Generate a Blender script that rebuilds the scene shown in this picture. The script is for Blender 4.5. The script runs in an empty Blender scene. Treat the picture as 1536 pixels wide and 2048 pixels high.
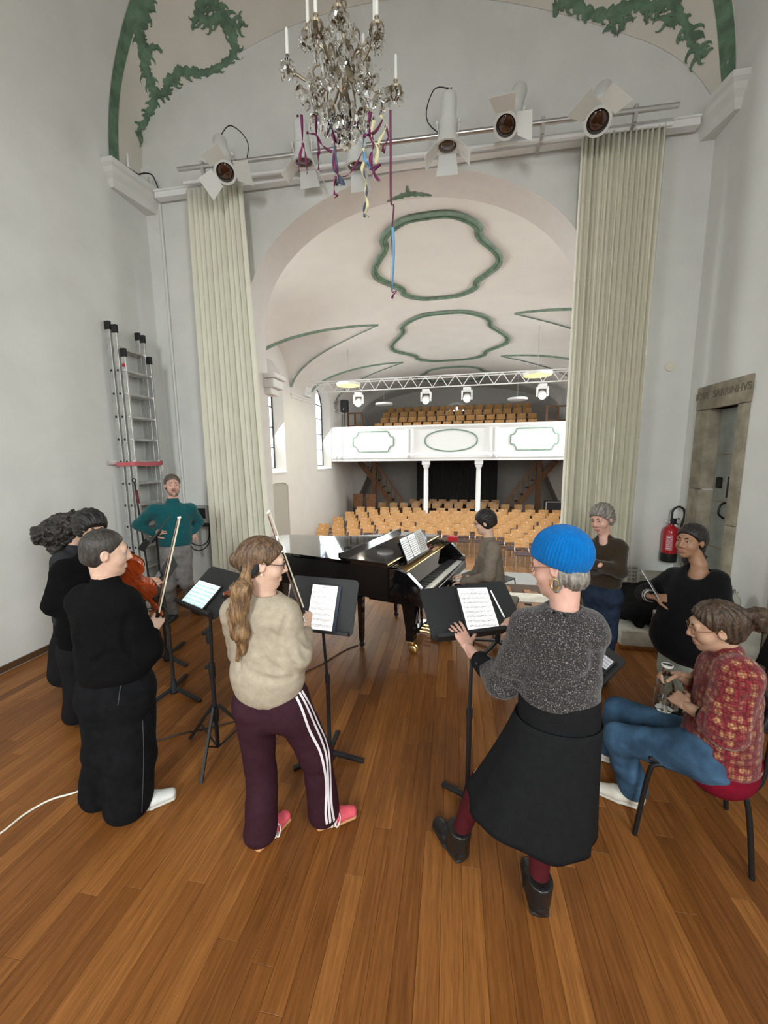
import bpy, bmesh, math, random
import numpy as np
from mathutils import Vector, Matrix
SC = bpy.context.scene
COL = SC.collection
PI = math.pi
rnd = random.Random(7)

# ------------------------------------------------------------------ camera
F_PX, CX, CY, CAM_H = 771.0, 768.0, 1024.0, 2.0
CAM_M = None
def _cam_axes():
    yc = np.array([(905 - CX) / F_PX, (914 - CY) / F_PX, 1.0]); yc /= np.linalg.norm(yc)
    hp = np.array([(1905 - CX) / F_PX, (914 - 9.8 - CY) / F_PX, 1.0])
    dc = np.cross(yc, hp); dc /= np.linalg.norm(dc)
    if dc[1] < 0: dc = -dc
    xc = np.cross(dc, yc)
    return np.array([xc, yc, -dc])
CAM_M = _cam_axes()
CAM_P = np.array([0, 0, CAM_H])
cam = bpy.data.cameras.new('camera')
cam.sensor_fit = 'HORIZONTAL'; cam.sensor_width = 36.0; cam.lens = 36.0 * F_PX / 1536.0
cam.clip_start = 0.05; cam.clip_end = 200
cam_o = bpy.data.objects.new('camera', cam); COL.objects.link(cam_o)
mw = Matrix.Identity(4)
for r in range(3):
    mw[r][0] = CAM_M[r][0]; mw[r][1] = -CAM_M[r][1]; mw[r][2] = -CAM_M[r][2]; mw[r][3] = CAM_P[r]
cam_o.matrix_world = mw
SC.camera = cam_o

# survey helpers: where does a sight line of the camera meet a real plane of the room
def ray(x, y): return CAM_M @ np.array([(x - CX) / F_PX, (y - CY) / F_PX, 1.0])
def on_z(x, y, z=0.0):
    d = ray(x, y); return CAM_P + d * (z - CAM_H) / d[2]
def on_y(x, y, Y):
    d = ray(x, y); return CAM_P + d * Y / d[1]
def on_x(x, y, X):
    d = ray(x, y); return CAM_P + d * X / d[0]

# ------------------------------------------------------------------ world, lights, exposure
W = bpy.data.worlds.new('overcast_sky'); SC.world = W; W.use_nodes = True
bg = W.node_tree.nodes['Background']
bg.inputs[0].default_value = (0.86, 0.93, 1.0, 1); bg.inputs[1].default_value = 1.35
SC.view_settings.view_transform = 'Standard'
SC.view_settings.look = 'None'
SC.view_settings.gamma = 1.0
SC.view_settings.use_curve_mapping = False
SC.view_settings.exposure = 0.0
try:
    SC.cycles.use_denoising = True
    SC.cycles.denoiser = 'OPENIMAGEDENOISE'
    SC.cycles.max_bounces = 8; SC.cycles.diffuse_bounces = 5; SC.cycles.glossy_bounces = 4
    SC.cycles.transmission_bounces = 8; SC.cycles.transparent_max_bounces = 8
    SC.cycles.caustics_reflective = False; SC.cycles.caustics_refractive = False
    SC.cycles.sample_clamp_indirect = 6.0
except Exception: pass

NA = math.radians(-2.2)          # the hall is turned a little against the choir
def nv(u, v, z=0.0):
    c, s = math.cos(NA), math.sin(NA)
    return Vector((u * c - v * s, u * s + v * c, z))
def area_light(name, loc, target, sx, sy, power, color=(1, 1, 1)):
    l = bpy.data.lights.new(name, 'AREA'); l.shape = 'RECTANGLE'; l.size = sx; l.size_y = sy
    l.energy = power; l.color = color
    o = bpy.data.objects.new(name, l); COL.objects.link(o)
    o.location = loc
    o.rotation_euler = (Vector(target) - Vector(loc)).to_track_quat('-Z', 'Y').to_euler()
    return o
DAY = (0.93, 0.985, 0.965)
# tall choir windows behind the photographer (openings in wall_back and the side walls)
# (sky light falls steeply through the deep openings, so the fans of light point down into the room)
for loc, tgt, w in (((2.62, -1.9, 3.7), (-3.4, 1.6, 0.9), 118), ((-4.12, -1.9, 3.7), (1.6, 2.4, 0.6), 42), ((-0.76, -6.4, 4.0), (-0.8, 0.4, -0.4), 235)):
    area_light('daylight_choir_window', loc, tgt, 1.5, 3.4, w, DAY).data.spread = math.radians(116)
# hall windows
for v in (6.44, 10.62, 14.8):
    area_light('daylight_hall_window', nv(-5.55, v, 3.4), nv(0, v, 0.4), 1.4, 2.8, 158, DAY).data.spread = math.radians(150)
    area_light('daylight_hall_window', nv(4.19, v, 3.4), nv(-1, v, 0.4), 1.4, 2.8, 158, DAY).data.spread = math.radians(150)

# ------------------------------------------------------------------ materials
MATS = {}
def nodes_of(m): return m.node_tree.nodes, m.node_tree.links
def mat(name, col, rough=0.6, metal=0.0, var=0.0, scale=8.0, bump=0.0, bscale=None, emit=None, estr=0.0,
        spec=0.5, coat=0.0, trans=0.0, ior=1.45, sheen=0.0, col2=None, stretch=None):
    if name in MATS: return MATS[name]
    m = bpy.data.materials.new(name); m.use_nodes = True
    n, l = nodes_of(m)
    b = n['Principled BSDF']
    b.inputs['Base Color'].default_value = (*col, 1)
    b.inputs['Roughness'].default_value = rough
    b.inputs['Metallic'].default_value = metal
    b.inputs['Specular IOR Level'].default_value = spec
    b.inputs['Coat Weight'].default_value = coat
    b.inputs['Transmission Weight'].default_value = trans
    b.inputs['IOR'].default_value = ior
    b.inputs['Sheen Weight'].default_value = sheen
    if emit is not None:
        b.inputs['Emission Color'].default_value = (*emit, 1); b.inputs['Emission Strength'].default_value = estr
    if var > 0 or bump > 0 or col2 is not None:
        tc = n.new('ShaderNodeTexCoord')
        mp = n.new('ShaderNodeMapping')
        if stretch: mp.inputs['Scale'].default_value = stretch
        l.new(tc.outputs['Object'], mp.inputs['Vector'])
        no = n.new('ShaderNodeTexNoise'); no.inputs['Scale'].default_value = scale; no.inputs['Detail'].default_value = 4
        l.new(mp.outputs[0], no.inputs['Vector'])
        if var > 0 or col2 is not None:
            r = n.new('ShaderNodeValToRGB')
            c2 = col2 if col2 is not None else tuple(min(1, c * (1 + var)) for c in col)
            c1 = col if col2 is not None else tuple(c * (1 - var) for c in col)
            r.color_ramp.elements[0].color = (*c1, 1); r.color_ramp.elements[0].position = 0.36
            r.color_ramp.elements[1].color = (*c2, 1); r.color_ramp.elements[1].position = 0.64
            l.new(no.outputs['Fac'], r.inputs['Fac']); l.new(r.outputs['Color'], b.inputs['Base Color'])
        if bump > 0:
            n2 = no
            if bscale:
                n2 = n.new('ShaderNodeTexNoise'); n2.inputs['Scale'].default_value = bscale; n2.inputs['Detail'].default_value = 3
                l.new(mp.outputs[0], n2.inputs['Vector'])
            bp = n.new('ShaderNodeBump'); bp.inputs['Strength'].default_value = bump; bp.inputs['Distance'].default_value = 0.01
            l.new(n2.outputs['Fac'], bp.inputs['Height']); l.new(bp.outputs[0], b.inputs['Normal'])
    MATS[name] = m
    return m

# ------------------------------------------------------------------ mesh building
class MB:
    def __init__(s): s.v = []; s.f = []; s.mi = []; s.m = 0
    def add(s, vs, fs, M=None):
        o = len(s.v)
        for p in vs:
            if M is not None: p = M @ Vector(p)
            s.v.append((p[0], p[1], p[2]))
        for f in fs: s.f.append(tuple(i + o for i in f)); s.mi.append(s.m)
        return s
    def box(s, c, d, M=None, bev=0.0):
        x, y, z = d[0] / 2, d[1] / 2, d[2] / 2
        if bev <= 0:
            vs = [(c[0] + i * x, c[1] + j * y, c[2] + k * z) for k in (-1, 1) for j in (-1, 1) for i in (-1, 1)]
            fs = [(0, 2, 3, 1), (4, 5, 7, 6), (0, 1, 5, 4), (2, 6, 7, 3), (0, 4, 6, 2), (1, 3, 7, 5)]
            return s.add(vs, fs, M)
        bm = bmesh.new(); bmesh.ops.create_cube(bm, size=1.0)
        for v in bm.verts: v.co = Vector((v.co.x * d[0] + c[0], v.co.y * d[1] + c[1], v.co.z * d[2] + c[2]))
        bmesh.ops.bevel(bm, geom=bm.edges[:], offset=min(bev, 0.45 * min(d)), segments=2, affect='EDGES', profile=0.5)
        bm.verts.index_update()
        s.add([v.co.copy() for v in bm.verts], [[v.index for v in f.verts] for f in bm.faces], M); bm.free()
        return s
    def bar(s, a, b, w, h, up=(0, 0, 1), bev=0.0):
        a = Vector(a); b = Vector(b); d = b - a; L = d.length
        if L < 1e-6: return s
        z = d / L; u = Vector(up)
        if abs(z.dot(u)) > 0.98: u = Vector((0, 1, 0))
        x = u.cross(z).normalized(); y = z.cross(x)
        M = Matrix.Identity(4)
        for i in range(3): M[i][0] = x[i]; M[i][1] = y[i]; M[i][2] = z[i]; M[i][3] = (a[i] + b[i]) / 2
        return s.box((0, 0, 0), (w, h, L), M, bev)
    def tube(s, pts, r, n=8, cap=True, closed=False, flat=None):
        pts = [Vector(p) for p in pts]; N = len(pts)
        rs = r if isinstance(r, (list, tuple)) else [r] * N
        prev = None; rings = []
        o = len(s.v)
        for i, p in enumerate(pts):
            if closed: t = pts[(i + 1) % N] - pts[i - 1]
            else: t = pts[min(i + 1, N - 1)] - pts[max(i - 1, 0)]
            if t.length < 1e-9: t = Vector((0, 0, 1))
            t.normalize()
            if prev is None:
                up = Vector((0, 0, 1)) if abs(t.z) < 0.9 else Vector((1, 0, 0))
                x = up.cross(t).normalized()
            else:
                x = prev - t * prev.dot(t)
                x = x.normalized() if x.length > 1e-6 else t.orthogonal().normalized()
            y = t.cross(x); prev = x
            for k in range(n):
                a = 2 * PI * k / n
                q = p + (x * math.cos(a) * rs[i] + y * math.sin(a) * rs[i] * (flat or 1.0))
                s.v.append((q.x, q.y, q.z))
        M = N if closed else N - 1
        for i in range(M):
            for k in range(n):
                a = o + i * n + k; b = o + i * n + (k + 1) % n
                c = o + ((i + 1) % N) * n + (k + 1) % n; d = o + ((i + 1) % N) * n + k
                s.f.append((a, b, c, d)); s.mi.append(s.m)
        if cap and not closed:
            s.f.append(tuple(o + k for k in reversed(range(n)))); s.mi.append(s.m)
            s.f.append(tuple(o + (N - 1) * n + k for k in range(n))); s.mi.append(s.m)
        return s
    def lathe(s, prof, n=16, M=None, cap=True):
        o = len(s.v)
        for (r, z) in prof:
            for k in range(n):
                a = 2 * PI * k / n; p = Vector((r * math.cos(a), r * math.sin(a), z))
                if M is not None: p = M @ p
                s.v.append((p.x, p.y, p.z))
        for i in range(len(prof) - 1):
            for k in range(n):
                s.f.append((o + i * n + k, o + i * n + (k + 1) % n, o + (i + 1) * n + (k + 1) % n, o + (i + 1) * n + k)); s.mi.append(s.m)
        if cap:
            s.f.append(tuple(o + k for k in reversed(range(n)))); s.mi.append(s.m)
            s.f.append(tuple(o + (len(prof) - 1) * n + k for k in range(n))); s.mi.append(s.m)
        return s
    def prism(s, poly, z0, z1, M=None):
        n = len(poly)
        vs = [(p[0], p[1], z0) for p in poly] + [(p[0], p[1], z1) for p in poly]
        fs = [tuple(reversed(range(n))), tuple(range(n, 2 * n))] + [(i, (i + 1) % n, n + (i + 1) % n, n + i) for i in range(n)]
        return s.add(vs, fs, M)
    def grid(s, rows, closed_u=False, closed_v=False):
        o = len(s.v); R = len(rows); Cn = len(rows[0])
        for r in rows:
            for p in r: s.v.append((p[0], p[1], p[2]))
        for i in range(R if closed_v else R - 1):
            for j in range(Cn if closed_u else Cn - 1):
                a = o + i * Cn + j; b = o + i * Cn + (j + 1) % Cn
                c = o + ((i + 1) % R) * Cn + (j + 1) % Cn; d = o + ((i + 1) % R) * Cn + j
                s.f.append((a, b, c, d)); s.mi.append(s.m)
        return s
    def ball(s, c, r, n=10, M=None):
        rr = r if isinstance(r, (tuple, list)) else (r, r, r)
        prof = [(math.sin(PI * i / n), -math.cos(PI * i / n)) for i in range(n + 1)]
        prof[0] = (0.02, -1); prof[-1] = (0.02, 1)
        T = Matrix.Translation(Vector(c)) @ Matrix.Diagonal((rr[0], rr[1], rr[2], 1))
        if M is not None: T = M @ T
        return s.lathe(prof, max(6, n), T)
    def disc(s, c, r, nrm, n=20):
        nrm = Vector(nrm).normalized(); x = nrm.orthogonal().normalized(); y = nrm.cross(x)
        vs = [Vector(c) + x * r * math.cos(2 * PI * k / n) + y * r * math.sin(2 * PI * k / n) for k in range(n)]
        return s.add(vs, [tuple(range(n))])
    def mesh(s, name, mats, smooth=False):
        me = bpy.data.meshes.new(name); me.from_pydata(s.v, [], s.f)
        ms = mats if isinstance(mats, (list, tuple)) else [mats]
        for m in ms: me.materials.append(m)
        if len(ms) > 1: me.polygons.foreach_set('material_index', s.mi)
        me.validate(); me.update()
        if smooth:
            me.polygons.foreach_set('use_smooth', [True] * len(me.polygons))
            try: me.set_sharp_from_angle(angle=math.radians(smooth if smooth is not True else 50))
            except Exception: pass
        return me
    def build(s, name, mats, parent=None, smooth=False, loc=None):
        o = bpy.data.objects.new(name, s.mesh(name, mats, smooth)); COL.objects.link(o)
        if parent is not None: o.parent = parent
        if loc is not None: o.location = loc
        return o
def tag(o, label=None, cat=None, group=None, kind=None):
    if label: o['label'] = label
    if cat: o['category'] = cat
    if group: o['group'] = group
    if kind: o['kind'] = kind
    return o
def thing(name, label, cat, loc=(0, 0, 0), rz=0.0, group=None):
    o = bpy.data.objects.new(name, None); COL.objects.link(o); o.empty_display_size = 0.1
    o.location = loc; o.rotation_euler = (0, 0, rz)
    return tag(o, label, cat, group)
def struct(o): o['kind'] = 'structure'; return o
KIDS = {}
def copy_tree(o, parent=None, label=None):
    c = o.copy(); COL.objects.link(c)
    if parent is not None: c.parent = parent
    if label: c['label'] = label
    for ch in list(o.children): copy_tree(ch, c)
    return c
def rotz(a): return Matrix.Rotation(a, 4, 'Z')
def frame(o, x, y, z):
    M = Matrix.Identity(4)
    for i in range(3): M[i][0] = x[i]; M[i][1] = y[i]; M[i][2] = z[i]; M[i][3] = o[i]
    return M
def crom(pts, n=6, closed=False):
    P = [Vector(p) for p in pts]; out = []; N = len(P)
    for i in range(N if closed else N - 1):
        if closed: a, b, c, d = P[i - 1], P[i], P[(i + 1) % N], P[(i + 2) % N]
        else: a, b, c, d = P[max(i - 1, 0)], P[i], P[i + 1], P[min(i + 2, N - 1)]
        for k in range(n):
            t = k / n
            out.append(0.5 * ((2 * b) + (c - a) * t + (2 * a - 5 * b + 4 * c - d) * t * t + (3 * b - a - 3 * c + d) * t ** 3))
    if not closed: out.append(P[-1])
    return out
# ================================================================== ROOM: choir (stage)
XL, XR, YA, YB = -4.22, 2.72, 5.2, 5.72
m_wall = mat('lime_plaster', (0.735, 0.735, 0.71), 0.9, var=0.03, scale=2.5, bump=0.12, bscale=60)
m_vault = mat('vault_plaster', (0.70, 0.665, 0.60), 0.9, var=0.03, scale=2.0, bump=0.12, bscale=60)
m_hall = mat('hall_plaster', (0.78, 0.75, 0.715), 0.9, var=0.02, scale=2.0)
m_white = mat('white_paint', (0.85, 0.85, 0.85), 0.5)
m_green = mat('painted_green', (0.13, 0.215, 0.145), 0.7, var=0.25, scale=9)
m_green2 = mat('painted_sage', (0.20, 0.285, 0.225), 0.7, var=0.18, scale=7)
m_stone = mat('sandstone', (0.30, 0.265, 0.20), 0.9, var=0.22, scale=7, bump=0.5, bscale=30)
m_stone2 = mat('step_stone', (0.44, 0.42, 0.36), 0.9, var=0.2, scale=8, bump=0.5, bscale=25)
m_black = mat('black_paint', (0.012, 0.012, 0.013), 0.45)
m_steel = mat('steel', (0.62, 0.62, 0.62), 0.3, 1.0)
m_alu = mat('aluminium', (0.66, 0.66, 0.65), 0.42, 0.85, var=0.08, scale=14)
m_brass = mat('brass', (0.85, 0.62, 0.25), 0.25, 1.0)
m_dark = mat('dark_plastic', (0.02, 0.02, 0.022), 0.5)

# --- floor: oak planks, each its own part
def wood_floor_mat(name, rand_socket):
    m = bpy.data.materials.new(name); m.use_nodes = True
    n, l = nodes_of(m); b = n['Principled BSDF']
    b.inputs['Roughness'].default_value = 0.38; b.inputs['Specular IOR Level'].default_value = 0.2
    src = n.new('ShaderNodeObjectInfo') if rand_socket == 'Random' else n.new('ShaderNodeNewGeometry')
    rv = src.outputs[rand_socket]
    geo = n.new('ShaderNodeNewGeometry')
    sep = n.new('ShaderNodeVectorMath'); sep.operation = 'MULTIPLY'; sep.inputs[1].default_value = (34, 1.6, 1)
    off = n.new('ShaderNodeVectorMath'); off.operation = 'SCALE'; off.inputs[0].default_value = (13, 37, 71)
    l.new(rv, off.inputs['Scale'])
    add = n.new('ShaderNodeVectorMath'); add.operation = 'ADD'
    l.new(geo.outputs['Position'], sep.inputs[0]); l.new(sep.outputs[0], add.inputs[0]); l.new(off.outputs[0], add.inputs[1])
    no = n.new('ShaderNodeTexNoise'); no.inputs['Scale'].default_value = 1.6; no.inputs['Detail'].default_value = 6; no.inputs['Distortion'].default_value = 0.8
    l.new(add.outputs[0], no.inputs['Vector'])
    fine = n.new('ShaderNodeTexNoise'); fine.inputs['Scale'].default_value = 7.0; fine.inputs['Detail'].default_value = 3
    l.new(add.outputs[0], fine.inputs['Vector'])
    r1 = n.new('ShaderNodeValToRGB')
    e = r1.color_ramp.elements
    e[0].position = 0.0; e[0].color = (0.190, 0.071, 0.019, 1)
    e[1].position = 1.0; e[1].color = (0.330, 0.135, 0.038, 1)
    e2 = e.new(0.5); e2.color = (0.245, 0.094, 0.025, 1)
    l.new(rv, r1.inputs['Fac'])
    r2 = n.new('ShaderNodeValToRGB')
    r2.color_ramp.elements[0].position = 0.3; r2.color_ramp.elements[0].color = (0.70, 0.66, 0.62, 1)
    r2.color_ramp.elements[1].position = 0.7; r2.color_ramp.elements[1].color = (1.16, 1.14, 1.1, 1)
    l.new(no.outputs['Fac'], r2.inputs['Fac'])
    mx = n.new('ShaderNodeMix'); mx.data_type = 'RGBA'; mx.blend_type = 'MULTIPLY'; mx.inputs['Factor'].default_value = 1
    l.new(r1.outputs[0], mx.inputs['A']); l.new(r2.outputs[0], mx.inputs['B'])
    r3 = n.new('ShaderNodeValToRGB')
    r3.color_ramp.elements[0].position = 0.35; r3.color_ramp.elements[0].color = (0.82, 0.8, 0.78, 1)
    r3.color_ramp.elements[1].position = 0.6; r3.color_ramp.elements[1].color = (1, 1, 1, 1)
    l.new(fine.outputs['Fac'], r3.inputs['Fac'])
    mx2 = n.new('ShaderNodeMix'); mx2.data_type = 'RGBA'; mx2.blend_type = 'MULTIPLY'; mx2.inputs['Factor'].default_value = 1
    l.new(mx.outputs['Result'], mx2.inputs['A']); l.new(r3.outputs[0], mx2.inputs['B'])
    l.new(mx2.outputs['Result'], b.inputs['Base Color'])
    bp = n.new('ShaderNodeBump'); bp.inputs['Strength'].default_value = 0.08; bp.inputs['Distance'].default_value = 0.004
    l.new(fine.outputs['Fac'], bp.inputs['Height']); l.new(bp.outputs[0], b.inputs['Normal'])
    return m
m_plank = wood_floor_mat('oak_plank', 'Random')
m_plank2 = wood_floor_mat('oak_plank_far', 'Random Per Island')
fl = MB().box(((XL + XR) / 2, -0.4, -0.06), (XR - XL + 0.4, 13.2, 0.08)).build('floor', mat('joint_brown', (0.06, 0.03, 0.015), 0.8))
struct(fl)
PW = 0.0925
LENS = (0.9, 1.2, 1.5, 1.8)
plank_mesh = {}
for L in LENS:
    b = MB(); g = 0.0004; e = 0.0010
    w2, l2 = PW / 2 - g, L / 2 - g
    vs = [(-w2, -l2, -.02), (w2, -l2, -.02), (w2, l2, -.02), (-w2, l2, -.02),
          (-w2, -l2, -e), (w2, -l2, -e), (w2, l2, -e), (-w2, l2, -e),
          (-w2 + e, -l2 + e, 0), (w2 - e, -l2 + e, 0), (w2 - e, l2 - e, 0), (-w2 + e, l2 - e, 0)]
    fs = [(8, 9, 10, 11)] + [(4 + i, 4 + (i + 1) % 4, 8 + (i + 1) % 4, 8 + i) for i in range(4)] + [(i, (i + 1) % 4, 4 + (i + 1) % 4, 4 + i) for i in range(4)]
    plank_mesh[L] = (vs, fs, MB().add(vs, fs).mesh('plank', m_plank))
cand = []
rf = random.Random(3)
ncol = int((XR - XL) / PW) + 1
for c in range(ncol):
    x = -1.038 - 0.0 + PW * (c - 34) + PW / 2
    if x < XL + 0.02 or x > XR: continue
    y = -6.4 + rf.random() * 1.2
    while y < 5.2:
        L = rf.choice(LENS)
        if y + L > 5.62: L = 0.9
        cand.append((x, y + L / 2, L)); y += L
def vis_key(p):
    d = CAM_M.T @ (np.array([p[0], p[1], 0]) - CAM_P)
    if d[2] < 0.25: return 99
    px_, py_ = CX + F_PX * d[0] / d[2], CY + F_PX * d[1] / d[2]
    if py_ > 2500 or px_ < -300 or px_ > 1836: return 50 + math.hypot(p[0], p[1])
    return math.hypot(p[0], p[1] - 0.6)
cand.sort(key=vis_key)
far = MB()
for i, (x, y, L) in enumerate(cand):
    if i < 295:
        o = bpy.data.objects.new('plank', plank_mesh[L][2]); COL.objects.link(o); o.location = (x, y, 0); o.parent = fl
    else:
        far.add([(v[0] + x, v[1] + y, v[2]) for v in plank_mesh[L][0]], plank_mesh[L][1])
o = far.build('plank_field', m_plank2, fl); o['kind'] = 'stuff'

# --- choir side walls
m_skirt = mat('oak_skirting', (0.10, 0.05, 0.022), 0.5, var=0.15, scale=20)
ZT = 5.56
def wall_with_openings(name, axis, pos, a0, a1, z0, z1, openings, thick, material, sgn):
    """flat wall in plane axis=pos made of blocks around rectangular openings"""
    b = MB()
    cuts = sorted({a0, a1} | {o[0] for o in openings} | {o[1] for o in openings})
    for i in range(len(cuts) - 1):
        c0, c1 = cuts[i], cuts[i + 1]; mid = (c0 + c1) / 2
        zs = [(z0, z1)]
        for (oa, ob, oz0, oz1) in openings:
            if oa < mid < ob: zs = [(z0, oz0), (oz1, z1)]
        for (p, q) in zs:
            if q - p < 1e-3: continue
            if axis == 'x': b.box((pos + sgn * thick / 2, mid, (p + q) / 2), (thick, c1 - c0, q - p))
            else: b.box((mid, pos + sgn * thick / 2, (p + q) / 2), (c1 - c0, thick, q - p))
    return struct(b.build(name, material))
wall_with_openings('wall_left', 'x', XL, -6.5, YB + .3, -0.02, 7.6, [(-2.65, -1.15, 2.0, 5.4)], 0.5, m_wall, -1)
DY0, DY1, DZ0, DZ1 = 4.34, 4.80, 0.56, 2.48     # stone doorway opening in the side wall
wall_with_openings('wall_right', 'x', XR, -6.5, YB + .3, -0.02, 7.6, [(-2.65, -1.15, 2.0, 5.4), (DY0, DY1, DZ0, DZ1)], 0.6, m_wall, 1)
wall_with_openings('wall_back', 'y', -6.5, XL - .5, XR + .6, -0.02, 8.9, [(-1.5, 0.0, 2.3, 5.7)], 0.5, m_wall, -1)
b = MB()
b.box((XL + 0.010, -0.6, 0.03), (0.02, 11.6, 0.06)); struct(b.build('baseboard_left', m_skirt))

# --- wall with the big round-headed arch towards the hall
AX, AA, AB_, AZ = -0.60, 2.2, 1.54, 3.91
def arch_pts(n=48, a=AA, bb=AB_):
    return [(AX - a * math.cos(PI * i / n), AZ + bb * math.sin(PI * i / n)) for i in range(n + 1)]
ap = [(AX - AA, -0.9)] + arch_pts() + [(AX + AA, -0.9)]
b = MB()
TOPZ = 8.2
for Y, flip in ((YA, False), (YB, True)):
    o_ = len(b.v)
    outer = []
    for (x, z) in ap:
        if z < AZ + 0.01: outer.append((XL - .3 if x < AX else XR + .3, z))
        else:
            t = (x - (AX - AA)) / (2 * AA); outer.append((XL - .3 + t * (XR - XL + .6), TOPZ))
    outer[1] = (XL - .3, AZ); outer[-2] = (XR + .3, AZ)
    ins = 2
    A = list(ap); O = list(outer)
    A.insert(2, A[1]); O.insert(2, (XL - .3, TOPZ)); A.insert(len(A) - 2, A[-2]); O.insert(len(O) - 2, (XR + .3, TOPZ))
    rows = [[(x, Y, z) for x, z in A], [(x, Y, z) for x, z in O]]
    if flip: rows.reverse()
    b.grid(rows)
struct(b.build('wall_front', m_wall))
b = MB(); b.grid([[(x, YB, z) for x, z in ap], [(x, YA, z) for x, z in ap]])
struct(b.build('trim_arch_reveal', mat('arch_plaster', (0.70, 0.655, 0.625), 0.9, var=0.02), smooth=40))
# impost of the arch on the hall side
b = MB()
for z, d, h in ((3.02, 0.02, 0.10), (3.13, 0.09, 0.13), (3.235, 0.13, 0.07)):
    b.box((AX - AA - .18 + d / 2, YB + 0.05, z), (0.5 + d, 0.26 + d, h), bev=0.015)
struct(b.build('trim_impost', m_hall))
# stone threshold and rounded capital blocks
b = MB(); b.box((AX, 5.55, -0.02), (2 * AA, 0.36, 0.05)); struct(b.build('trim_threshold', mat('threshold_stone', (0.62, 0.59, 0.52), 0.6, var=0.1)))
def capital(side):
    if side < 0: base = [(XL - .02, 4.62), (XL + .05, 4.62), (XL + .17, 5.22), (XL - .02, 5.22)]
    else: base = [(XR + .02, 4.82), (XR - .05, 4.82), (XR - .15, 5.22), (XR + .02, 5.22)]
    b = MB()
    steps = [(5.34, .0), (5.40, .02), (5.43, .02), (5.48, .06), (5.53, .07), (5.555, .10), (5.61, .10)]
    cx = sum(p[0] for p in base) / 4
    rows = []
    for z, g in steps:
        r = []
        for i, (x, y) in enumerate(base):
            out = i in (1, 2)
            xx = x + (g * (-side) if out else 0)
            yy = y - (g if i in (0, 1) else 0)
            r.append((xx, yy, z))
        rows.append(r)
    b.grid(rows, closed_u=True)
    b.add(rows[-1], [(0, 1, 2, 3)]); b.add(rows[0], [(3, 2, 1, 0)])
    return struct(b.build('trim_capital', m_wall))
capital(-1); capital(1)

# --- choir vault: barrel behind, and the curved field between band and arch wall
VX, VR, VZ = -0.75, 3.47, ZT
def bandY(x): return 4.64 + (x - XL) / (XR - XL) * 0.30
def band_pt(t): # t 0..1 from the left springing over the crown
    a = PI * t
    x = VX - VR * math.cos(a); return Vector((x, bandY(x), VZ + VR * math.sin(a)))
LUN = [(-4.22, 5.56), (-4.215, 6.0), (-4.15, 6.36), (-3.92, 6.6), (-3.42, 6.83), (-2.8, 7.02), (-2.05, 7.2), (-1.3, 7.27), (-0.5, 7.23), (0.3, 7.06), (1.0, 6.82), (1.6, 6.55), (2.1, 6.30), (2.45, 6.02), (2.65, 5.75), (2.72, 5.56)]
LC = crom([(x, YA - .005, z) for x, z in LUN], 8)
_ll = [0.0]
for i in range(1, len(LC)): _ll.append(_ll[-1] + (LC[i] - LC[i - 1]).length)
def lun_pt(t):
    s = t * _ll[-1]
    for i in range(1, len(LC)):
        if _ll[i] >= s:
            k = (s - _ll[i - 1]) / max(1e-9, _ll[i] - _ll[i - 1]); return LC[i - 1].lerp(LC[i], k)
    return LC[-1].copy()
def vault_pt(t, r):
    a, c = band_pt(t), lun_pt(t)
    p = a.lerp(c, r)
    p.z += 0.10 * math.sin(PI * r) * math.sin(PI * t)
    return p
b = MB()
NT = 72
b.grid([[vault_pt(i / NT, j / 10) for i in range(NT + 1)] for j in range(11)])
ROWS = []
for yy in (0.0, 0.34, 0.67, 1.0):
    r = []
    for i in range(NT + 1):
        p = band_pt(i / NT); r.append((p.x, -6.6 + (p.y + 6.6) * yy, p.z))
    ROWS.append(r)
CEIL = struct(b.build('ceiling', m_vault, smooth=40))
b = MB(); b.grid(ROWS); struct(b.build('ceiling_near', m_wall, smooth=40))
# painted green band along the transverse arch
b = MB()
rows = [[], []]
for i in range(NT + 1):
    t = i / NT
    gap = (band_pt(t) - lun_pt(t)).length
    for k, r in enumerate((0.01, 0.155 / gap)):
        p = vault_pt(t, r); n_ = (Vector((VX, p.y, VZ)) - p).normalized(); rows[k].append(p + n_ * 0.006)
b.grid(rows)
o = b.build('painted_band', m_green, CEIL, smooth=True)
# ================================================================== HALL (nave) beyond the arch
HZ = -0.95                                   # hall floor
UL, UR, UC = -5.64, 4.28, -0.68
VEND = 21.3
NM = Matrix(((math.cos(NA), -math.sin(NA), 0, 0), (math.sin(NA), math.cos(NA), 0, 0), (0, 0, 1, 0), (0, 0, 0, 1)))
def hall(o): o.rotation_euler = (0, 0, NA); return o      # hall objects are modelled in hall coordinates
b = MB(); b.box((UC, 13.6, HZ - .05), (UR - UL + .8, 15.9, 0.1))
struct(hall(b.build('floor_hall', mat('hall_parquet', (0.30, 0.15, 0.065), 0.35, var=0.18, scale=5, stretch=(6, .6, 1)))))
# window openings in the side walls: round-headed, splayed
WV = (6.44, 10.62, 14.8); WHW = 0.78
SILL, WSPR, WTOP = 1.56, 4.05, 4.84
SPR, VB = 4.15, 1.46                          # vault springing, rise
def main_z(off):
    k = 1 - (off / (UR - UC)) ** 2
    return SPR + VB * math.sqrt(max(0.0, k))
TIP = 1.75
def groin_w(off):                            # half width of the window vault at distance off from the axis
    a = (abs(off) - TIP) / ((UR - UC) - TIP)
    return 0.0 if a <= 0 else 1.33 * min(1, a) ** 0.85
def off_for_w(w):
    lo, hi = TIP, UR - UC
    for _ in range(30):
        m = (lo + hi) / 2
        if groin_w(m) < w: lo = m
        else: hi = m
    return lo
def vault_z(off, v):
    for v0 in WV + (18.98,):
        dv = abs(v - v0)
        if dv < 1.33 and groin_w(off) > dv: return max(main_z(off), main_z(off_for_w(dv)))
    return main_z(off)
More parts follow.
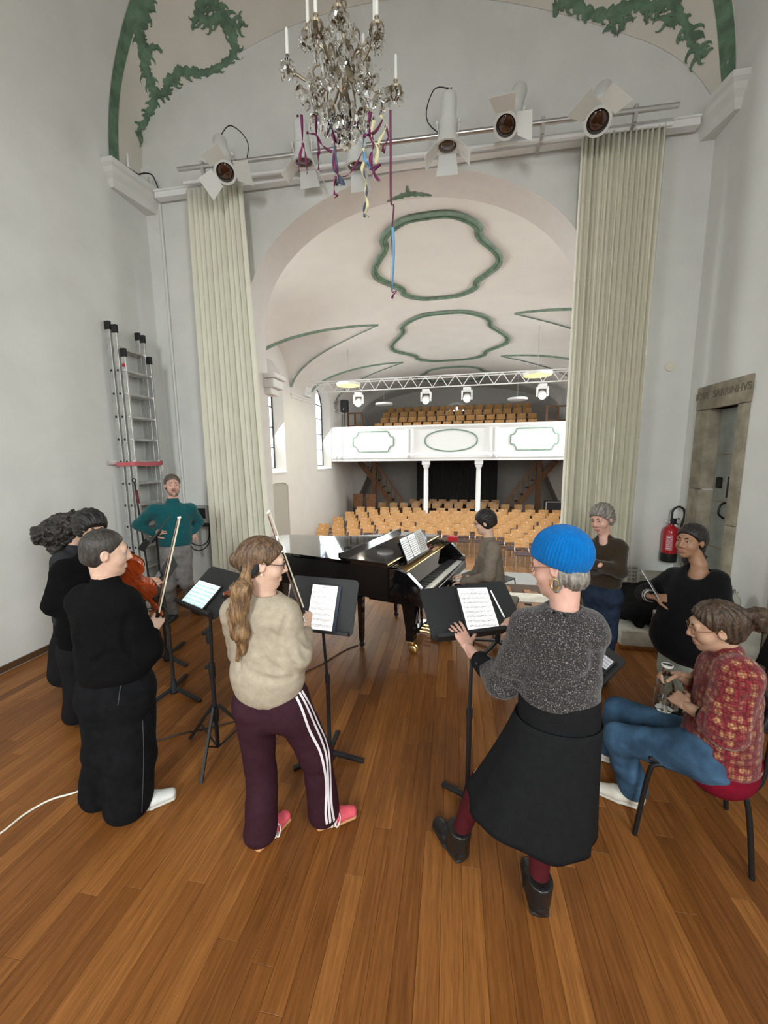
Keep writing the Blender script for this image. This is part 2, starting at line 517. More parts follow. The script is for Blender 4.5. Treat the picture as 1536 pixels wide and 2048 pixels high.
us = sorted(set([round(UC + (UR - UC) * math.sin(PI / 2 * i / 34), 4) for i in range(-34, 35)]))
us[0] = UL; us[-1] = UR
vs_ = [5.5 + 0.09 * i for i in range(int((VEND - 5.5) / 0.09) + 2)]
b = MB(); b.grid([[(u, v, vault_z(u - UC, v)) for u in us] for v in vs_])
CEILH = struct(hall(b.build('ceiling_hall', m_hall, smooth=45)))
# painted lines along the groins of the window vaults
def ribbon(name, pts, w, material, parent, nrm=None, thick=0.012):
    b = MB(); P = [Vector(p) for p in pts]; A = []; B = []
    n = len(P)
    ww = w if isinstance(w, (list, tuple)) else [w] * n
    for i, p in enumerate(P):
        t = (P[min(i + 1, n - 1)] - P[max(i - 1, 0)])
        t = t.normalized() if t.length > 1e-9 else Vector((1, 0, 0))
        nn = (nrm(p) if callable(nrm) else Vector(nrm or (0, 0, -1))).normalized()
        sd = t.cross(nn).normalized() * ww[i] / 2
        A.append([p - sd, p - sd + nn * thick, p + sd + nn * thick, p + sd])
    b.grid(A)
    return b.build(name, material, parent, smooth=40)
def ceil_n(p): return Vector(((UC - p[0]) * .35, 0, -1))
for v0 in WV[1:]:
    for sd in (-1, 1):
        for dv in (-1, 1):
            pts = []
            for i in range(25):
                off = TIP + ((UR - UC) - .03 - TIP) * (i / 24) ** 1.0
                z = main_z(off)
                pts.append((UC + sd * off, v0 + dv * groin_w(off), z - 0.015))
            ribbon('painted_line', pts, [0.055 + 0.06 * (i / 24) for i in range(25)], m_green2, CEILH, lambda p: Vector(((UC - p[0]), 0, -1.2)))
# painted medallions on the crown
def medallion(v0, half_v, half_u, w):
    def shape(a):
        # four bulging lobes with stepped corners
        x, y = [], []
        return None
    pts = []
    Q = [(0, 1.0), (.30, .98), (.55, .84), (.66, .70), (.66, .62), (.70, .50), (.86, .30), (.97, .14), (1.0, 0)]
    full = []
    for (sx, sy, rev) in ((1, 1, 0), (1, -1, 1), (-1, -1, 0), (-1, 1, 1)):
        q = [(sx * x, sy * y) for x, y in Q]
        if rev: q.reverse()
        full += q[:-1]
    loop = crom([(x * half_u, y * half_v, 0) for x, y in full], 4, closed=True)
    P = [(UC + p.x, v0 + p.y, main_z(p.x) - 0.012) for p in loop]; P.append(P[0])
    o = ribbon('painted_medallion', P, w, m_green2, CEILH, ceil_n, 0.02)
    P2 = [(UC + p.x * .965, v0 + p.y * .965, main_z(p.x * .965) - 0.02) for p in loop]; P2.append(P2[0])
    ribbon('painted_medallion', P2, w * .28, m_green, CEILH, ceil_n, 0.026)
medallion(7.9, 1.55, 1.17, 0.14)
medallion(12.85, 2.5, 1.80, 0.13)
medallion(17.9, 1.5, 1.7, 0.12)
# side walls with round-headed window openings
def hall_wall(name, U, sgn):
    TH = 0.32
    b = MB()
    def opening(v0, hw, sill, spr, n=14):
        return [(v0 - hw, sill)] + [(v0 - hw * math.cos(PI * i / n), spr + (WTOP - spr) * math.sin(PI * i / n)) for i in range(n + 1)] + [(v0 + hw, sill)]
    def wall_top(v): return vault_z(UR - UC - .002, v) + 0.06
    b0 = 5.4
    ends = []
    prev = b0
    for i, v0 in enumerate(WV):
        nxt = (WV[i + 1] + v0) / 2 if i + 1 < len(WV) else 16.6
        op = opening(v0, WHW, SILL, WSPR)
        n = len(op)
        out = []
        for k, (v, z) in enumerate(op):
            if k == 0: out.append((prev, SILL))
            elif k == n - 1: out.append((nxt, SILL))
            else:
                t = (k - 1) / (n - 3); vv = prev + (nxt - prev) * t
                out.append((vv, 6.1))
        out[1] = (prev, WSPR); out[-2] = (nxt, WSPR)
        op2 = list(op); op2.insert(2, op[1]); out.insert(2, (prev, 6.1)); op2.insert(len(op2) - 2, op[-2]); out.insert(len(out) - 2, (nxt, 6.1))
        b.grid([[(U, v, z) for v, z in op2], [(U, v, z) for v, z in out]])
        b.add([(U, prev, HZ - .05), (U, nxt, HZ - .05), (U, nxt, SILL), (U, prev, SILL)], [(0, 1, 2, 3)])
        inner = opening(v0, WHW * .80, SILL + .16, WSPR - .05)
        inner = [(v, z if z < WSPR else WSPR + (z - WSPR) * .86) for v, z in inner]
        b.grid([[(U, v, z) for v, z in op], [(U + sgn * TH, v, z) for v, z in inner]])
        b.add([(U, op[0][0], SILL), (U, op[-1][0], SILL), (U + sgn * TH, inner[-1][0], SILL + .16), (U + sgn * TH, inner[0][0], SILL + .16)], [(0, 1, 2, 3)])
        ends.append((v0, inner)); prev = nxt
    b.add([(U, 16.6, HZ - .05), (U, VEND + .2, HZ - .05), (U, VEND + .2, 6.1), (U, 16.6, 6.1)], [(0, 1, 2, 3)])
    struct(hall(b.build(name, m_hall, smooth=35)))
    return ends
m_glass = mat('window_glass', (0.9, 0.97, 1.0), 0.05, trans=1.0, ior=1.02, spec=0.1, emit=(0.82, 0.92, 1.0), estr=0.85)
m_lead = mat('iron_bar', (0.05, 0.05, 0.05), 0.6)
def hall_window(k, U, sgn, inner):
    fr = thing('window_%d' % k, None, None); fr['kind'] = 'structure'; hall(fr)
    uu = U + sgn * 0.325
    v0, v1 = inner[0][0], inner[-1][0]; z0 = inner[0][1]
    def top_at(v):
        for (a, za), (c, zc) in zip(inner[1:-1], inner[2:-1]):
            if min(a, c) - 1e-6 <= v <= max(a, c) + 1e-6 and abs(c - a) > 1e-9:
                return za + (zc - za) * (v - a) / (c - a)
        return inner[1][1]
    b = MB(); b.tube([(uu - sgn * .01, v, z) for v, z in inner], 0.03, 6, closed=True); b.build('window_frame', m_lead, fr)
    vb = [v0 + (v1 - v0) * q / 2 for q in range(3)]
    zb = [z0, z0 + .62, z0 + 1.24, z0 + 1.86, z0 + 2.40, WTOP]
    b = MB()
    b.bar((uu, vb[1], z0), (uu, vb[1], top_at(vb[1])), 0.022, 0.03); b.build('glazing_bar', m_lead, fr)
    for z in zb[1:-1]:
        b = MB(); b.bar((uu, v0, z), (uu, v1, z), 0.022, 0.03); b.build('glazing_bar', m_lead, fr)
    for i in range(2):
        for j in range(5):
            if j < 4: poly = [(vb[i], zb[j]), (vb[i + 1], zb[j]), (vb[i + 1], zb[j + 1]), (vb[i], zb[j + 1])]
            else:
                mid = (vb[i] + vb[i + 1]) / 2
                poly = [(vb[i], zb[4]), (vb[i + 1], zb[4]), (vb[i + 1], max(zb[4] + .01, top_at(vb[i + 1]))), (mid, top_at(mid)), (vb[i], max(zb[4] + .01, top_at(vb[i])))]
            if j == 3:
                poly[2] = (poly[2][0], min(zb[4], max(zb[3] + .02, top_at(vb[i + 1])))); poly[3] = (poly[3][0], min(zb[4], max(zb[3] + .02, top_at(vb[i]))))
            b = MB(); n = len(poly)
            b.add([(uu + sgn * .012, v, z) for v, z in poly] + [(uu + sgn * .018, v, z) for v, z in poly],
                  [tuple(range(n)), tuple(reversed(range(n, 2 * n)))] + [(q, n + q, n + (q + 1) % n, (q + 1) % n) for q in range(n)])
            b.build('pane', m_glass, fr)
    b = MB(); b.box((U + sgn * .12, (v0 + v1) / 2, SILL + .015), (0.34, v1 - v0 + .34, 0.05), bev=.01); b.build('window_sill', m_white, fr)
wk = 1
for nm, U, sg in (('wall_hall_left', UL, -1), ('wall_hall_right', UR, 1)):
    for v0, inner in hall_wall(nm, U, sg): hall_window(wk, U, sg, inner); wk += 1
# impost ledges on the piers
for v0, v1 in ((7.75, 9.3), (11.95, 13.5), (16.1, 17.6)):
    for U, sg in ((UL, 1), (UR, -1)):
        b = MB(); b.box((U + sg * .03, (v0 + v1) / 2, 4.06), (.06, v1 - v0 + .1, .05)); b.box((U + sg * .02, (v0 + v1) / 2, 4.0), (.04, v1 - v0 + .06, .08))
        struct(hall(b.build('trim_ledge', m_hall)))
# blocked door niche under the first window
b = MB()
for (a, c, mm) in ((0, 0, 0),):
    pts = [(10.2, HZ)] + [(10.78 - .58 * math.cos(PI * i / 8), 1.10 + .16 * math.sin(PI * i / 8)) for i in range(9)] + [(11.36, HZ)]
    n = len(pts)
    b.add([(UL + .012, v, z) for v, z in pts], [tuple(range(n))])
    b.grid([[(UL + .012, v, z) for v, z in pts], [(UL + .045, v + (0.03 if v > 10.8 else -.03), z + .02) for v, z in pts]])
struct(hall(b.build('trim_niche', mat('niche_grey', (0.45, 0.43, 0.38), 0.9))))
# far wall under and over the gallery
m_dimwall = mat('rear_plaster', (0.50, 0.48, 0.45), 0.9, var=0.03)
OV = 2.98 + 1.66                                # centre height of the lunette window
b = MB()
n = 16; RW = .46
ring = [(UC + .02 - RW * math.cos(PI * i / n), 4.30 + RW * .80 * math.sin(PI * i / n)) for i in range(n + 1)]
outer = [(UL + (UR - UL) * i / n, 6.2) for i in range(n + 1)]
A = [ring[0]] + ring + [ring[-1]]; O = [(UL, 4.30)] + outer + [(UR, 4.30)]
b.grid([[(x, VEND, z) for x, z in A], [(x, VEND, z) for x, z in O]])
b.add([(UL, VEND, HZ), (UR, VEND, HZ), (UR, VEND, 4.30), (UL, VEND, 4.30)], [(0, 1, 2, 3)])
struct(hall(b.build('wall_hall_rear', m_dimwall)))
fr = thing('window_7', None, None); fr['kind'] = 'structure'; hall(fr)
b = MB(); b.tube([(x, VEND + .02, z) for x, z in ring], .03, 6, closed=True); b.build('window_frame', m_lead, fr)
b = MB(); b.bar((UC + .02, VEND + .02, 4.3), (UC + .02, VEND + .02, 4.30 + RW * .8), .025, .03); b.build('glazing_bar', m_lead, fr)
b = MB(); b.add([(x, VEND + .03, z) for x, z in ring], [tuple(range(n + 1))]); b.add([(x, VEND + .035, z) for x, z in ring], [tuple(reversed(range(n + 1)))]); b.build('pane', m_glass, fr)
b = MB()
hood = []
for i in range(n + 1):
    a = PI * i / n; row = []
    for rr, dy in ((.50, 0), (.50, -.10), (.66, -.10), (.66, 0)):
        row.append((UC + .02 - rr * math.cos(a), VEND + dy, 4.30 + rr * .84 * math.sin(a)))
    hood.append(row)
b.grid(hood); b.box((UC - .56, VEND - .05, 4.22), (.16, .1, .16)); b.box((UC + .60, VEND - .05, 4.22), (.16, .1, .16))
b.build('window_surround', m_hall, fr, smooth=30)

# --- gallery: parapet, deck, stepped tiers, columns
GV = 15.7
m_par = mat('parapet_white', (0.84, 0.845, 0.85), 0.55)
m_wood = mat('chair_plywood', (0.56, 0.29, 0.105), 0.34, var=0.16, scale=6, stretch=(1, 1, 5))
m_wood_d = mat('stair_oak', (0.17, 0.075, 0.03), 0.5, var=0.2, scale=10)
gal = thing('gallery', None, None); gal['kind'] = 'structure'; hall(gal)
b = MB()
prof = [(0.0, 1.86), (-.07, 1.86), (-.07, 1.94), (-.10, 1.98), (-.10, 2.10), (-.05, 2.16), (-.02, 2.20), (-.02, 3.10), (-.06, 3.16), (-.09, 3.20), (-.09, 3.27), (.16, 3.27), (.16, 1.86)]
b.grid([[(u, GV + p[0], p[1]) for p in prof] for u in (UL, UR)])
b.build('parapet', m_par, gal)
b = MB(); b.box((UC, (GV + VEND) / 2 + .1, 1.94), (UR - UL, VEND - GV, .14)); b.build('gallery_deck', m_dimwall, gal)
for i in range(4):
    b = MB(); z1 = 2.78 + .34 * i
    b.box((UC, 17.15 + .9 * i + (VEND - 17.15 - .9 * i) / 2, (2.0 + z1) / 2), (UR - UL - 2.3, VEND - 17.15 - .9 * i, z1 - 2.0)); b.build('tier', m_wood_d, gal)
def par_line(pts, w=.035):
    P = [(p[0], GV - .035, p[1]) for p in pts]; P.append(P[0])
    ribbon('painted_frame', P, w, m_green2, gal, (0, -1, 0), 0.012)
cz = 2.65
def octo(cu, hw, hh, c=.22):
    pts = []
    for (sx, sy, rev) in ((1, 1, 0), (1, -1, 1), (-1, -1, 0), (-1, 1, 1)):
        q = [(0, hh), (hw - c - .06, hh), (hw - c, hh - .02), (hw - c + .03, hh - .12), (hw - .12, hh - c), (hw - .02, hh - c - .01), (hw, hh - c - .05), (hw, 0)]
        q = [(cu + sx * x, cz + sy * y) for x, y in q]
        if rev: q.reverse()
        pts += q[:-1]
    return pts
par_line(octo(UC - 3.16, .86, .41), .05); par_line(octo(UC + 3.12, .86, .41), .05)
ov = []
for i in range(48):
    a = 2 * PI * i / 48
    k = 1 + .05 * math.cos(4 * a + PI) * 0 
    rx = 1.04 if abs(math.cos(a)) < .78 else 1.0
    ov.append((UC + 1.02 * math.copysign(abs(math.cos(a)) ** 1.05, math.cos(a)), cz + .42 * math.copysign(abs(math.sin(a)) ** .85, math.sin(a))))
par_line(ov, .05)
for uu in (UL + .2, UL + .42, UC - 1.72, UC - 1.52, UC + 1.52, UC + 1.72, UR - .42, UR - .2):
    b = MB(); b.box((uu, GV - .05, 2.66), (.12, .09, .92), bev=.02); b.lathe([(.05, 1.96), (.085, 2.02), (.09, 2.1), (.06, 2.16)], 10, Matrix.Translation((uu, GV - .1, 0))); b.build('pilaster_strip', m_par, gal, smooth=40)
for uu in (UC - .98, UC + 1.10):
    b = MB()
    b.lathe([(.15, HZ), (.15, HZ + .12), (.10, HZ + .18), (.095, 1.45), (.09, 1.55), (.13, 1.62), (.14, 1.68), (.13, 1.70)], 14, Matrix.Translation((uu, GV + .12, 0)))
    b.box((uu, GV + .12, 1.78), (.32, .3, .16)); o = hall(b.build('column_%d' % (1 if uu < UC else 2), m_par, smooth=40)); struct(o)
# dark curtain closing the room under the gallery
m_dcurt = mat('charcoal_drape', (0.028, 0.027, 0.028), 0.95, sheen=.2)
def drape(name, u0, u1, v, z0, z1, material, folds, amp, seed=0, frm=None, label=None, tilt=0.0, thick=.012, cat='curtain', hallobj=True, flare=(0, 0)):
    r = random.Random(seed); n = folds * 8
    ph = [r.uniform(-.6, .6) for _ in range(folds + 2)]; am = [r.uniform(.6, 1.25) for _ in range(folds + 2)]
    rows = []
    Z = [z1 - (z1 - z0) * k / 14 for k in range(15)]
    for k, z in enumerate(Z):
        t = k / 14; row = []
        for i in range(n + 1):
            s = i / n; f = s * folds; j = int(min(folds, f))
            a0 = 2 * PI * f + ph[j] * (1 - (f - j)) + ph[j + 1] * (f - j) + 0.5 * math.sin(3 * t + j * 1.7) * t
            am_ = am[j] * (1 - (f - j)) + am[j + 1] * (f - j)
            u = u0 + (u1 - u0) * s + (flare[0] * (1 - s) + flare[1] * s) * t + .15 * amp * math.sin(a0 * 2 + 1)
            row.append((u, v + amp * am_ * (0.62 + .45 * t) * math.sin(a0), z))
        rows.append(row)
    b = MB(); b.grid(rows)
    o = b.build(name, material, smooth=True)
    md = o.modifiers.new('cloth', 'SOLIDIFY'); md.thickness = thick; md.offset = 0
    if hallobj: hall(o)
    return tag(o, label, cat)
drape('curtain', UC - 1.95, UC + 2.15, VEND - .9, HZ + .01, 1.86, m_dcurt, 34, .05, 5, label='wide charcoal pleated curtain hung across the back under the white gallery')
# wooden stairs up to the gallery at both sides
def stair(sd, label):
    t = thing('staircase', label, 'staircase'); hall(t)
    u0 = UC + sd * 3.35; u1 = UC + sd * 4.75      # foot nearer the middle, head at the wall
    v0, v1 = 18.3, 19.4
    N = 9
    for i in range(N):
        f = i / (N - 1)
        uu = UC + sd * (2.55 + 1.9 * f); z = HZ + .2 + (1.86 - HZ - .2) * f
        b = MB(); b.box((uu, (v0 + v1) / 2, z), (.27, v1 - v0, .04)); b.build('tread', m_wood_d, t)
    A = Vector((UC + sd * 2.45, v0, HZ + .95)); B = Vector((UC + sd * 3.75, v0, 1.86))
    b = MB(); b.bar(A, B, .06, .09); b.build('handrail', m_wood_d, t)
    b = MB(); b.bar((UC + sd * 2.4, v0, HZ + .05), (UC + sd * 4.5, v0, 1.84), .05, .24); b.build('stringer', m_wood_d, t)
    for i in range(6):
        f = (i + .3) / 6; p = A.lerp(B, f)
        zb = HZ + .05 + (1.84 - HZ - .05) * ((abs(p.x - UC) - 2.4) / 2.1)
        b = MB(); b.bar((p.x, v0, zb), p, .05, .05); b.build('baluster', m_wood_d, t)
    b = MB(); b.bar((A.x, v0, HZ), (A.x, v0, A.z + .12), .09, .09); b.build('newel', m_wood_d, t)
    b = MB(); b.box((UC + sd * 3.78, v0, .45), (.20, .16, 2.8)); b.build('post', m_wood_d, t)
    return t
stair(-1, 'brown wooden staircase with handrail under the gallery, beside the stored brown chairs')
stair(1, 'brown wooden staircase with handrail under the gallery, beside the black flight case')
# plaster slope over the stairs
for sd in (-1, 1):
    b = MB(); b.prism([(UC + sd * 3.85, 1.86), (UC + sd * 4.97, 1.86), (UC + sd * 4.97, -.55)] if sd > 0 else [(UC - 3.85, 1.86), (UC - 4.97, -.55), (UC - 4.97, 1.86)], 0, 1.4,
                     Matrix(((1, 0, 0, 0), (0, 0, 1, 18.6), (0, 1, 0, 0), (0, 0, 0, 1))))
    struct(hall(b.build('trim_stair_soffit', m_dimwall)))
# gallery railings around the stair heads
def railing(u0, u1, v, label):
    t = thing('stair_railing', label, 'railing'); hall(t)
    z0, z1 = 2.02, 3.98
    for z in (z1, 3.42, 2.95):
        b = MB(); b.bar((u0, v, z), (u1, v, z), .06, .06); b.build('rail', m_wood_d, t)
    for uu in (u0, (u0 + u1) / 2, u1):
        b = MB(); b.bar((uu, v, z0), (uu, v, z1 + .03), .07, .07); b.build('post', m_wood_d, t)
railing(UC - 4.62, UC - 3.98, 17.0, 'dark brown stair railing on the gallery beside the black loudspeaker')
railing(UC + 3.75, UC + 4.6, 17.0, 'dark brown stair railing on the gallery at the wall away from the loudspeaker')

# --- plywood stacking chairs
m_tube = mat('chrome_tube', (0.55, 0.53, 0.5), 0.3, 1.0)
m_tag = mat('seat_number_disc', (0.95, 0.93, 0.85), 0.4)
def make_chair():
    r = thing('stacking_chair', 'x', 'chair')
    W2 = .185
    b = MB()
    rows = []
    for k in range(5):
        z = .56 + .24 * k / 4
        row = []
        for j in range(7):
            x = -W2 + 2 * W2 * j / 6
            row.append((x, .20 + .055 * (k / 4) + .03 * (1 - (x / W2) ** 2), z))
        rows.append(row)
    b.grid(rows)
    b.grid([[(p[0], p[1] + .012, p[2]) for p in reversed(rw)] for rw in rows])
    edge = rows[0] + [rw[-1] for rw in rows[1:]] + list(reversed(rows[-1]))[1:] + [rw[0] for rw in reversed(rows)][1:]
    b.grid([[p, (p[0], p[1] + .012, p[2])] for p in edge])
    bo = b.build('backrest', m_wood, r, smooth=35)
    b = MB(); b.lathe([(.017, 0), (.017, .004)], 10, frame((0, .262, .765), (1, 0, 0), (0, 0, 1), (0, -1, .2))); b.build('number_disc', m_tag, bo)
    b = MB(); b.box((0, -.01, .445), (.40, .40, .022), bev=.008); b.build('seat', mat('plum_seat', (.055, .030, .036), .8), r)
    b = MB()
    for sx in (-1, 1):
        b.tube([(sx * .19, -.22, 0), (sx * .18, -.17, .43), (sx * .18, .10, .43), (sx * .175, .235, .56), (sx * .17, .27, .72)], .011, 6)
        b.tube([(sx * .19, .24, 0), (sx * .18, .12, .43)], .011, 6)
    b.tube([(-.18, -.17, .43), (.18, -.17, .43)], .009, 6); b.tube([(-.18, .12, .43), (.18, .12, .43)], .009, 6)
    b.build('frame', m_tube, r, smooth=40)
    return r
ORD = ['first', 'second', 'third', 'fourth', 'fifth', 'sixth', 'seventh', 'eighth', 'ninth', 'tenth', 'eleventh', 'twelfth', 'thirteenth', 'fourteenth', 'fifteenth', 'sixteenth', 'seventeenth', 'eighteenth']
chair0 = make_chair(); chair_used = [False]
rc = random.Random(11)
def put_chair(u, v, z, label, group):
    rz = NA + rc.uniform(-.05, .05)
    p = nv(u, v, z)
    o = chair0
    if chair_used[0]: o = copy_tree(chair0)
    chair_used[0] = True
    o.location = p; o.rotation_euler = (0, 0, rz); o['label'] = label; o['group'] = group
    return o
ROWV = [10.25, 10.9, 11.6, 12.3, 13.05, 13.8, 14.5, 15.3, 16.15]
for ri, v in enumerate(ROWV):
    n = 17 if ri % 2 == 0 else 16
    u0 = -4.62 if ri % 2 == 0 else -4.38
    for i in range(n):
        u = u0 + .508 * i + rc.uniform(-.05, .05)
        # the nearest row is hidden by the piano and people except at the end by the pianist
        if ri == 0 and u < 1.35: continue
        if ri == 1 and -3.2 < u < .4: continue
        if ri == 8 and min(abs(u - (UC - .98)), abs(u - (UC + 1.10))) < .36: continue
        put_chair(u, v + rc.uniform(-.05, .05), HZ, 'honey plywood hall chair, %s from the window wall in the %s row' % (ORD[i], ORD[ri]), 'plywood chairs in the hall rows before the columns')
for ri, v in enumerate((17.9, 18.75, 19.7)):
    n = 14 if ri < 2 else 11
    for i in range(n):
        u = (-4.0 if ri < 2 else -3.3) + .52 * i + rc.uniform(-.04, .04)
        if abs(u - UC) > 2.1 and ri > 0: continue
        put_chair(u, v, HZ, 'honey plywood hall chair, %s from the window wall in the %s row behind the columns' % (ORD[i], ORD[ri]), 'plywood chairs under the gallery')
for ri in range(4):
    n = 16
    for i in range(n):
        u = -4.1 + .452 * i + (0.1 if ri % 2 else 0)
        put_chair(u, 17.62 + .9 * ri, 2.785 + .34 * ri, 'plywood gallery chair, %s from the loudspeaker side in the %s tier' % (ORD[i], ORD[ri]), 'plywood chairs on the gallery tiers')
# chairs stored against the wall under the stair
for i in range(2):
    t = thing('folded_chair', ('brown folded chair leaning by the staircase under the gallery, next to the wall', 'brown folded chair leaning by the staircase under the gallery, next to the post')[i], 'chair', nv(-4.98 + .62 * i, 17.2, HZ), NA, 'folded chairs beside the staircase')
    mb_ = mat('brown_veneer', (0.20, 0.085, 0.035), .45, var=.2)
    b = MB(); b.box((0, 0, .98), (.50, .06, .62), Matrix.Rotation(-.06, 4, 'X'), bev=.03); b.build('backrest', mb_, t)
    b = MB(); b.box((0, .05, .42), (.46, .05, .40), Matrix.Rotation(-.06, 4, 'X'), bev=.02); b.build('seat', m_black, t)
    for sx in (-1, 1):
        b = MB(); b.bar((sx * .22, -.12, 0), (sx * .22, .04, .9), .03, .03); b.build('leg', m_black, t)
# flight case
t = thing('flight_case', 'black flight case with aluminium edges standing under the gallery by the wall', 'case', nv(3.45, 16.9, HZ), NA)
b = MB(); b.box((0, 0, .56), (.62, .6, 1.1)); b.build('body', m_dark, t)
for (x, y) in ((-.31, -.3), (.31, -.3), (-.31, .3), (.31, .3)):
    b = MB(); b.box((x, y, .56), (.03, .03, 1.13)); b.build('edge', m_alu, t)
b = MB(); b.box((0, -.3, 1.11), (.64, .03, .03)); b.build('edge', m_alu, t)
# loudspeaker on gallery
t = thing('loudspeaker', 'black loudspeaker on a thin pole at the gallery end by the window wall', 'speaker', nv(-5.2, 16.2, 3.27), NA)
b = MB(); b.box((0, 0, .92), (.30, .28, .50), bev=.02); bo = b.build('cabinet', m_dark, t)
b = MB(); b.disc((0, -.142, .78), .02, (0, -1, 0), 8); b.build('indicator', mat('indicator_white', (.9, .9, .9), .4, emit=(1, 1, 1), estr=1), bo)
b = MB(); b.tube([(0, 0, 0), (0, 0, .68)], .018, 8); b.build('pole', m_dark, t)
# --- ceiling discs and the lighting truss
m_diff_on = mat('lamp_glow', (.5, .45, .2), .5, emit=(1.0, 0.93, 0.36), estr=.92)
m_diff_off = mat('lamp_opal', (.82, .82, .8), .5)
def pendant(u, v, z, on, label):
    t = thing('pendant_lamp', label, 'lamp', nv(u, v, z), NA, 'disc pendants over the hall')
    b = MB(); b.lathe([(.36, -.035), (.375, -.02), (.375, .03), (.34, .05), (.05, .06)], 28); b.build('housing', m_white, t, smooth=40)
    b = MB(); b.lathe([(.355, -.042), (.355, -.034)], 28); b.build('diffuser', m_diff_on if on else m_diff_off, t)
    zc = vault_z(u - UC, v) - z
    b = MB(); b.tube([(0, 0, .06), (0, 0, zc)], .006, 5); b.build('cable', mat('cable_grey', (.35, .35, .35), .6), t)
    if on:
        l = bpy.data.lights.new('pendant_glow', 'AREA'); l.shape = 'DISK'; l.size = .7; l.energy = 22; l.color = (1, .9, .6)
        o = bpy.data.objects.new('pendant_glow', l); COL.objects.link(o); o.parent = t; o.location = (0, 0, -.06)
def disc_at(px_, py_, v):
    d = ray(px_, py_); s, c = math.sin(-NA), math.cos(-NA)
    # hall coordinates of the sight line
    du, dv = d[0] * c - d[1] * s, d[0] * s + d[1] * c
    t = v / dv
    return du * t, v, CAM_H + d[2] * t
for (x, y, v, on, lb) in ((697, 769, 11.9, 1, 'lit yellow disc pendant in front of the truss at the window wall end'), (1075, 748, 11.4, 1, 'lit yellow disc pendant in front of the truss near the tall right curtain'),
                          (768, 808, 16.7, 0, 'unlit white disc pendant over the gallery beside the loudspeaker'), (1035, 798, 16.4, 0, 'unlit white disc pendant over the gallery at the far rail end')):
    u, v, z = disc_at(x, y, v); pendant(u, v, z, on, lb)
tv = 13.0; tz0, tz1 = 4.25, 4.60
tr = thing('lighting_truss', 'white lattice truss spanning the hall below the vault with stage lamps', 'truss'); hall(tr)
for z, dv in ((tz1, 0), (tz0, -.0), (tz1 - .01, .28)):
    b = MB(); b.tube([(UL + .02, tv + dv, z), (UR - .02, tv + dv, z)], .021, 8); b.build('chord', m_white, tr)
k = 0; uu = UL + .15
while uu < UR - .3:
    b = MB()
    b.tube([(uu, tv, tz0), (uu + .24, tv, tz1)], .013, 6); b.build('lattice_bar', m_white, tr)
    b = MB(); b.tube([(uu + .24, tv, tz1), (uu + .48, tv, tz0)], .013, 6); b.build('lattice_bar', m_white, tr)
    uu += .48; k += 1
for u in (UL + .065, UR - .065):
    b = MB(); b.box((u, tv + .14, 4.42), (.1, .5, .55)); b.build('bracket', m_white, tr)
m_lens_on = mat('lamp_lens_lit', (1, .95, .8), .3, emit=(1, .9, .62), estr=9)
def moving_head(px_, py_, label, aim):
    u, v, z = disc_at(px_, py_, tv)
    t = thing('stage_lamp', label, 'lamp', nv(u, tv, tz0 - .03), NA, 'lit stage lamps on the truss')
    b = MB(); b.box((0, 0, -.08), (.24, .24, .11), bev=.03); b.build('base', m_white, t)
    b = MB()
    for sx in (-1, 1): b.box((sx * .15, 0, -.26), (.05, .15, .30), bev=.02)
    b.box((0, 0, -.14), (.32, .15, .05), bev=.02); b.build('yoke', m_white, t)
    zz = -.36
    d = (Vector(aim) - nv(u, tv, tz0 + zz)).normalized()
    x = d.orthogonal().normalized(); y = d.cross(x)
    Mx = Matrix.Rotation(-NA, 4, 'Z') @ frame((0, 0, 0), x, y, d); Mx.translation = (0, 0, zz)
    b = MB(); b.lathe([(.07, -.16), (.12, -.12), (.125, .05), (.115, .15), (.10, .16)], 18, Mx); bo = b.build('head', m_white, t, smooth=40)
    b = MB(); b.lathe([(.096, .155), (.09, .168)], 18, Mx); b.build('lens', m_lens_on, bo)
    l = bpy.data.lights.new('stage_lamp_beam', 'SPOT'); l.energy = 90; l.spot_size = math.radians(38); l.spot_blend = .6; l.color = (1, .9, .72); l.shadow_soft_size = .09
    o = bpy.data.objects.new('stage_lamp_beam', l); COL.objects.link(o); o.parent = t
    M4 = Mx @ Matrix.Translation((0, 0, .20)) @ Matrix.Rotation(PI, 4, 'X'); o.matrix_local = M4
for (x, y, lb, aim) in ((717, 790, 'lit white stage lamp on the truss, first from the window wall', (-2.2, 4.6, .9)),
                   (852, 785, 'lit white stage lamp on the truss, second from the window wall', (-.9, 4.6, .9)),
                   (934, 780, 'lit white stage lamp on the truss beside the round-topped window', (.2, 4.4, .9)),
                   (1085, 772, 'lit white stage lamp on the truss next to the tall right curtain', (1.4, 4.4, .9))):
    moving_head(x, y, lb, aim)
# low platform in front of the first row and a chair back stage step
b = MB(); b.box((.9, 9.0, HZ + .075), (5.2, 1.1, .15)); o = hall(b.build('low_platform', [mat('grey_carpet', (.27, .265, .26), .9), m_white])); tag(o, 'low grey platform with pale front edge before the first chair row', 'platform')
for p in o.data.polygons:
    if abs(p.normal.y) > .9: p.material_index = 1
# ================================================================== STAGE FIXTURES
from mathutils.bvhtree import BVHTree
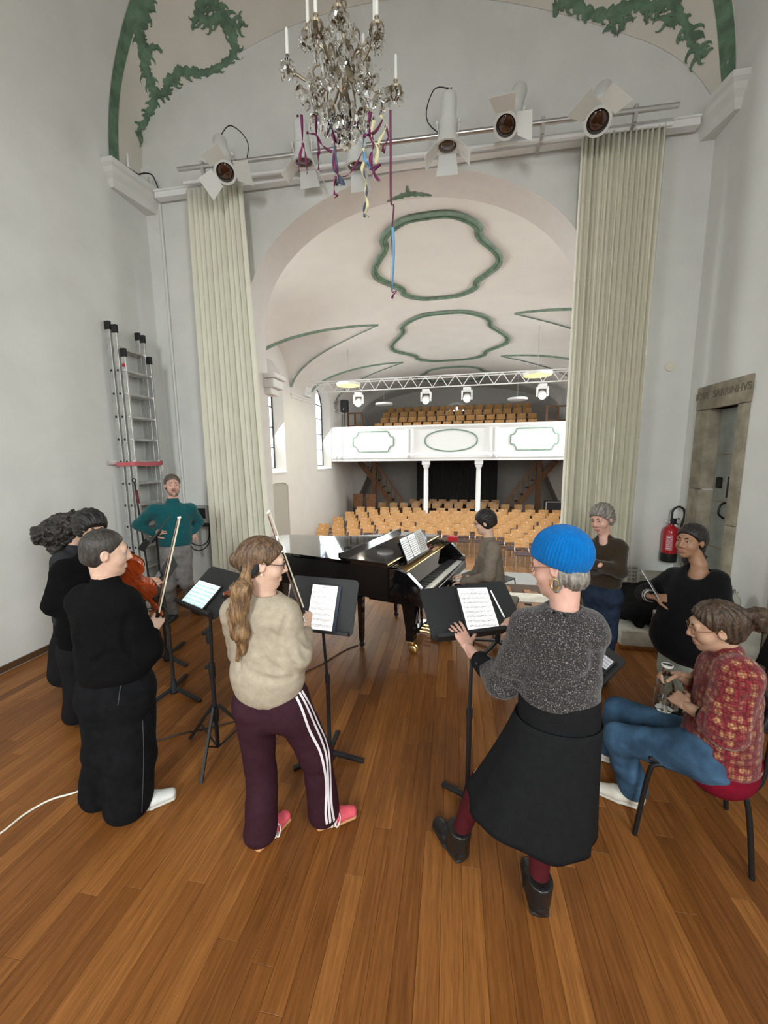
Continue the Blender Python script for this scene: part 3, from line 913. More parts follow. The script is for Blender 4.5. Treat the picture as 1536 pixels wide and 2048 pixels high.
# --- stone doorway with green-grey door leaf in the side wall
fr = thing('door_1', None, None); fr['kind'] = 'structure'
def stone_block(name, y0, y1, z0, z1, x0=XR - .03, x1=XR + .42, par=None):
    b = MB(); b.box(((x0 + x1) / 2, (y0 + y1) / 2, (z0 + z1) / 2), (x1 - x0, y1 - y0, z1 - z0), bev=.012); return b.build(name, m_stone, par or fr, smooth=30)
for z0, z1 in ((.56, 1.62), (1.622, 2.478)): stone_block('jamb_stone', DY1 - .005, 5.0, z0, z1)
for z0, z1 in ((.40, 1.30), (1.302, 2.478)): stone_block('jamb_stone', 4.215, DY0 + .005, z0, z1)
stone_block('lintel_stone', 4.205, 5.005, 2.48, 2.735)
stone_block('sill_stone', DY0, DY1, .50, .57)
b = MB(); b.box((XR + .14, (DY0 + DY1) / 2, (DZ0 + DZ1) / 2), (.06, DY1 - DY0 + .05, DZ1 - DZ0), bev=.01)
leaf = b.build('door_leaf', mat('door_grey', (.34, .37, .34), .6, var=.12), fr)
for z in (1.0, 1.5, 2.0):
    b = MB(); b.box((XR + .108, (DY0 + DY1) / 2, z), (.01, DY1 - DY0 - .06, .012)); b.build('board_joint', m_stone, leaf)
b = MB(); b.box((XR + .104, 4.55, 1.66), (.015, .05, .22), bev=.01); b.box((XR + .10, 4.70, 1.70), (.03, .08, .12), bev=.02); b.build('lock_plate', m_black, leaf)
b = MB(); b.tube(crom([(XR + .105, 4.57, 1.50), (XR + .06, 4.57, 1.47), (XR + .05, 4.57, 1.38), (XR + .10, 4.57, 1.33)], 5), .010, 6); b.build('door_handle', m_black, leaf)
def text_mesh(txt, size, name, material, depth=.004):
    cu = bpy.data.curves.new('inscription', 'FONT'); cu.body = txt; cu.size = size; cu.extrude = depth; cu.align_x = 'CENTER'; cu.align_y = 'CENTER'
    o = bpy.data.objects.new(name, cu); COL.objects.link(o)
    bpy.context.view_layer.update()
    me = bpy.data.meshes.new_from_object(o.evaluated_get(bpy.context.evaluated_depsgraph_get()))
    COL.objects.unlink(o); bpy.data.objects.remove(o)
    me.materials.clear(); me.materials.append(material)
    r = bpy.data.objects.new(name, me); COL.objects.link(r); return r
tx = text_mesh('IOVE  SARRINHVS', .105, 'inscription', mat('cut_letter', (.17, .145, .105), .95))
tx.parent = fr; tx.matrix_world = frame((XR - .0295, 4.60, 2.625), (0, -1, 0), (0, 0, 1), (-1, 0, 0))
# second stone jamb low on the wall nearer the camera
b = MB(); b.box((XR - .01, 3.45, .55), (.06, .50, 1.30), bev=.015); struct(b.build('trim_stone_base', m_stone, smooth=30))
# --- stone steps up to the door: each block its own part
st = thing('stone_steps', 'worn pale stone steps climbing to the old door in the corner', 'steps')
for (x0, x1, y0, y1, z0, z1, nm) in ((1.76, 2.25, 4.17, 5.19, 0, .19, 'step_block'), (2.10, 2.715, 4.17, 5.19, 0, .38, 'step_block'), (2.27, 2.715, 4.55, 5.19, .38, .57, 'step_block'), (2.42, 2.715, 3.72, 4.165, 0, .57, 'step_block')):
    if nm and x0 == 1.76: x1 = 2.097
    b = MB(); b.box(((x0 + x1) / 2, (y0 + y1) / 2, (z0 + z1) / 2), (x1 - x0, y1 - y0, z1 - z0), bev=.014); b.build(nm, m_stone2, st, smooth=30)
b = MB(); b.bar((1.755, 4.16, .02), (1.755, 5.18, .02), .03, .04); b.bar((1.75, 4.16, .02), (2.70, 4.16, .02), .04, .03); b.build('skirting', m_plank, st)
# printed sheet leaning on the wall above the steps
t = thing('printed_sheet', 'pale printed sheet leaning on the wall above the stone steps', 'sheet', (2.18, 5.10, .385))
M = Matrix.Rotation(-.16, 4, 'X')
b = MB(); b.box((0, 0, .13), (.26, .008, .26), M); sh = b.build('panel', mat('paper_grey', (.52, .50, .46), .8), t)
b = MB()
for i in range(3):
    for j in range(5): b.box((-.08 + .08 * i, -.0055, .04 + .045 * j), (.066, .001, .030), M)
b.build('print', mat('print_grey', (.28, .27, .25), .8), sh)
# --- fire extinguisher on the wall
t = thing('fire_extinguisher', 'red fire extinguisher with black hose hanging on the wall by the stone doorway', 'extinguisher', (2.60, 5.09, .72))
b = MB(); b.lathe([(.08, .10), (.082, .12), (.082, .36), (.070, .41), (.03, .44), (.028, .46)], 20); bo = b.build('body', mat('extinguisher_red', (.42, .012, .022), .3, coat=.4), t, smooth=40)
b = MB(); b.lathe([(.079, 0), (.085, .01), (.085, .105), (.080, .11)], 20); b.build('base', m_black, t, smooth=40)
b = MB()
for (z, h) in ((.34, .006), (.16, .006)): b.box((0, 0, z), (.0, .0, .0))
b.grid([[(.0825 * math.sin(a), -.0825 * math.cos(a), z) for a in [(-.95 + .14 * i) for i in range(7)]] for z in (.15, .33)])
b.build('label_panel', mat('label_pink', (.55, .20, .22), .5), bo)
b = MB()
for k in range(7): b.grid([[(.0832 * math.sin(a), -.0832 * math.cos(a), .17 + .022 * k + dz) for a in (-.85, -.6, -.35 + .05 * (k % 3))] for dz in (0, .006)])
b.build('label_text', m_white, bo)
b = MB(); b.box((.02, 0, .49), (.05, .06, .06), bev=.01); b.bar((.02, 0, .52), (.02, -.11, .54), .025, .012); b.bar((.02, 0, .48), (.02, -.10, .47), .02, .010); b.build('valve', m_black, t)
b = MB(); b.tube(crom([(-.005, -.02, .46), (-.012, -.02, .56), (-.005, -.02, .63), (.05, -.02, .67), (.105, -.02, .64), (.12, -.02, .56), (.10, -.02, .45), (.09, -.02, .2)], 6), .012, 8); b.build('hose', m_black, t, smooth=True)
b = MB(); b.tube([(-.055 + .022 * math.cos(a), -.03, .49 + .022 * math.sin(a)) for a in [2 * PI * i / 12 for i in range(12)]], .003, 5, closed=True); b.build('pull_ring', m_steel, t)
# --- round cream wall disc, pipe in the corner, electric box
b = MB(); b.lathe([(.055, 0), (.052, .012), (.0, .014)], 20, frame((2.48, 5.2, 3.02), (1, 0, 0), (0, 0, 1), (0, -1, 0)), cap=False); tag(b.build('wall_cover', mat('cream_cover', (.74, .70, .58), .6), smooth=40), 'round cream cover plate on the wall beside the tall right curtain', 'cover plate')
b = MB(); b.tube([(-3.98, 5.175, .0), (-3.98, 5.175, 5.45)], .018, 8); o = b.build('wall_pipe', m_wall, smooth=True); tag(o, 'thin white pipe running up the corner behind the ladder', 'pipe')
t = thing('patch_box', 'grey electric patch box with black sockets on the wall behind the person in teal', 'patch box', (-3.72, 5.19, 1.06))
b = MB(); b.box((0, -.05, .13), (.40, .10, .26), bev=.012); b.build('housing', mat('box_grey', (.34, .34, .32), .5), t)
b = MB(); b.box((.06, -.103, .15), (.16, .012, .15)); b.build('socket_panel', m_black, t)
for i in range(3):
    b = MB(); b.box((-.10, -.103, .07 + .06 * i), (.04, .01, .035)); b.build('socket', m_black, t)
b = MB(); b.box((0, -.08, -.02), (.42, .16, .03)); b.build('shelf', m_black, t)
for k, pts in enumerate(([(-.2, -.12, -.22), (-.10, -.13, -.30), (.05, -.12, -.33), (.16, -.10, -.24), (.17, -.08, -.02)], [(-.16, -.13, -.26), (-.08, -.14, -.38), (.05, -.13, -.40), (.17, -.10, -.28), (.19, -.08, -.02)], [(.06, -.11, .02), (.05, -.12, -.2), (.07, -.12, -.5)])):
    b = MB(); b.tube(crom(pts, 6), .008, 6); b.build('cable', m_black if k < 2 else mat('cable_grey', (.35, .35, .35), .6), t, smooth=True)
# --- curtains beside the arch
m_curt = mat('cream_curtain', (.80, .775, .66), .95, var=.02, scale=3)
drape('curtain', -3.43, -2.66, 4.985, .02, 5.43, m_curt, 11, .075, 3, label='tall cream pleated curtain hanging between the ladder and the arch', hallobj=False, flare=(-.02, .17))
drape('curtain', 1.33, 2.13, 4.985, .02, 5.40, m_curt, 15, .070, 8, label='tall cream pleated curtain hanging beside the stone doorway corner', hallobj=False, flare=(0, -.03))
# --- lighting rail over the arch
rl = thing('lighting_rail', 'white lighting rail with steel pipe across the wall over the arch', 'rail')
A, B = Vector((-3.96, 5.11, 5.50)), Vector((2.50, 5.11, 5.46))
b = MB(); b.bar(A, B, .10, .085, bev=.006); b.bar(A + Vector((0, -.055, .035)), B + Vector((0, -.055, .035)), .02, .02); b.build('track', m_white, rl)
P0, P1 = Vector((-3.44, 4.86, 5.60)), Vector((2.19, 4.86, 5.48))
b = MB(); b.tube([P0, P1], .026, 10); b.build('pipe', m_steel, rl, smooth=True)
b = MB(); b.tube([P0 + Vector((0, .1, -.09)), P1 + Vector((0, .1, -.09))], .022, 8); b.build('pipe', m_white, rl, smooth=True)
for f in (.06, .27, .36, .60, .77, .93):
    p = P0.lerp(P1, f)
    b = MB(); b.bar(p + Vector((0, 0, .05)), p + Vector((0, .02, -.10)), .035, .05); b.bar(p + Vector((0, .02, -.10)), p + Vector((0, .28, -.10)), .03, .02); b.build('bracket', mat('bracket_grey', (.45, .45, .42), .5), rl)
m_lensd = mat('dark_lens', (.045, .016, .008), .06, coat=1.0)
m_lamp = mat('lamp_white', (.76, .77, .75), .45)
def stage_spot(rear, front, label, doors, d_r=4.86, d_f=4.70, lens=True, cable=None):
    R_ = Vector(on_y(*rear, d_r)); F_ = Vector(on_y(*front, d_f))
    t = thing('theatre_spot', label, 'spotlight', (R_ + F_) / 2, 0, 'white theatre spots on the rail over the arch')
    o_ = (R_ + F_) / 2
    z = (F_ - R_).normalized(); L = (F_ - R_).length
    x = Vector((1, 0, 0)); x = (x - z * x.dot(z)).normalized(); y = z.cross(x)
    M = frame(R_ - o_, x, y, z)
    b = MB(); b.lathe([(.05, -.02), (.075, .0), (.085, .03), (.085, L * .5), (.095, L * .52), (.095, L * .60), (.088, L * .62), (.092, L * .8), (.118, L), (.122, L + .02)], 20, M, cap=False); b.add([M @ Vector((.06 * math.cos(2 * PI * k / 12), .06 * math.sin(2 * PI * k / 12), -.015)) for k in range(12)], [tuple(range(12))])
    bo = b.build('housing', m_lamp, t, smooth=35)
    b = MB(); b.lathe([(.122, L + .02), (.125, L + .035), (.100, L + .035)], 20, M, cap=False); b.build('front_ring', m_lamp, bo, smooth=35)
    b = MB(); b.lathe([(.100, L + .0), (.085, L + .018), (.05, L + .032), (.001, L + .038)], 20, M, cap=False); b.build('lens', m_lensd, bo, smooth=True)
    for (ang, open_) in doors:
        ra = math.radians(ang); rad = x * math.cos(ra) + y * math.sin(ra); tan = z.cross(rad)
        oo = math.radians(open_); dirn = rad * math.sin(oo) + z * math.cos(oo)
        c = (F_ - o_) + z * .035 + rad * .115
        b = MB(); n2 = tan.cross(dirn).normalized()
        vs = [c - tan * .095, c + tan * .095, c + tan * .125 + dirn * .19, c - tan * .125 + dirn * .19]
        b.add(vs + [v + n2 * .004 for v in vs], [(0, 1, 2, 3), (7, 6, 5, 4), (0, 4, 5, 1), (1, 5, 6, 2), (2, 6, 7, 3), (3, 7, 4, 0)]); b.build('barn_door', m_lamp, t)
    b = MB()
    mid = z * (L * .05)
    hook = Vector((o_.x, 4.86, P0.z + (P1.z - P0.z) * (o_.x - P0.x) / (P1.x - P0.x))) - o_
    for s_ in (-1, 1): b.bar(mid + x * .115 * s_, hook + x * .10 * s_ + Vector((0, 0, -.02)), .012, .035); b.ball(mid + x * .12 * s_, .022, 6)
    b.bar(hook + x * -.11 + Vector((0, 0, -.02)), hook + x * .11 + Vector((0, 0, -.02)), .012, .035); b.build('yoke', m_lamp, t)
    b = MB(); b.bar((R_ - o_) - z * .02 + x * .02, (R_ - o_) - z * .06 + x * .02, .02, .02); b.bar((R_ - o_) - z * .02 - x * .02, (R_ - o_) - z * .065 - x * .02, .02, .02); b.build('plug', m_black, t)
    if cable:
        b = MB(); b.tube(crom([(R_ - o_) - z * .06] + [Vector(c) + (hook if i else Vector((0, 0, 0))) * 0 + Vector((0, 0, 0)) for i, c in enumerate(cable)] + [hook + Vector((.15, .1, -.08))], 6), .006, 5); b.build('cable', m_black, t, smooth=True)
    return t
stage_spot((439, 282), (450, 342), 'white theatre spot with open flaps over the ladder-side curtain', ((100, 62), (190, 62), (-10, 62)), 4.92, 4.62, cable=[(.16, -.05, .26), (.34, 0, .08)])
stage_spot((600, 244), (607, 318), 'white theatre spot pointing down, behind the streamers, first from the ladder', ((-90, 12), (180, 45), (0, 25)), 4.78, 4.84)
stage_spot((706, 255), (712, 325), 'white theatre spot pointing down, hidden partly by the chandelier drops', ((-90, 12), (0, 30)), 4.78, 4.84)
stage_spot((898, 190), (895, 286), 'white theatre spot pointing straight down with a cable loop', ((-90, 12), (180, 40), (0, 45)), 4.78, 4.80, cable=[(-.16, 0, .30), (-.22, 0, .0)])
stage_spot((1040, 180), (1013, 248), 'white theatre spot between the straight-down one and the one over the curtain', ((100, 60), (10, 60)), 4.92, 4.64)
stage_spot((1208, 178), (1196, 240), 'white theatre spot over the curtain by the doorway corner', ((60, 62), (140, 62)), 4.92, 4.60)
# --- things on the capital: candles, cable
for i, (y_, l_) in enumerate(((4.80, .22), (5.03, .2))):
    b = MB(); b.lathe([(.013, 0), (.012, l_ - .01), (.004, l_)], 8, Matrix.Translation((XL + .13, y_, 5.605))); b.lathe([(.03, -.0), (.03, .02), (.015, .03)], 8, Matrix.Translation((XL + .13, y_, 5.605)))
    tag(b.build('candle', m_white, smooth=40), ('white candle on the wall capital, next to the painted green band', 'white candle on the wall capital, next to the rail end')[i], 'candle', 'candles on the capital')
b = MB(); b.tube(crom([(XL + .16, 4.72, 5.62), (XL + .2, 4.85, 5.62), (XL + .17, 4.92, 5.66), (XL + .2, 5.0, 5.72), (XL + .24, 5.08, 5.74), (XL + .27, 5.13, 5.62)], 6), .009, 6); tag(b.build('cable', m_black, smooth=True), 'black cable looping over the wall capital to the rail', 'cable')
# --- triple extension ladder
lad = thing('extension_ladder', 'tall triple aluminium ladder strapped upright against the side wall', 'ladder')
Y0, Y1 = 4.315, 4.775
secs = ((-4.165, 3.62, .0), (-4.085, 3.46, .02), (-4.005, 3.30, .0))
zr = [0.30 + .28 * i for i in range(12)]
for k, (x, h, dy) in enumerate(secs):
    top = h if k != 1 else 3.58
    for y in (Y0 + .012 * k, Y1 - .012 * k):
        b = MB(); b.box((x, y, top / 2), (.062, .026, top), bev=.004); b.build('stile', m_alu, lad)
    for z in zr:
        if z > top - .1: continue
        b = MB(); b.box((x, (Y0 + Y1) / 2, z), (.034, Y1 - Y0, .03), bev=.005); b.build('rung', m_alu, lad)
    for y in (Y0 + .012 * k, Y1 - .012 * k):
        b = MB(); b.box((x, y, top + .01), (.072, .036, .10), bev=.006); b.build('end_cap', m_black, lad)
for k in (0, 1, 2):
    for z in zr:
        if z > 3.2: continue
        b = MB(); b.box((secs[k][0], Y0 + .012 * k - .0145, z), (.022, .004, .026)); b.build('rung_plug', m_black, lad)
b = MB(); b.tube([(secs[0][0] + .01, Y0 + .02, 3.40), (secs[0][0] + .01, Y1 - .02, 3.40)], .028, 10); b.build('top_roller', mat('roller_cream', (.72, .68, .56), .6), lad)
b = MB(); b.lathe([(.022, 0), (.022, .003)], 16, frame((secs[2][0] - .0, Y0 + .008, 3.16), (1, 0, 0), (0, 0, 1), (0, -1, 0))); b.build('round_badge', mat('badge_red', (.45, .02, .05), .5), lad)
t = thing('ladder_strap', 'faded red strap holding the ladder to its wall bracket', 'strap')
ring = [(XL + .02, Y0 - .06, 1.95), (-4.10, Y0 - .03, 1.95), (-3.965, Y0 - .012, 1.955), (-3.955, (Y0 + Y1) / 2, 1.945), (-3.965, Y1 + .012, 1.96), (-4.1, Y1 + .03, 1.965)]
b = MB(); b.grid([[(p[0], p[1], p[2] + dz) for p in crom(ring, 4)] for dz in (-.026, .026)]); o = b.build('webbing', mat('strap_pink', (.55, .13, .15), .8), t)
md = o.modifiers.new('th', 'SOLIDIFY'); md.thickness = .004
b = MB(); b.bar((XL + .02, Y0 - .16, 1.97), (XL + .02, Y1 + .06, 1.97), .03, .05); b.bar((XL + .04, Y1 + .02, 1.98), (-4.05, Y1 + .10, 1.98), .014, .014); b.build('wall_bracket', m_alu, t)
b = MB(); b.box((-3.97, Y1 + .0, 1.89), (.004, .03, .09)); b.build('tag', m_white, t)
t = thing('curtain_wand', 'thin black rod with ring handle leaning on the ladder', 'rod')
b = MB(); b.tube([(-3.90, 4.30, .02), (-3.965, 4.27, 1.72)], .011, 8); b.build('shaft', m_black, t)
b = MB(); b.tube([(-3.966 + .024 * math.cos(a), 4.265, 1.745 + .024 * math.sin(a)) for a in [2 * PI * i / 12 for i in range(12)]], .007, 6, closed=True); b.build('ring', m_black, t)
b = MB(); b.tube([(-3.945, 4.28, 1.45), (-3.955, 4.275, 1.62)], .015, 8); b.build('grip', mat('dark_red', (.15, .01, .02), .6), t)
# --- painted vines on the choir vault (follow the curved surface)
_cm = CEIL.data
BV = BVHTree.FromPolygons([v.co for v in _cm.vertices], [tuple(p.vertices) for p in _cm.polygons])
_wm = bpy.data.objects['wall_front'].data
def on_vault(x, y):
    d = Vector(ray(x, y)).normalized(); h = BV.ray_cast(Vector(CAM_P), d)
    if h[0] is None:
        q = on_y(x, y, YA); return Vector(q), Vector((0, -1, 0))
    n_ = h[1]
    if n_.dot(d) > 0: n_ = -n_
    return h[0], n_
def vine(pts, w0, w1, hooks=True, seed=0):
    r = random.Random(seed); b = MB()
    P = crom([(x, y, 0) for x, y in pts], 7); n = len(P); H = [on_vault(p.x, p.y) for p in P]
    rows = []
    for i, (p, nn) in enumerate(H):
        t_ = (H[min(i + 1, n - 1)][0] - H[max(i - 1, 0)][0]).normalized(); sd = t_.cross(nn).normalized()
        w = (w0 + (w1 - w0) * i / n) * (1 + .28 * math.sin(i * 1.3 + seed) + .15 * math.sin(i * 2.9))
        rows.append([p - sd * w + nn * .003, p - sd * w * .6 + nn * .016, p + sd * w * .6 + nn * .016, p + sd * w + nn * .003])
    b.grid(rows)
    if hooks:
        for i in range(2, n - 1, 3):
            p, nn = H[i]; t_ = (H[i + 1][0] - H[i - 1][0]).normalized(); s_ = r.choice((-1, 1)); sd = t_.cross(nn).normalized() * s_
            L = r.uniform(.05, .115); pr = []
            for k in range(7):
                a = k / 6; q = p + sd * (L * math.sin(a * 1.9)) + t_ * L * (.15 + .9 * (1 - math.cos(a * 2.0)) * .6) * r.choice((1,))
                pr.append(q + nn * .010)
            rr = []
            for k, q in enumerate(pr):
                td = (pr[min(k + 1, 6)] - pr[max(k - 1, 0)]).normalized(); ss = td.cross(nn).normalized(); w = .024 * (1 - k / 6.6)
                rr.append([q - ss * w, q + nn * .006, q + ss * w])
            b.grid(rr)
    return b.build('painted_vine', m_green, CEIL, smooth=50)
Z4 = lambda pts: [(200 + x * .2083, y * .2083) for x, y in pts]
vine(Z4([(470, -60), (430, 60), (380, 200), (370, 320), (400, 430), (440, 510), (430, 620), (455, 720), (500, 830), (520, 920), (500, 1030), (450, 1120), (430, 1190), (385, 1240), (345, 1290)]), .085, .022, True, 1)
vine(Z4([(500, 880), (600, 900), (640, 850), (650, 780), (730, 730), (790, 680), (900, 700), (1050, 690), (1180, 620), (1280, 520), (1290, 400), (1240, 270), (1150, 190), (1040, 200), (960, 160), (950, 90), (1010, 10), (1090, 20), (1110, 110)]), .04, .055, True, 2)
vine(Z4([(440, 510), (500, 455), (560, 460), (595, 510)]), .035, .015, False, 3)
vine(Z4([(1160, 30), (1190, 120), (1260, 220), (1330, 250), (1375, 215)]), .035, .02, True, 4)
vine(Z4([(960, 160), (910, 200), (885, 290)]), .04, .012, False, 5)
Z5 = lambda pts: [(1090 + x * .2604, y * .2604) for x, y in pts]
vine(Z5([(60, 90), (140, 30), (230, 30), (330, 100), (470, 110), (590, 60), (680, 40), (760, 50), (850, 50), (950, 20), (1040, 20)]), .055, .05, True, 6)
vine(Z5([(540, 110), (580, 160), (600, 235)]), .05, .02, True, 7)
vine(Z5([(560, 130), (510, 180), (495, 230)]), .045, .03, True, 7)
vine(Z5([(780, 60), (775, 120), (785, 185)]), .03, .015, False, 8)
vine(Z5([(900, 60), (870, 100), (840, 150)]), .03, .015, False, 8)
vine(Z5([(1010, 60), (1050, 130), (1100, 230), (1110, 300), (1150, 370), (1190, 430)]), .035, .03, True, 9)
vine(Z5([(1100, 240), (1070, 290), (1040, 300), (1035, 280)]), .022, .012, False, 9)
vine(Z5([(1060, 150), (1000, 120), (940, 130), (950, 200)]), .02, .02, True, 10)
vine(Z5([(1150, 410), (1190, 400), (1240, 430)]), .05, .015, True, 12)
vine([(792, 404), (812, 396), (825, 392), (840, 397), (858, 402)], .012, .012, True, 13) if False else None
# ornament painted on the crown of the arch reveal
b = MB()
for (x, y, r_) in ((-.70, 5.5, .05), (-.62, 5.5, .06), (-.54, 5.5, .05)):
    pass
def reveal_pt(x, y): return Vector((x, y, AZ + AB_ * math.sqrt(max(0, 1 - ((x - AX) / AA) ** 2)) - .006))
rows = []
for k in range(21):
    s_ = -1 + 2 * k / 20; w = .05 * (1 - abs(s_) ** 1.5) * (1 + .5 * math.sin(k * 2.1)) + .012
    rows.append([reveal_pt(-.62 + .30 * s_, 5.62 - w + .06 * abs(s_)), reveal_pt(-.62 + .30 * s_, 5.62 + w * .6 + .06 * abs(s_))])
b.grid(rows); rows = []
for k in range(6): rows.append([reveal_pt(-.66 + .004 * k, 5.60 - .03 * k), reveal_pt(-.60 - .004 * k, 5.60 - .03 * k)])
b.grid(rows); b.build('painted_ornament', m_green, bpy.data.objects['trim_arch_reveal'])
# ================================================================== CHANDELIER
m_crys = mat('crystal_glass', (.95, .95, .93), .03, trans=1.0, ior=1.5)
m_bronze = mat('old_bronze', (.30, .25, .17), .35, .5)
m_candle = mat('candle_white', (.9, .89, .84), .5, emit=(1, .98, .93), estr=.08)
CH = Vector((-.845, 3.20, 0))
ch = thing('chandelier', 'crystal chandelier with white candles hanging over the stage', 'chandelier', CH)
b = MB(); b.tube([(0, 0, 5.28), (0, 0, 8.95)], .008, 6); b.build('suspension', m_bronze, ch)
b = MB(); b.tube([(.035 * math.cos(a), 0, 5.27 + .035 * math.sin(a)) for a in [2 * PI * i / 14 for i in range(14)]], .007, 6, closed=True); b.build('hanging_ring', m_bronze, ch)
b = MB(); b.lathe([(.015, 5.23), (.05, 5.2), (.02, 5.15), (.035, 5.08), (.06, 5.04), (.025, 4.98), (.03, 4.9), (.075, 4.83), (.085, 4.79), (.03, 4.73), (.028, 4.66), (.05, 4.62), (.02, 4.56)], 14); b.build('stem', m_bronze, ch, smooth=40)
b = MB(); b.ball((0, 0, 4.50), .075, 12); b.build('crystal_ball', m_crys, ch, smooth=True)
drop_me = {}
def drop_mesh(sz):
    if sz not in drop_me:
        b = MB(); w, h = sz * .42, sz
        b.lathe([(.001, 0), (w * .6, -h * .16), (w, -h * .55), (w * .6, -h * .82), (.001, -h)], 6, Matrix.Diagonal((1, .45, 1, 1)), cap=False)
        drop_me[sz] = b.mesh('crystal_drop', m_crys)
    return drop_me[sz]
rch = random.Random(5); ndrop = [0]
def drop(p, sz):
    o = bpy.data.objects.new('crystal_drop', drop_mesh(sz)); COL.objects.link(o); o.parent = ch; o.location = p; o.rotation_euler = (rch.uniform(-.15, .15), rch.uniform(-.15, .15), rch.uniform(0, 6.3)); ndrop[0] += 1
def arm(ang, rad, z0, zc, lean=0, cl=.20):
    c, s_ = math.cos(ang), math.sin(ang)
    pts = [(0.03, z0), (rad * .35, z0 - .09), (rad * .68, z0 - .05), (rad * .95, z0 + .0), (rad, zc - .05), (rad, zc)]
    b = MB(); b.tube(crom([(r_ * c, r_ * s_, z) for r_, z in pts], 5), .010, 6); a_ = b.build('arm', m_bronze, ch, smooth=True)
    b = MB(); b.tube(crom([(rad * .45 * c, rad * .45 * s_, z0 - .09), (rad * .55 * c, rad * .55 * s_, z0 + .02), (rad * .42 * c, rad * .42 * s_, z0 + .07), (rad * .3 * c, rad * .3 * s_, z0 + .03)], 5), .007, 5); b.build('scroll', m_bronze, a_, smooth=True)
    b = MB(); b.lathe([(.005, zc - .02), (.045, zc - .005), (.05, zc + .008), (.012, zc + .006), (.012, zc + .05), (.017, zc + .065)], 10, Matrix.Translation((rad * c, rad * s_, 0)), cap=False); b.build('drip_pan', m_crys if rch.random() < .4 else m_bronze, a_, smooth=40)
    b = MB(); b.lathe([(.0125, zc + .05), (.0115, zc + .05 + cl - .015), (.004, zc + .05 + cl)], 8, Matrix.Translation((rad * c, rad * s_, 0))); b.build('candle', m_candle, a_, smooth=40)
    for k in range(7):
        a2 = 2 * PI * k / 7; drop((rad * c + .048 * math.cos(a2), rad * s_ + .048 * math.sin(a2), zc - .01), .075 if k % 2 else .055)
    for k in range(3): drop((rad * c * (.4 + .2 * k), rad * s_ * (.4 + .2 * k), z0 - .075), .11)
for i in range(6): arm(math.radians(20 + 60 * i), .40, 4.80, 4.78 + .05 * (i % 2), cl=.19)
for i in range(5): arm(math.radians(-8 + 72 * i), .25, 5.02, 4.98 + .03 * (i % 2), cl=.22)
for (n, r_, z, sz) in ((12, .20, 4.72, .14), (10, .13, 4.60, .16), (8, .09, 5.16, .09), (9, .10, 4.95, .13), (14, .30, 4.70, .10), (7, .06, 4.52, .13)):
    for k in range(n):
        a = 2 * PI * k / n + r_ * 9; drop((r_ * math.cos(a), r_ * math.sin(a), z + rch.uniform(-.03, .03)), sz)
# bead chains as one part
b = MB()
for i in range(11):
    a = 2 * PI * i / 11
    for k in range(9):
        f = k / 8; r_ = .06 + .30 * f; z = 5.16 - .36 * f - .10 * math.sin(PI * f); b.ball((r_ * math.cos(a), r_ * math.sin(a), z), .010, 4)
o = b.build('bead_chain', m_crys, ch, smooth=True); o['kind'] = 'stuff'
# paper streamers caught in the chandelier
S_PUR, S_BLU, S_CRM = mat('streamer_purple', (.20, .03, .11), .6), mat('streamer_blue', (.16, .38, .62), .5), mat('streamer_cream', (.80, .74, .46), .6)
S_GRY = mat('streamer_steel', (.10, .12, .18), .35)
def streamer(pts, m, label, y=3.2, w=.016, twist=6.0):
    P = crom([on_y(px_, py_, y + .02 * math.sin(i * 2.3)) for i, (px_, py_) in enumerate(pts)], 8); n = len(P); rows = []
    for i, p in enumerate(P):
        t_ = (P[min(i + 1, n - 1)] - P[max(i - 1, 0)]).normalized(); a = twist * i / n
        s_ = Vector((math.cos(a), math.sin(a), .25)); s_ = (s_ - t_ * s_.dot(t_)).normalized() * w / 2
        rows.append([p - s_, p + s_])
    b = MB(); b.grid(rows); o = b.build('paper_streamer', m, smooth=True)
    md = o.modifiers.new('th', 'SOLIDIFY'); md.thickness = .0015
    return tag(o, label, 'streamer', 'paper streamers hanging from the chandelier')
ZC = lambda pts: [(560 + x * .2002, 200 + y * .2002) for x, y in pts]
streamer(ZC([(1103, 100), (1105, 500), (1108, 1000), (1135, 1060), (1118, 1300), (1105, 1650), (1112, 1900), (1160, 1910), (1130, 1950), (1118, 1985)]), S_PUR, 'longest purple streamer, hanging far below the chandelier in front of the arch', w=.017, twist=3)
streamer(ZC([(1125, 1270), (1135, 1500), (1125, 1750), (1122, 1900)]), S_BLU, 'pale blue streamer twisted along the lower end of the longest purple one', 3.19, .022, 1.5)
streamer(ZC([(215, 150), (222, 420), (200, 560), (190, 720)]), S_PUR, 'purple streamer end hanging at the ladder side, first strand of a forked pair', 3.2, .022)
streamer(ZC([(225, 430), (255, 560), (270, 740)]), S_PUR, 'purple streamer end hanging at the ladder side, second strand of a forked pair', 3.21, .02)
streamer(ZC([(360, 150), (362, 340), (390, 500), (380, 560), (385, 700)]), S_PUR, 'straight purple streamer between the forked pair and the dark knot', 3.22, .022)
streamer(ZC([(265, 320), (300, 340), (360, 350), (400, 420), (440, 470), (520, 520)]), S_PUR, 'purple streamer strung sideways to the dark knot', 3.23, .02)
streamer(ZC([(545, 200), (540, 400), (545, 600), (570, 740), (600, 800), (620, 840), (560, 820)]), S_GRY, 'dark steel coloured streamer bunch hanging under the glass ball', 3.2, .045, 9)
streamer(ZC([(525, 330), (550, 500), (540, 620), (580, 760)]), S_PUR, 'purple streamer wound round the dark bunch', 3.18, .025, 9)
streamer(ZC([(560, 760), (540, 860), (545, 940), (575, 950), (545, 980)]), S_PUR, 'short purple curl ending in a hook under the dark bunch', 3.2, .018)
streamer(ZC([(600, 770), (680, 750), (760, 640), (830, 500)]), S_PUR, 'thin purple streamer sagging sideways between the two bunches', 3.2, .013)
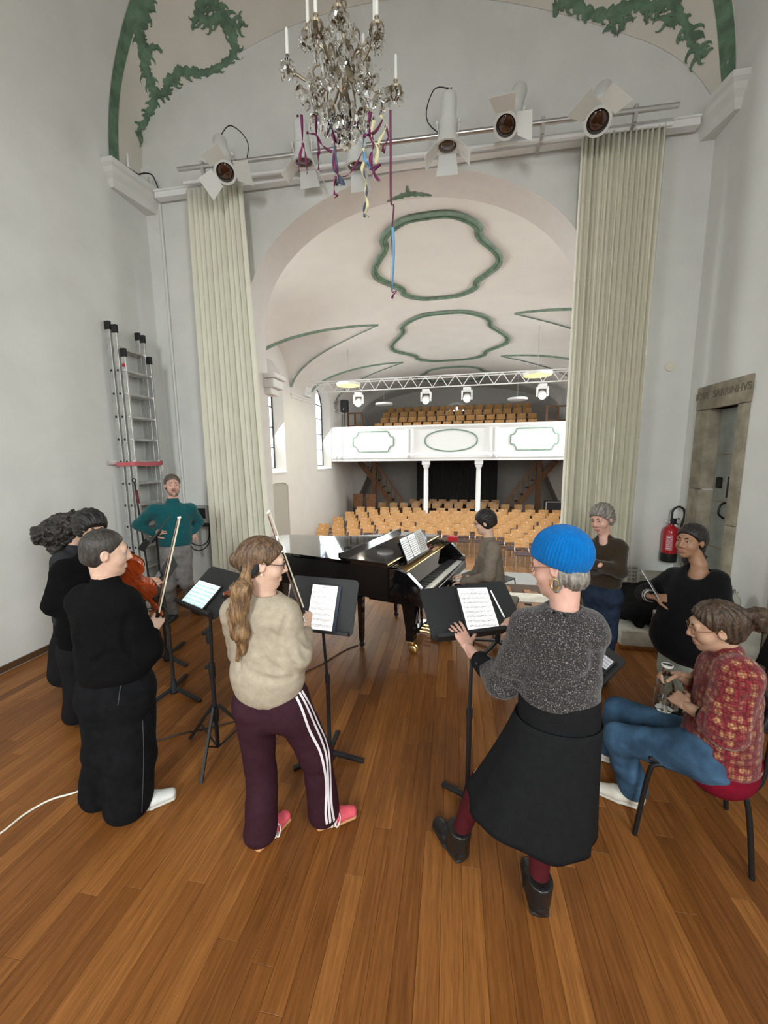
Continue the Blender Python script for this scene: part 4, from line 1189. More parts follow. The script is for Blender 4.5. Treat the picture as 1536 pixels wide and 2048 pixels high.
streamer(ZC([(830, 480), (850, 560), (820, 700), (860, 850), (850, 950), (875, 1050), (850, 1150), (880, 1160), (850, 1185)]), S_CRM, 'cream streamer twisted in a corkscrew tail with a loop end', 3.19, .024, 16)
streamer(ZC([(845, 560), (835, 720), (868, 870), (855, 1000), (835, 1120), (850, 1180)]), S_GRY, 'dark streamer wound with the cream corkscrew tail', 3.2, .018, 14)
streamer(ZC([(830, 360), (950, 320), (1030, 190)]), S_PUR, 'purple streamer strung up to the candle arm at the arch side', 3.18, .03, 2)
streamer(ZC([(900, 120), (890, 300), (930, 450), (905, 600), (930, 740)]), S_PUR, 'purple curled streamer in the thick mixed bunch', 3.2, .03, 9)
streamer(ZC([(940, 200), (920, 380), (970, 500), (960, 640)]), S_CRM, 'wide cream streamer in the thick mixed bunch', 3.19, .03, 4)
streamer(ZC([(1000, 150), (1060, 250), (990, 420), (1020, 510)]), S_CRM, 'cream streamer loop beside the longest purple one', 3.2, .022, 6)
streamer(ZC([(1055, 260), (1080, 380), (1030, 460), (1040, 520), (1075, 380)]), S_PUR, 'purple streamer loop beside the longest purple one', 3.21, .02, 6)
streamer(ZC([(840, 330), (830, 450), (850, 600), (890, 650), (905, 700)]), S_BLU, 'small pale blue streamer curl in the thick mixed bunch', 3.2, .022, 7)
streamer(ZC([(900, 700), (960, 660), (1000, 640), (940, 720), (990, 810)]), S_PUR, 'purple curly streamer tail at the bottom of the thick mixed bunch', 3.2, .022, 7)
# ================================================================== GRAND PIANO
m_lacq = mat('black_lacquer', (.004, .004, .0045), .055, coat=.6, spec=.6)
m_lacq2 = mat('black_case', (.006, .006, .0065), .22)
m_gold = mat('gold_frame', (.50, .30, .10), .35, .7)
m_ivory = mat('ivory_key', (.82, .80, .74), .3)
PA = math.radians(16.5)
pu = Vector((-math.cos(PA), math.sin(PA), 0)); pv = Vector((math.sin(PA), math.cos(PA), 0))
PM = frame((-.285, 3.405, 0), pu, pv, (0, 0, 1))      # local: x towards the tail, y along the keys away from us
pn = thing('grand_piano', 'black concert grand piano with folded lid, keyboard towards the pianist', 'piano'); pn.matrix_world = PM
PL, PWD = 2.30, 1.46
def outline(g=0.0, x0=.0):
    pts = [(x0, -g), (PL - .25, -g), (PL - .10, -g + .03), (PL - .01 + g, .14), (PL + .02 + g, .32), (PL + .0 + g, .55), (PL - .12 + g, .74 + g), (PL - .35, .84 + g), (PL - .62, .90 + g), (PL - .90, 1.02 + g), (PL - 1.15, 1.20 + g), (PL - 1.38, 1.36 + g), (PL - 1.6, 1.44 + g), (x0, PWD + g)]
    head = [pts[0]]; body = crom([(p[0], p[1], 0) for p in pts[1:13]], 4)
    return head + [(p.x, p.y) for p in body] + [pts[13]]
b = MB(); b.prism(outline(0, .30), .64, .955); b.build('case', m_lacq2, pn, smooth=35)
b = MB(); b.prism(outline(.012, .30), .955, .962); b.build('case_rim', m_lacq, pn)
b = MB(); b.box((.13, PWD / 2, .665), (.38, PWD, .07)); b.box((.36, PWD / 2, .60), (.5, PWD - .3, .08)); b.build('key_bed', m_lacq2, pn)
for y in (.028, PWD - .028):
    b = MB(); b.prism([(-.05, .63), (.32, .63), (.32, .955), (.22, .955), (.12, .93), (.04, .86), (-.02, .80), (-.05, .78)], -.028, .028, Matrix(((1, 0, 0, 0), (0, 0, 1, y), (0, 1, 0, 0), (0, 0, 0, 1)))); b.build('cheek', m_lacq, pn)
b = MB(); nk = 52; kw = (PWD - .16) / nk
for i in range(nk): b.box((.045, .08 + kw * (i + .5), .722), (.15, kw - .0012, .022))
o = b.build('white_keys', m_ivory, pn); o['kind'] = 'stuff'
b = MB()
for i in range(nk - 1):
    if i % 7 in (1, 4): continue
    b.box((.075, .08 + kw * (i + 1), .738), (.095, kw * .55, .014))
o = b.build('black_keys', m_black, pn); o['kind'] = 'stuff'
b = MB(); b.box((-.045, PWD / 2, .70), (.02, PWD - .1, .05)); b.build('key_slip', m_lacq, pn)
b = MB(); b.add([(.125, .06, .735), (.125, PWD - .06, .735), (.18, PWD - .06, .90), (.18, .06, .90), (.15, .06, .735), (.15, PWD - .06, .735), (.205, PWD - .06, .90), (.205, .06, .90)], [(0, 1, 2, 3), (7, 6, 5, 4), (3, 2, 6, 7), (0, 3, 7, 4), (1, 5, 6, 2), (0, 4, 5, 1)]); b.build('fallboard', m_lacq, pn)
b = MB(); b.tube([(.185, .06, .905), (.185, PWD - .06, .905)], .006, 6); b.build('hinge', m_brass, pn)
b = MB(); b.box((.255, PWD / 2, .90), (.09, PWD - .12, .02)); b.build('tuning_plate', m_gold, pn)
b = MB(); b.box((.265, .05, .94), (.12, .08, .03)); b.box((.265, PWD - .05, .94), (.12, .08, .03)); b.build('side_blocks', m_lacq, pn)
for i in range(9):
    b = MB(); b.lathe([(.008, .91), (.008, .935)], 6, Matrix.Translation((.27, .2 + .13 * i, 0))); b.build('tuning_pin', m_steel, pn)
b = MB(); b.prism(outline(.02, .31), .968, .992); b.build('lid', m_lacq, pn, smooth=35)
b = MB(); b.box((.575, PWD / 2 - .01, 1.006), (.53, PWD + .03, .024), bev=.004); b.build('lid_flap', m_lacq, pn)
b = MB(); b.box((.842, PWD / 2 - .01, 1.034), (.03, PWD + .03, .06), bev=.006); b.build('flap_edge', m_lacq, pn)
b = MB(); b.tube([(.31, -.02, .998), (.31, PWD + .02, .998)], .008, 6); b.build('flap_hinge', m_brass, pn)
b = MB(); b.lathe([(.11, 0), (.11, .002)], 20, Matrix.Translation((.52, .42, 1.019))); b.build('sheen_disc', m_lacq, pn) if False else None
# music desk
b = MB(); dm = Matrix.Translation((.255, .68, .925)) @ Matrix.Rotation(math.radians(22), 4, 'Y')
b.box((0, 0, .012), (.05, .80, .02), dm); b.box((.012, 0, .12), (.012, .74, .22), dm); b.build('music_desk', m_lacq, pn)
for i, (yy, ww, nm) in enumerate(((.42, .19, 0), (.62, .21, 1), (.84, .20, 2))):
    b = MB(); b.box((-.006, yy - .68, .145), (.008, ww, .255), dm)
    sheet_m = mat('paper_white', (.80, .79, .76), .7)
    o = bpy.data.objects.new('x', b.mesh('sheet_music', m_dark if nm < 2 else sheet_m)); o.name = 'tablet' if nm < 2 else 'sheet_music'; COL.objects.link(o)
    o.matrix_world = PM
    tag(o, ('tablet standing on the piano music desk, nearest the bass end', 'black framed tablet with pink page in the middle of the piano music desk', 'white paper sheet on the treble side of the piano music desk')[i], 'tablet' if nm < 2 else 'sheet music')
    b = MB(); b.box((-.0105, yy - .68, .145), (.001, ww - .02, .235), dm); s2 = b.build('screen' if nm < 2 else 'page', mat('screen_pale', (.7, .7, .7), .3, emit=(.82, .80, .80), estr=.55) if nm < 2 else sheet_m, o)
    b = MB()
    for q in range(9): b.box((-.0115, yy - .68, .05 + .022 * q), (.0006, ww - .05, .005), dm)
    b.build('music_print', mat('print_black', (.12, .12, .12), .8), s2)
# legs with brass casters, lyre, support trestle
m_caster = m_brass
def piano_leg(x, y, mb_mat, big=True):
    b = MB(); w = .07 if big else .03
    M = Matrix.Translation((x, y, 0))
    b.grid([[(x + sx * r_, y + sy * r_, z) for sx, sy in ((-1, -1), (1, -1), (1, 1), (-1, 1))] for r_, z in ((w * .55, .145), (w * .62, .16), (w * .62, .22), (w * .58, .24), (w, .52), (w * 1.25, .60), (w * 1.25, .66))], closed_u=True)
    lg = b.build('leg', m_lacq, pn)
    b = MB(); b.lathe([(.036, -.016), (.045, -.01), (.045, .01), (.036, .016)], 14, frame((x - .02, y, .046), (1, 0, 0), (0, 0, 1), (0, 1, 0))); b.lathe([(.036, -.016), (.045, -.01), (.045, .01), (.036, .016)], 14, frame((x - .02, y + .045, .046), (1, 0, 0), (0, 0, 1), (0, 1, 0)))
    b.box((x, y + .02, .115), (.075, .085, .06), bev=.02); b.build('caster', mb_mat, lg, smooth=40)
piano_leg(.19, .27, m_brass); piano_leg(.19, 1.22, m_brass); piano_leg(1.98, .40, m_brass)
for y in (.18, 1.06):
    b = MB(); b.grid([[(.72 + sx * r_, y + sy * r_, z) for sx, sy in ((-1, -1), (1, -1), (1, 1), (-1, 1))] for r_, z in ((.02, .07), (.022, .10), (.032, .64))], closed_u=True); lg = b.build('support_leg', m_lacq, pn)
    b = MB(); b.lathe([(.02, -.012), (.03, -.008), (.03, .008), (.02, .012)], 12, frame((.72, y, .03), (1, 0, 0), (0, 0, 1), (0, 1, 0))); b.box((.72, y, .06), (.03, .035, .03)); b.build('caster', m_dark, lg)
b = MB(); b.box((.72, .62, .61), (.09, 1.0, .07)); b.build('support_beam', m_lacq, pn)
b = MB(); b.box((.28, .74, .09), (.10, .26, .06), bev=.01); b.bar((.28, .66, .1), (.30, .66, .64), .03, .03); b.bar((.28, .82, .1), (.30, .82, .64), .03, .03); b.bar((.30, .70, .12), (.62, .70, .62), .012, .012); ly = b.build('pedal_lyre', m_lacq, pn)
for i in range(3):
    b = MB(); b.box((.19, .66 + .08 * i, .07), (.12, .03, .012), bev=.004); b.build('pedal', m_brass, ly)
# red box at the treble end
b = MB(); b.box((0, 0, .035), (.12, .10, .07), bev=.012); o = b.build('small_red_box', mat('box_red', (.55, .02, .03), .45)); o.matrix_world = PM @ Matrix.Translation((.10, PWD - .04, .957)); tag(o, 'small red box on the treble end of the piano', 'box')
# ================================================================== MUSIC STANDS
m_desk = mat('stand_black', (.014, .0145, .016), .55, bump=.1, bscale=300)
m_desk2 = mat('stand_grey', (.05, .055, .06), .5)
def desk_frame(c, yaw, tilt, roll):
    away = Vector((math.sin(yaw), math.cos(yaw), 0)); right = Vector((math.cos(yaw), -math.sin(yaw), 0))
    up = Vector((0, 0, 1)) * math.cos(tilt) + away * math.sin(tilt)
    r = right * math.cos(roll) + up * math.sin(roll); u = up * math.cos(roll) - right * math.sin(roll)
    n = r.cross(u)
    return frame(c, r, u, n)                      # local x right, y up the desk, z towards the reader
def music_stand(label, desk, base, feet, style, cat='music stand', pole_top=None):
    cx, cy, cz, yaw, tilt, roll, w, h = desk
    base = Vector((base[0], base[1], 0))
    t = thing('music_stand', label, cat, base)
    D = desk_frame(Vector((cx, cy, cz)) - base, yaw, tilt, roll)
    def rrect(w, h, r, n=5):
        pts = []
        for (qx, qy, a0) in ((w / 2 - r, h / 2 - r, 0), (-w / 2 + r, h / 2 - r, 90), (-w / 2 + r, -h / 2 + r, 180), (w / 2 - r, -h / 2 + r, 270)):
            for k in range(n + 1):
                a = math.radians(a0 + 90 * k / n); pts.append((qx + r * math.cos(a), qy + r * math.sin(a)))
        return pts
    b = MB(); b.prism(rrect(w, h, .03), -.012, -.006, D)
    dk = b.build('desk', m_desk, t, smooth=30)
    b = MB(); b.box((0, -h / 2 + .004, .018), (w - .03, .006, .05), D, bev=.002); b.box((0, -h / 2 + .012, .042), (w - .03, .016, .004), D); b.build('ledge', m_desk, dk)
    b = MB(); b.box((0, -.04, -.022), (.10, .12, .02), D, bev=.004); b.build('back_plate', m_desk, dk)
    at_ = D @ Vector((0, -.05, -.03))
    pt = Vector(pole_top) - base if pole_top else Vector((at_.x, at_.y, at_.z))
    zb = .10 if style == 'solid' else .35
    zj = .55
    b = MB(); b.tube([(0, 0, zj), (pt.x, pt.y, pt.z)], .010, 8); b.build('upper_tube', m_desk, t)
    b = MB(); b.tube([(0, 0, .06), (0, 0, zj + .03)], .014, 8); b.tube([(0, 0, zj), (0, 0, zj + .06)], .018, 8); b.build('lower_tube', m_desk, t)
    if style == 'solid':
        b = MB(); b.lathe([(.03, .0), (.035, .02), (.025, .08), (.018, .12)], 12); b.build('hub', m_desk, t)
        for f in feet:
            f = Vector((f[0], f[1], 0)) - base; L = f.length; d = f.normalized()
            b = MB(); b.bar(d * .01 + Vector((0, 0, .05)), f + Vector((0, 0, .012)), .032, .02, bev=.004); b.build('foot', m_desk, t)
    else:
        for z in (.30, .62, .86):
            b = MB(); b.lathe([(.02, z - .05), (.022, z - .03), (.022, z + .03), (.02, z + .05)], 10); b.tube([(0, 0, z), (-.05, .02, z)], .007, 6); b.ball((-.055, .022, z), .014, 6); b.build('clamp', m_desk, t, smooth=40)
        for f in feet:
            f = Vector((f[0], f[1], 0)) - base; d = f.normalized()
            b = MB(); b.bar(d * .02 + Vector((0, 0, .36)), f + Vector((0, 0, .012)), .016, .016); lg = b.build('leg', m_desk, t)
            b = MB(); b.bar(Vector((0, 0, .05)), f * .55 + Vector((0, 0, .17)), .010, .008); b.build('brace', m_desk, lg)
            b = MB(); b.tube([f * .93 + Vector((0, 0, .03)), f + Vector((0, 0, .012))], .012, 6); b.build('rubber_foot', m_dark, lg)
    return t, Matrix.Translation(base) @ D
m_scr_w = mat('screen_warm', (.7, .7, .7), .25, emit=(.90, .86, .84), estr=.80)
m_scr_c = mat('screen_cyan', (.6, .7, .7), .25, emit=(.64, .93, .94), estr=.80)
m_print = mat('music_ink', (.10, .10, .11), .8)
m_print2 = mat('music_ink_soft', (.34, .30, .33), .8)
def tablet(label, D, cx, cy, w, h, scr, ink, systems, rot=0.0, pages=1, border=.010, seed=0, split=False):
    M = D @ Matrix.Translation((cx, cy, .0)) @ Matrix.Rotation(rot, 4, 'Z')
    t = bpy.data.objects.new('tablet', None); COL.objects.link(t); t.matrix_world = M; tag(t, label, 'tablet')
    b = MB(); b.box((0, 0, .001), (w + 2 * border, h + 2 * border, .009), bev=.004); b.build('casing', m_dark, t)
    b = MB(); b.box((0, 0, .0062), (w, h, .0012)); sc = b.build('screen', scr, t)
    r = random.Random(seed); b = MB(); zz = .0073
    pw = w / pages
    for p in range(pages):
        x0 = -w / 2 + pw * p + pw * .08; x1 = -w / 2 + pw * (p + 1) - pw * .08
        for s_ in range(systems):
            yc = h / 2 - h * (.10 + .86 * (s_ + .5) / systems); sp = h / systems * .075
            for l in range(5): b.box(((x0 + x1) / 2, yc + (l - 2) * sp, zz), (x1 - x0, .0006, .0002))
            for k in range(int(26 / pages)):
                xn = x0 + (x1 - x0) * (k + .5 + r.uniform(-.3, .3)) / (26 / pages); yn = yc + r.randint(-4, 4) * sp / 2
                b.box((xn, yn, zz), (.0028, .0020, .0003)); b.box((xn + .0013, yn + sp * 1.6 * r.choice((-1, 1)), zz), (.0006, sp * 3.2, .0002))
                if k % 4 == 1: b.box((xn + .006, yn + sp * 3, zz), (.014, .0014, .0002))
            b.box((x0, yc, zz), (.0012, sp * 5, .0003))
        b.box(((x0 + x1) / 2, h / 2 - h * .045, zz), (pw * .2, .003, .0002))
    if pages == 2: b.box((0, 0, zz), (.0015, h, .0002))
    o = b.build('music_print', ink, sc); o['kind'] = 'stuff'
    return t
# stand read by the violinist
S2, D2 = music_stand('black music stand with a portrait tablet in front of the violinist in beige', (-0.793, 2.191, 1.098, 0.059, 0.453, -0.015, 0.452, 0.337), (-.781, 2.235), ((-.548, 2.238), (-.985, 2.10), (-.80, 2.48)), 'solid')
tablet('portrait tablet of sheet music on the stand of the violinist in beige', D2, .013, -.017, .168, .272, m_scr_w, m_print2, 7, seed=1)
b = MB(); b.box((.113, -.017, .004), (.012, .275, .006)); o = b.build('tablet_folio', mat('navy_folio', (.02, .03, .06), .4)); o.matrix_world = D2; tag(o, 'dark blue tablet folio edge standing next to the portrait tablet', 'folio')
# stand with the landscape tablet
S1, D1 = music_stand('black folding tripod music stand holding a landscape tablet beside the violinist in beige', (-1.492, 2.129, 1.179, 0.516, 0.897, 0.039, 0.465, 0.317), (-1.55, 2.149), ((-1.505, 1.90), (-1.30, 2.30), (-1.83, 2.24)), 'tripod')
tablet('landscape tablet with two cyan lit music pages on the tripod stand', D1, -.066, -.058, .262, .182, m_scr_c, mat('music_ink_cyan', (.22, .36, .38), .8), 6, pages=2, seed=2)
# stand of the woman in the blue hat
S3, D3 = music_stand('black music stand with a large white tablet before the person in the blue hat', (0.117, 2.097, 1.165, -0.353, 0.908, 0.034, 0.529, 0.321), (.114, 2.03), ((-.03, 2.14), (.075, 1.88), (.36, 2.10)), 'solid')
tablet('large tablet with black notes under the hands of the person in the blue hat', D3, .034, -.004, .178, .262, m_scr_w, m_print, 8, rot=-.09, seed=3)
b = MB(); b.tube([(.148, .092, .012), (.160, -.080, .012)], .0045, 8); o = b.build('stylus', m_white); o.matrix_world = D3; tag(o, 'white stylus lying beside the large tablet on the stand', 'stylus')
# stands at the ladder side
music_stand('black music stand seen from its edge, nearest the ladder', (-2.70, 3.11, 1.34, .96, .66, 0, .48, .33), (-2.80, 3.20), ((-2.88, 3.56), (-3.1, 3.05), (-2.52, 3.12)), 'solid')
S4, D4 = music_stand('black music stand standing in front of the legs of the person in teal', (-2.33, 2.69, 1.06, .80, .62, 0, .44, .32), (-2.345, 2.73), ((-2.03, 2.64), (-2.42, 2.52), (-2.42, 2.98)), 'solid')
t = tablet('small dark tablet held on the stand before the person in teal', D4, -.10, -.06, .15, .11, mat('screen_dim', (.20, .19, .21), .3), m_print2, 3, seed=5)
# stand beyond the woman in the blue hat with two lit screens
S7, D7 = music_stand('black music stand with two lit screens beside the stone steps', (.925, 2.62, .655, 1.30, .78, 0, .42, .27), (1.04, 2.78), ((1.28, 2.80), (.92, 2.62), (.95, 3.0)), 'solid')
tablet('dim grey tablet, upper one on the stand beside the stone steps', D7, .11, .045, .095, .07, mat('screen_grey', (.4, .4, .42), .3, emit=(.45, .47, .50), estr=.6), m_print2, 3, seed=6)
tablet('bright white tablet, lower one on the stand beside the stone steps', D7, .11, -.055, .095, .07, mat('screen_white', (.8, .8, .8), .3, emit=(.9, .93, 1.0), estr=1.0), m_print2, 1, seed=7)
# --- chairs on the stage
m_seat = mat('black_seat', (.016, .016, .017), .6)
def black_chair(label, loc, rz, group=None):
    t = thing('black_chair', label, 'chair', loc, rz, group)
    b = MB(); b.box((0, 0, .455), (.42, .41, .03), bev=.014); b.build('seat', m_seat, t, smooth=40)
    rows = [[(x, .20 + .05 * f - .03 * (x / .2) ** 2, .66 + .20 * f) for x in (-.2, -.1, 0, .1, .2)] for f in (0, .5, 1)]
    b = MB(); b.grid(rows); o = b.build('backrest', m_seat, t, smooth=True); md = o.modifiers.new('th', 'SOLIDIFY'); md.thickness = .016
    for sx in (-1, 1):
        b = MB(); b.tube(crom([(sx * .21, -.235, 0), (sx * .205, -.20, .36), (sx * .20, -.165, .435), (sx * .20, -.08, .437)], 5), .012, 8); b.build('leg', m_black, t, smooth=True)
        b = MB(); b.tube(crom([(sx * .21, .235, 0), (sx * .205, .19, .36), (sx * .20, .14, .435), (sx * .20, .02, .437)], 5), .012, 8); b.build('leg', m_black, t, smooth=True)
        b = MB(); b.tube(crom([(sx * .205, .0, .437), (sx * .205, .16, .437), (sx * .195, .225, .50), (sx * .19, .24, .70), (sx * .185, .25, .84)], 5), .011, 8); b.build('back_post', m_black, t, smooth=True)
    return t
cf = Vector((-.946, .32, 0)); CHC = Vector((1.275, 2.12, 0))
black_chair('black metal chair under the seated person in the red sweater', CHC, math.atan2(cf.y, cf.x) + PI / 2)
black_chair('empty black chair behind the seated person in the red sweater', (1.78, 2.55, 0), math.atan2(cf.y, cf.x) + PI / 2 + .25)
black_chair('grey and black chair on the hall floor behind the pianist', nv(.72, 8.05, HZ), NA + .9)
# pianist stool
t = thing('piano_stool', 'black piano stool with star base and taupe seat under the pianist', 'stool', (.50, 4.02, 0))
b = MB(); b.lathe([(.02, .04), (.028, .06), (.025, .40), (.05, .44)], 12); b.build('column', m_black, t)
b = MB(); b.box((0, 0, .475), (.36, .46, .07), rotz(-PA), bev=.03); b.build('seat', mat('taupe_pad', (.20, .17, .14), .7), t, smooth=40)
for i in range(5):
    a = 2 * PI * i / 5 + .35
    b = MB(); b.bar((0, 0, .06), (.27 * math.cos(a), .27 * math.sin(a), .018), .035, .022, bev=.005); b.build('foot', m_black, t)
# --- glass water jug and cables
t = thing('glass_jug', 'round clear glass jar on the stone block under the doorway', 'jar', (2.56, 3.95, .57))
b = MB(); b.lathe([(.05, .002), (.075, .02), (.088, .07), (.078, .12), (.055, .15), (.058, .17), (.052, .17), (.050, .15), (.072, .118), (.082, .07), (.07, .024), (.045, .008)], 18, cap=True); b.build('bowl', m_crys, t, smooth=True)
b = MB(); b.lathe([(.042, .165), (.038, .19), (.012, .20), (.016, .22)], 12); b.build('stopper', m_crys, t, smooth=True)
b = MB(); b.tube([(-2.43, 1.46, .006), (-2.40, 1.60, .006), (-2.36, 1.68, .006), (-2.30, 1.74, .006), (-2.22, 1.86, .006), (-2.15, 1.95, .006)], .0065, 6)
P = crom([on_z(-60, 1700, .006), on_z(0, 1667, .006), on_z(50, 1628, .006), on_z(100, 1600, .006), on_z(150, 1585, .006), on_z(197, 1565, .006), on_z(230, 1535, .006)], 6)
b = MB(); b.tube(P, .0055, 6); tag(b.build('cable', mat('cable_white', (.80, .76, .66), .5), smooth=True), 'white cable curving over the floor to the violist in black', 'cable')
P = crom([on_z(716, 1290, .006), on_z(690, 1300, .006), on_z(640, 1330, .006), on_z(600, 1350, .006), on_z(540, 1400, .006), on_z(480, 1438, .006), on_z(420, 1455, .006), on_z(360, 1468, .006), on_z(320, 1480, .006), on_z(250, 1500, .006)], 6)
b = MB(); b.tube(P, .005, 6); tag(b.build('cable', m_black, smooth=True), 'thin dark cable lying across the floor under the music stands', 'cable')
# ================================================================== PEOPLE: bodies grown from smooth distance fields
def V3(p): return np.array([p[0], p[1], p[2]], float)
def unit(v): v = np.asarray(v, float); return v / max(1e-9, np.linalg.norm(v))
def L(a, b, ra, rb, side=None, k=.03): return ('L', V3(a), V3(b), ra if isinstance(ra, tuple) else (ra, ra), rb if isinstance(rb, tuple) else (rb, rb), side, k)
def E(c, R, r, k=.02): return ('E', V3(c), np.asarray(R, float), np.asarray(r, float), k)
def SUB(p): return ('S', p)
def CUT(p, n, k=0.0): return ('P', V3(p), unit(n), k)
def _prim_d(pr, X, Y, Z):
    if pr[0] == 'L':
        _, a, b, ra, rb, side, k = pr
        ab = b - a; LL = max(1e-9, ab @ ab); ax = ab / math.sqrt(LL)
        if side is None or abs(unit(side) @ ax) > .97:
            s = np.cross(ax, [0, 0, 1.0]) if abs(ax[2]) < .9 else np.cross(ax, [0, 1.0, 0])
        else: s = np.asarray(side, float) - ax * (np.asarray(side, float) @ ax)
        s = unit(s); f = np.cross(ax, s)
        px_, py_, pz_ = X - a[0], Y - a[1], Z - a[2]
        tr = (px_ * ab[0] + py_ * ab[1] + pz_ * ab[2]) / LL; t = np.clip(tr, 0, 1)
        qa = (tr - t) * math.sqrt(LL)
        qs = px_ * s[0] + py_ * s[1] + pz_ * s[2]; qf = px_ * f[0] + py_ * f[1] + pz_ * f[2]
        w = ra[0] + (rb[0] - ra[0]) * t; d = ra[1] + (rb[1] - ra[1]) * t; m = np.minimum(w, d)
        if ra[0] == ra[1] and rb[0] == rb[1]: return np.sqrt(qs * qs + qf * qf + qa * qa) - w
        k0 = np.sqrt((qs / w) ** 2 + (qf / d) ** 2 + (qa / m) ** 2)
        k1 = np.sqrt((qs / w ** 2) ** 2 + (qf / d ** 2) ** 2 + (qa / m ** 2) ** 2)
        return k0 * (k0 - 1) / np.maximum(k1, 1e-6)
    _, c, R, r, k = pr
    px_, py_, pz_ = X - c[0], Y - c[1], Z - c[2]
    q = [(px_ * R[i][0] + py_ * R[i][1] + pz_ * R[i][2]) for i in range(3)]
    k0 = np.sqrt(sum((q[i] / r[i]) ** 2 for i in range(3))); k1 = np.sqrt(sum((q[i] / r[i] ** 2) ** 2 for i in range(3)))
    return k0 * (k0 - 1) / np.maximum(k1, 1e-6)
def _bbox(pr):
    if pr[0] == 'L':
        r = max(pr[3] + pr[4]); return np.minimum(pr[1], pr[2]) - r, np.maximum(pr[1], pr[2]) + r
    r = max(pr[3]); return pr[1] - r, pr[1] + r
def sdf_at(prims, P):
    P = np.atleast_2d(np.asarray(P, float)); X, Y, Z = P[:, 0], P[:, 1], P[:, 2]; F = np.full(len(P), .3)
    for pr in prims:
        if pr[0] in 'LE':
            d = _prim_d(pr, X, Y, Z); k = pr[-1]; h = np.clip(.5 + .5 * (F - d) / k, 0, 1); F = F * (1 - h) + d * h - k * h * (1 - h)
    return F
def surface_nets(F, o, h):
    S = F < 0; nx, ny, nz = F.shape
    shp = (nx - 1, ny - 1, nz - 1)
    cnt = np.zeros(shp, np.float32); acc = [np.zeros(shp, np.float32) for _ in range(3)]
    quads = []
    edges = []
    for ax in range(3):
        sl0 = [slice(None)] * 3; sl1 = [slice(None)] * 3; sl0[ax] = slice(0, -1); sl1[ax] = slice(1, None)
        a, b = S[tuple(sl0)], S[tuple(sl1)]
        idx = np.argwhere(a != b)
        if not len(idx): edges.append(None); continue
        f0 = F[tuple(sl0)][tuple(idx.T)]; f1 = F[tuple(sl1)][tuple(idx.T)]
        t = f0 / (f0 - f1)
        pos = idx.astype(np.float32).copy(); pos[:, ax] += t
        o1, o2 = [(1, 2), (2, 0), (0, 1)][ax]
        for d1 in (0, 1):
            for d2 in (0, 1):
                c = idx.copy(); c[:, o1] -= d1; c[:, o2] -= d2
                ok = (c >= 0).all(1) & (c < np.array(shp)).all(1)
                cc = c[ok]; fl = np.ravel_multi_index(cc.T, shp)
                cnt.ravel()[:] += np.bincount(fl, minlength=cnt.size).astype(np.float32)
                for q in range(3): acc[q].ravel()[:] += np.bincount(fl, weights=pos[ok][:, q], minlength=cnt.size).astype(np.float32)
        edges.append((idx, a[tuple(idx.T)], o1, o2))
    m = cnt > 0; ids = np.full(shp, -1, np.int64); n = int(m.sum()); ids[m] = np.arange(n)
    V = np.stack([(acc[q][m] / cnt[m]) * h + o[q] for q in range(3)], 1)
    for e in edges:
        if e is None: continue
        idx, s, o1, o2 = e
        def cell(d1, d2):
            c = idx.copy(); c[:, o1] -= d1; c[:, o2] -= d2; return c
        cs = [cell(1, 1), cell(0, 1), cell(0, 0), cell(1, 0)]
        ok = np.ones(len(idx), bool)
        for c in cs: ok &= (c >= 0).all(1) & (c < np.array(shp)).all(1)
        q = np.stack([ids[tuple(c[ok].T)] for c in cs], 1)
        s_ = s[ok]; q[~s_] = q[~s_][:, ::-1]
        quads.append(q)
    return V, np.concatenate(quads)
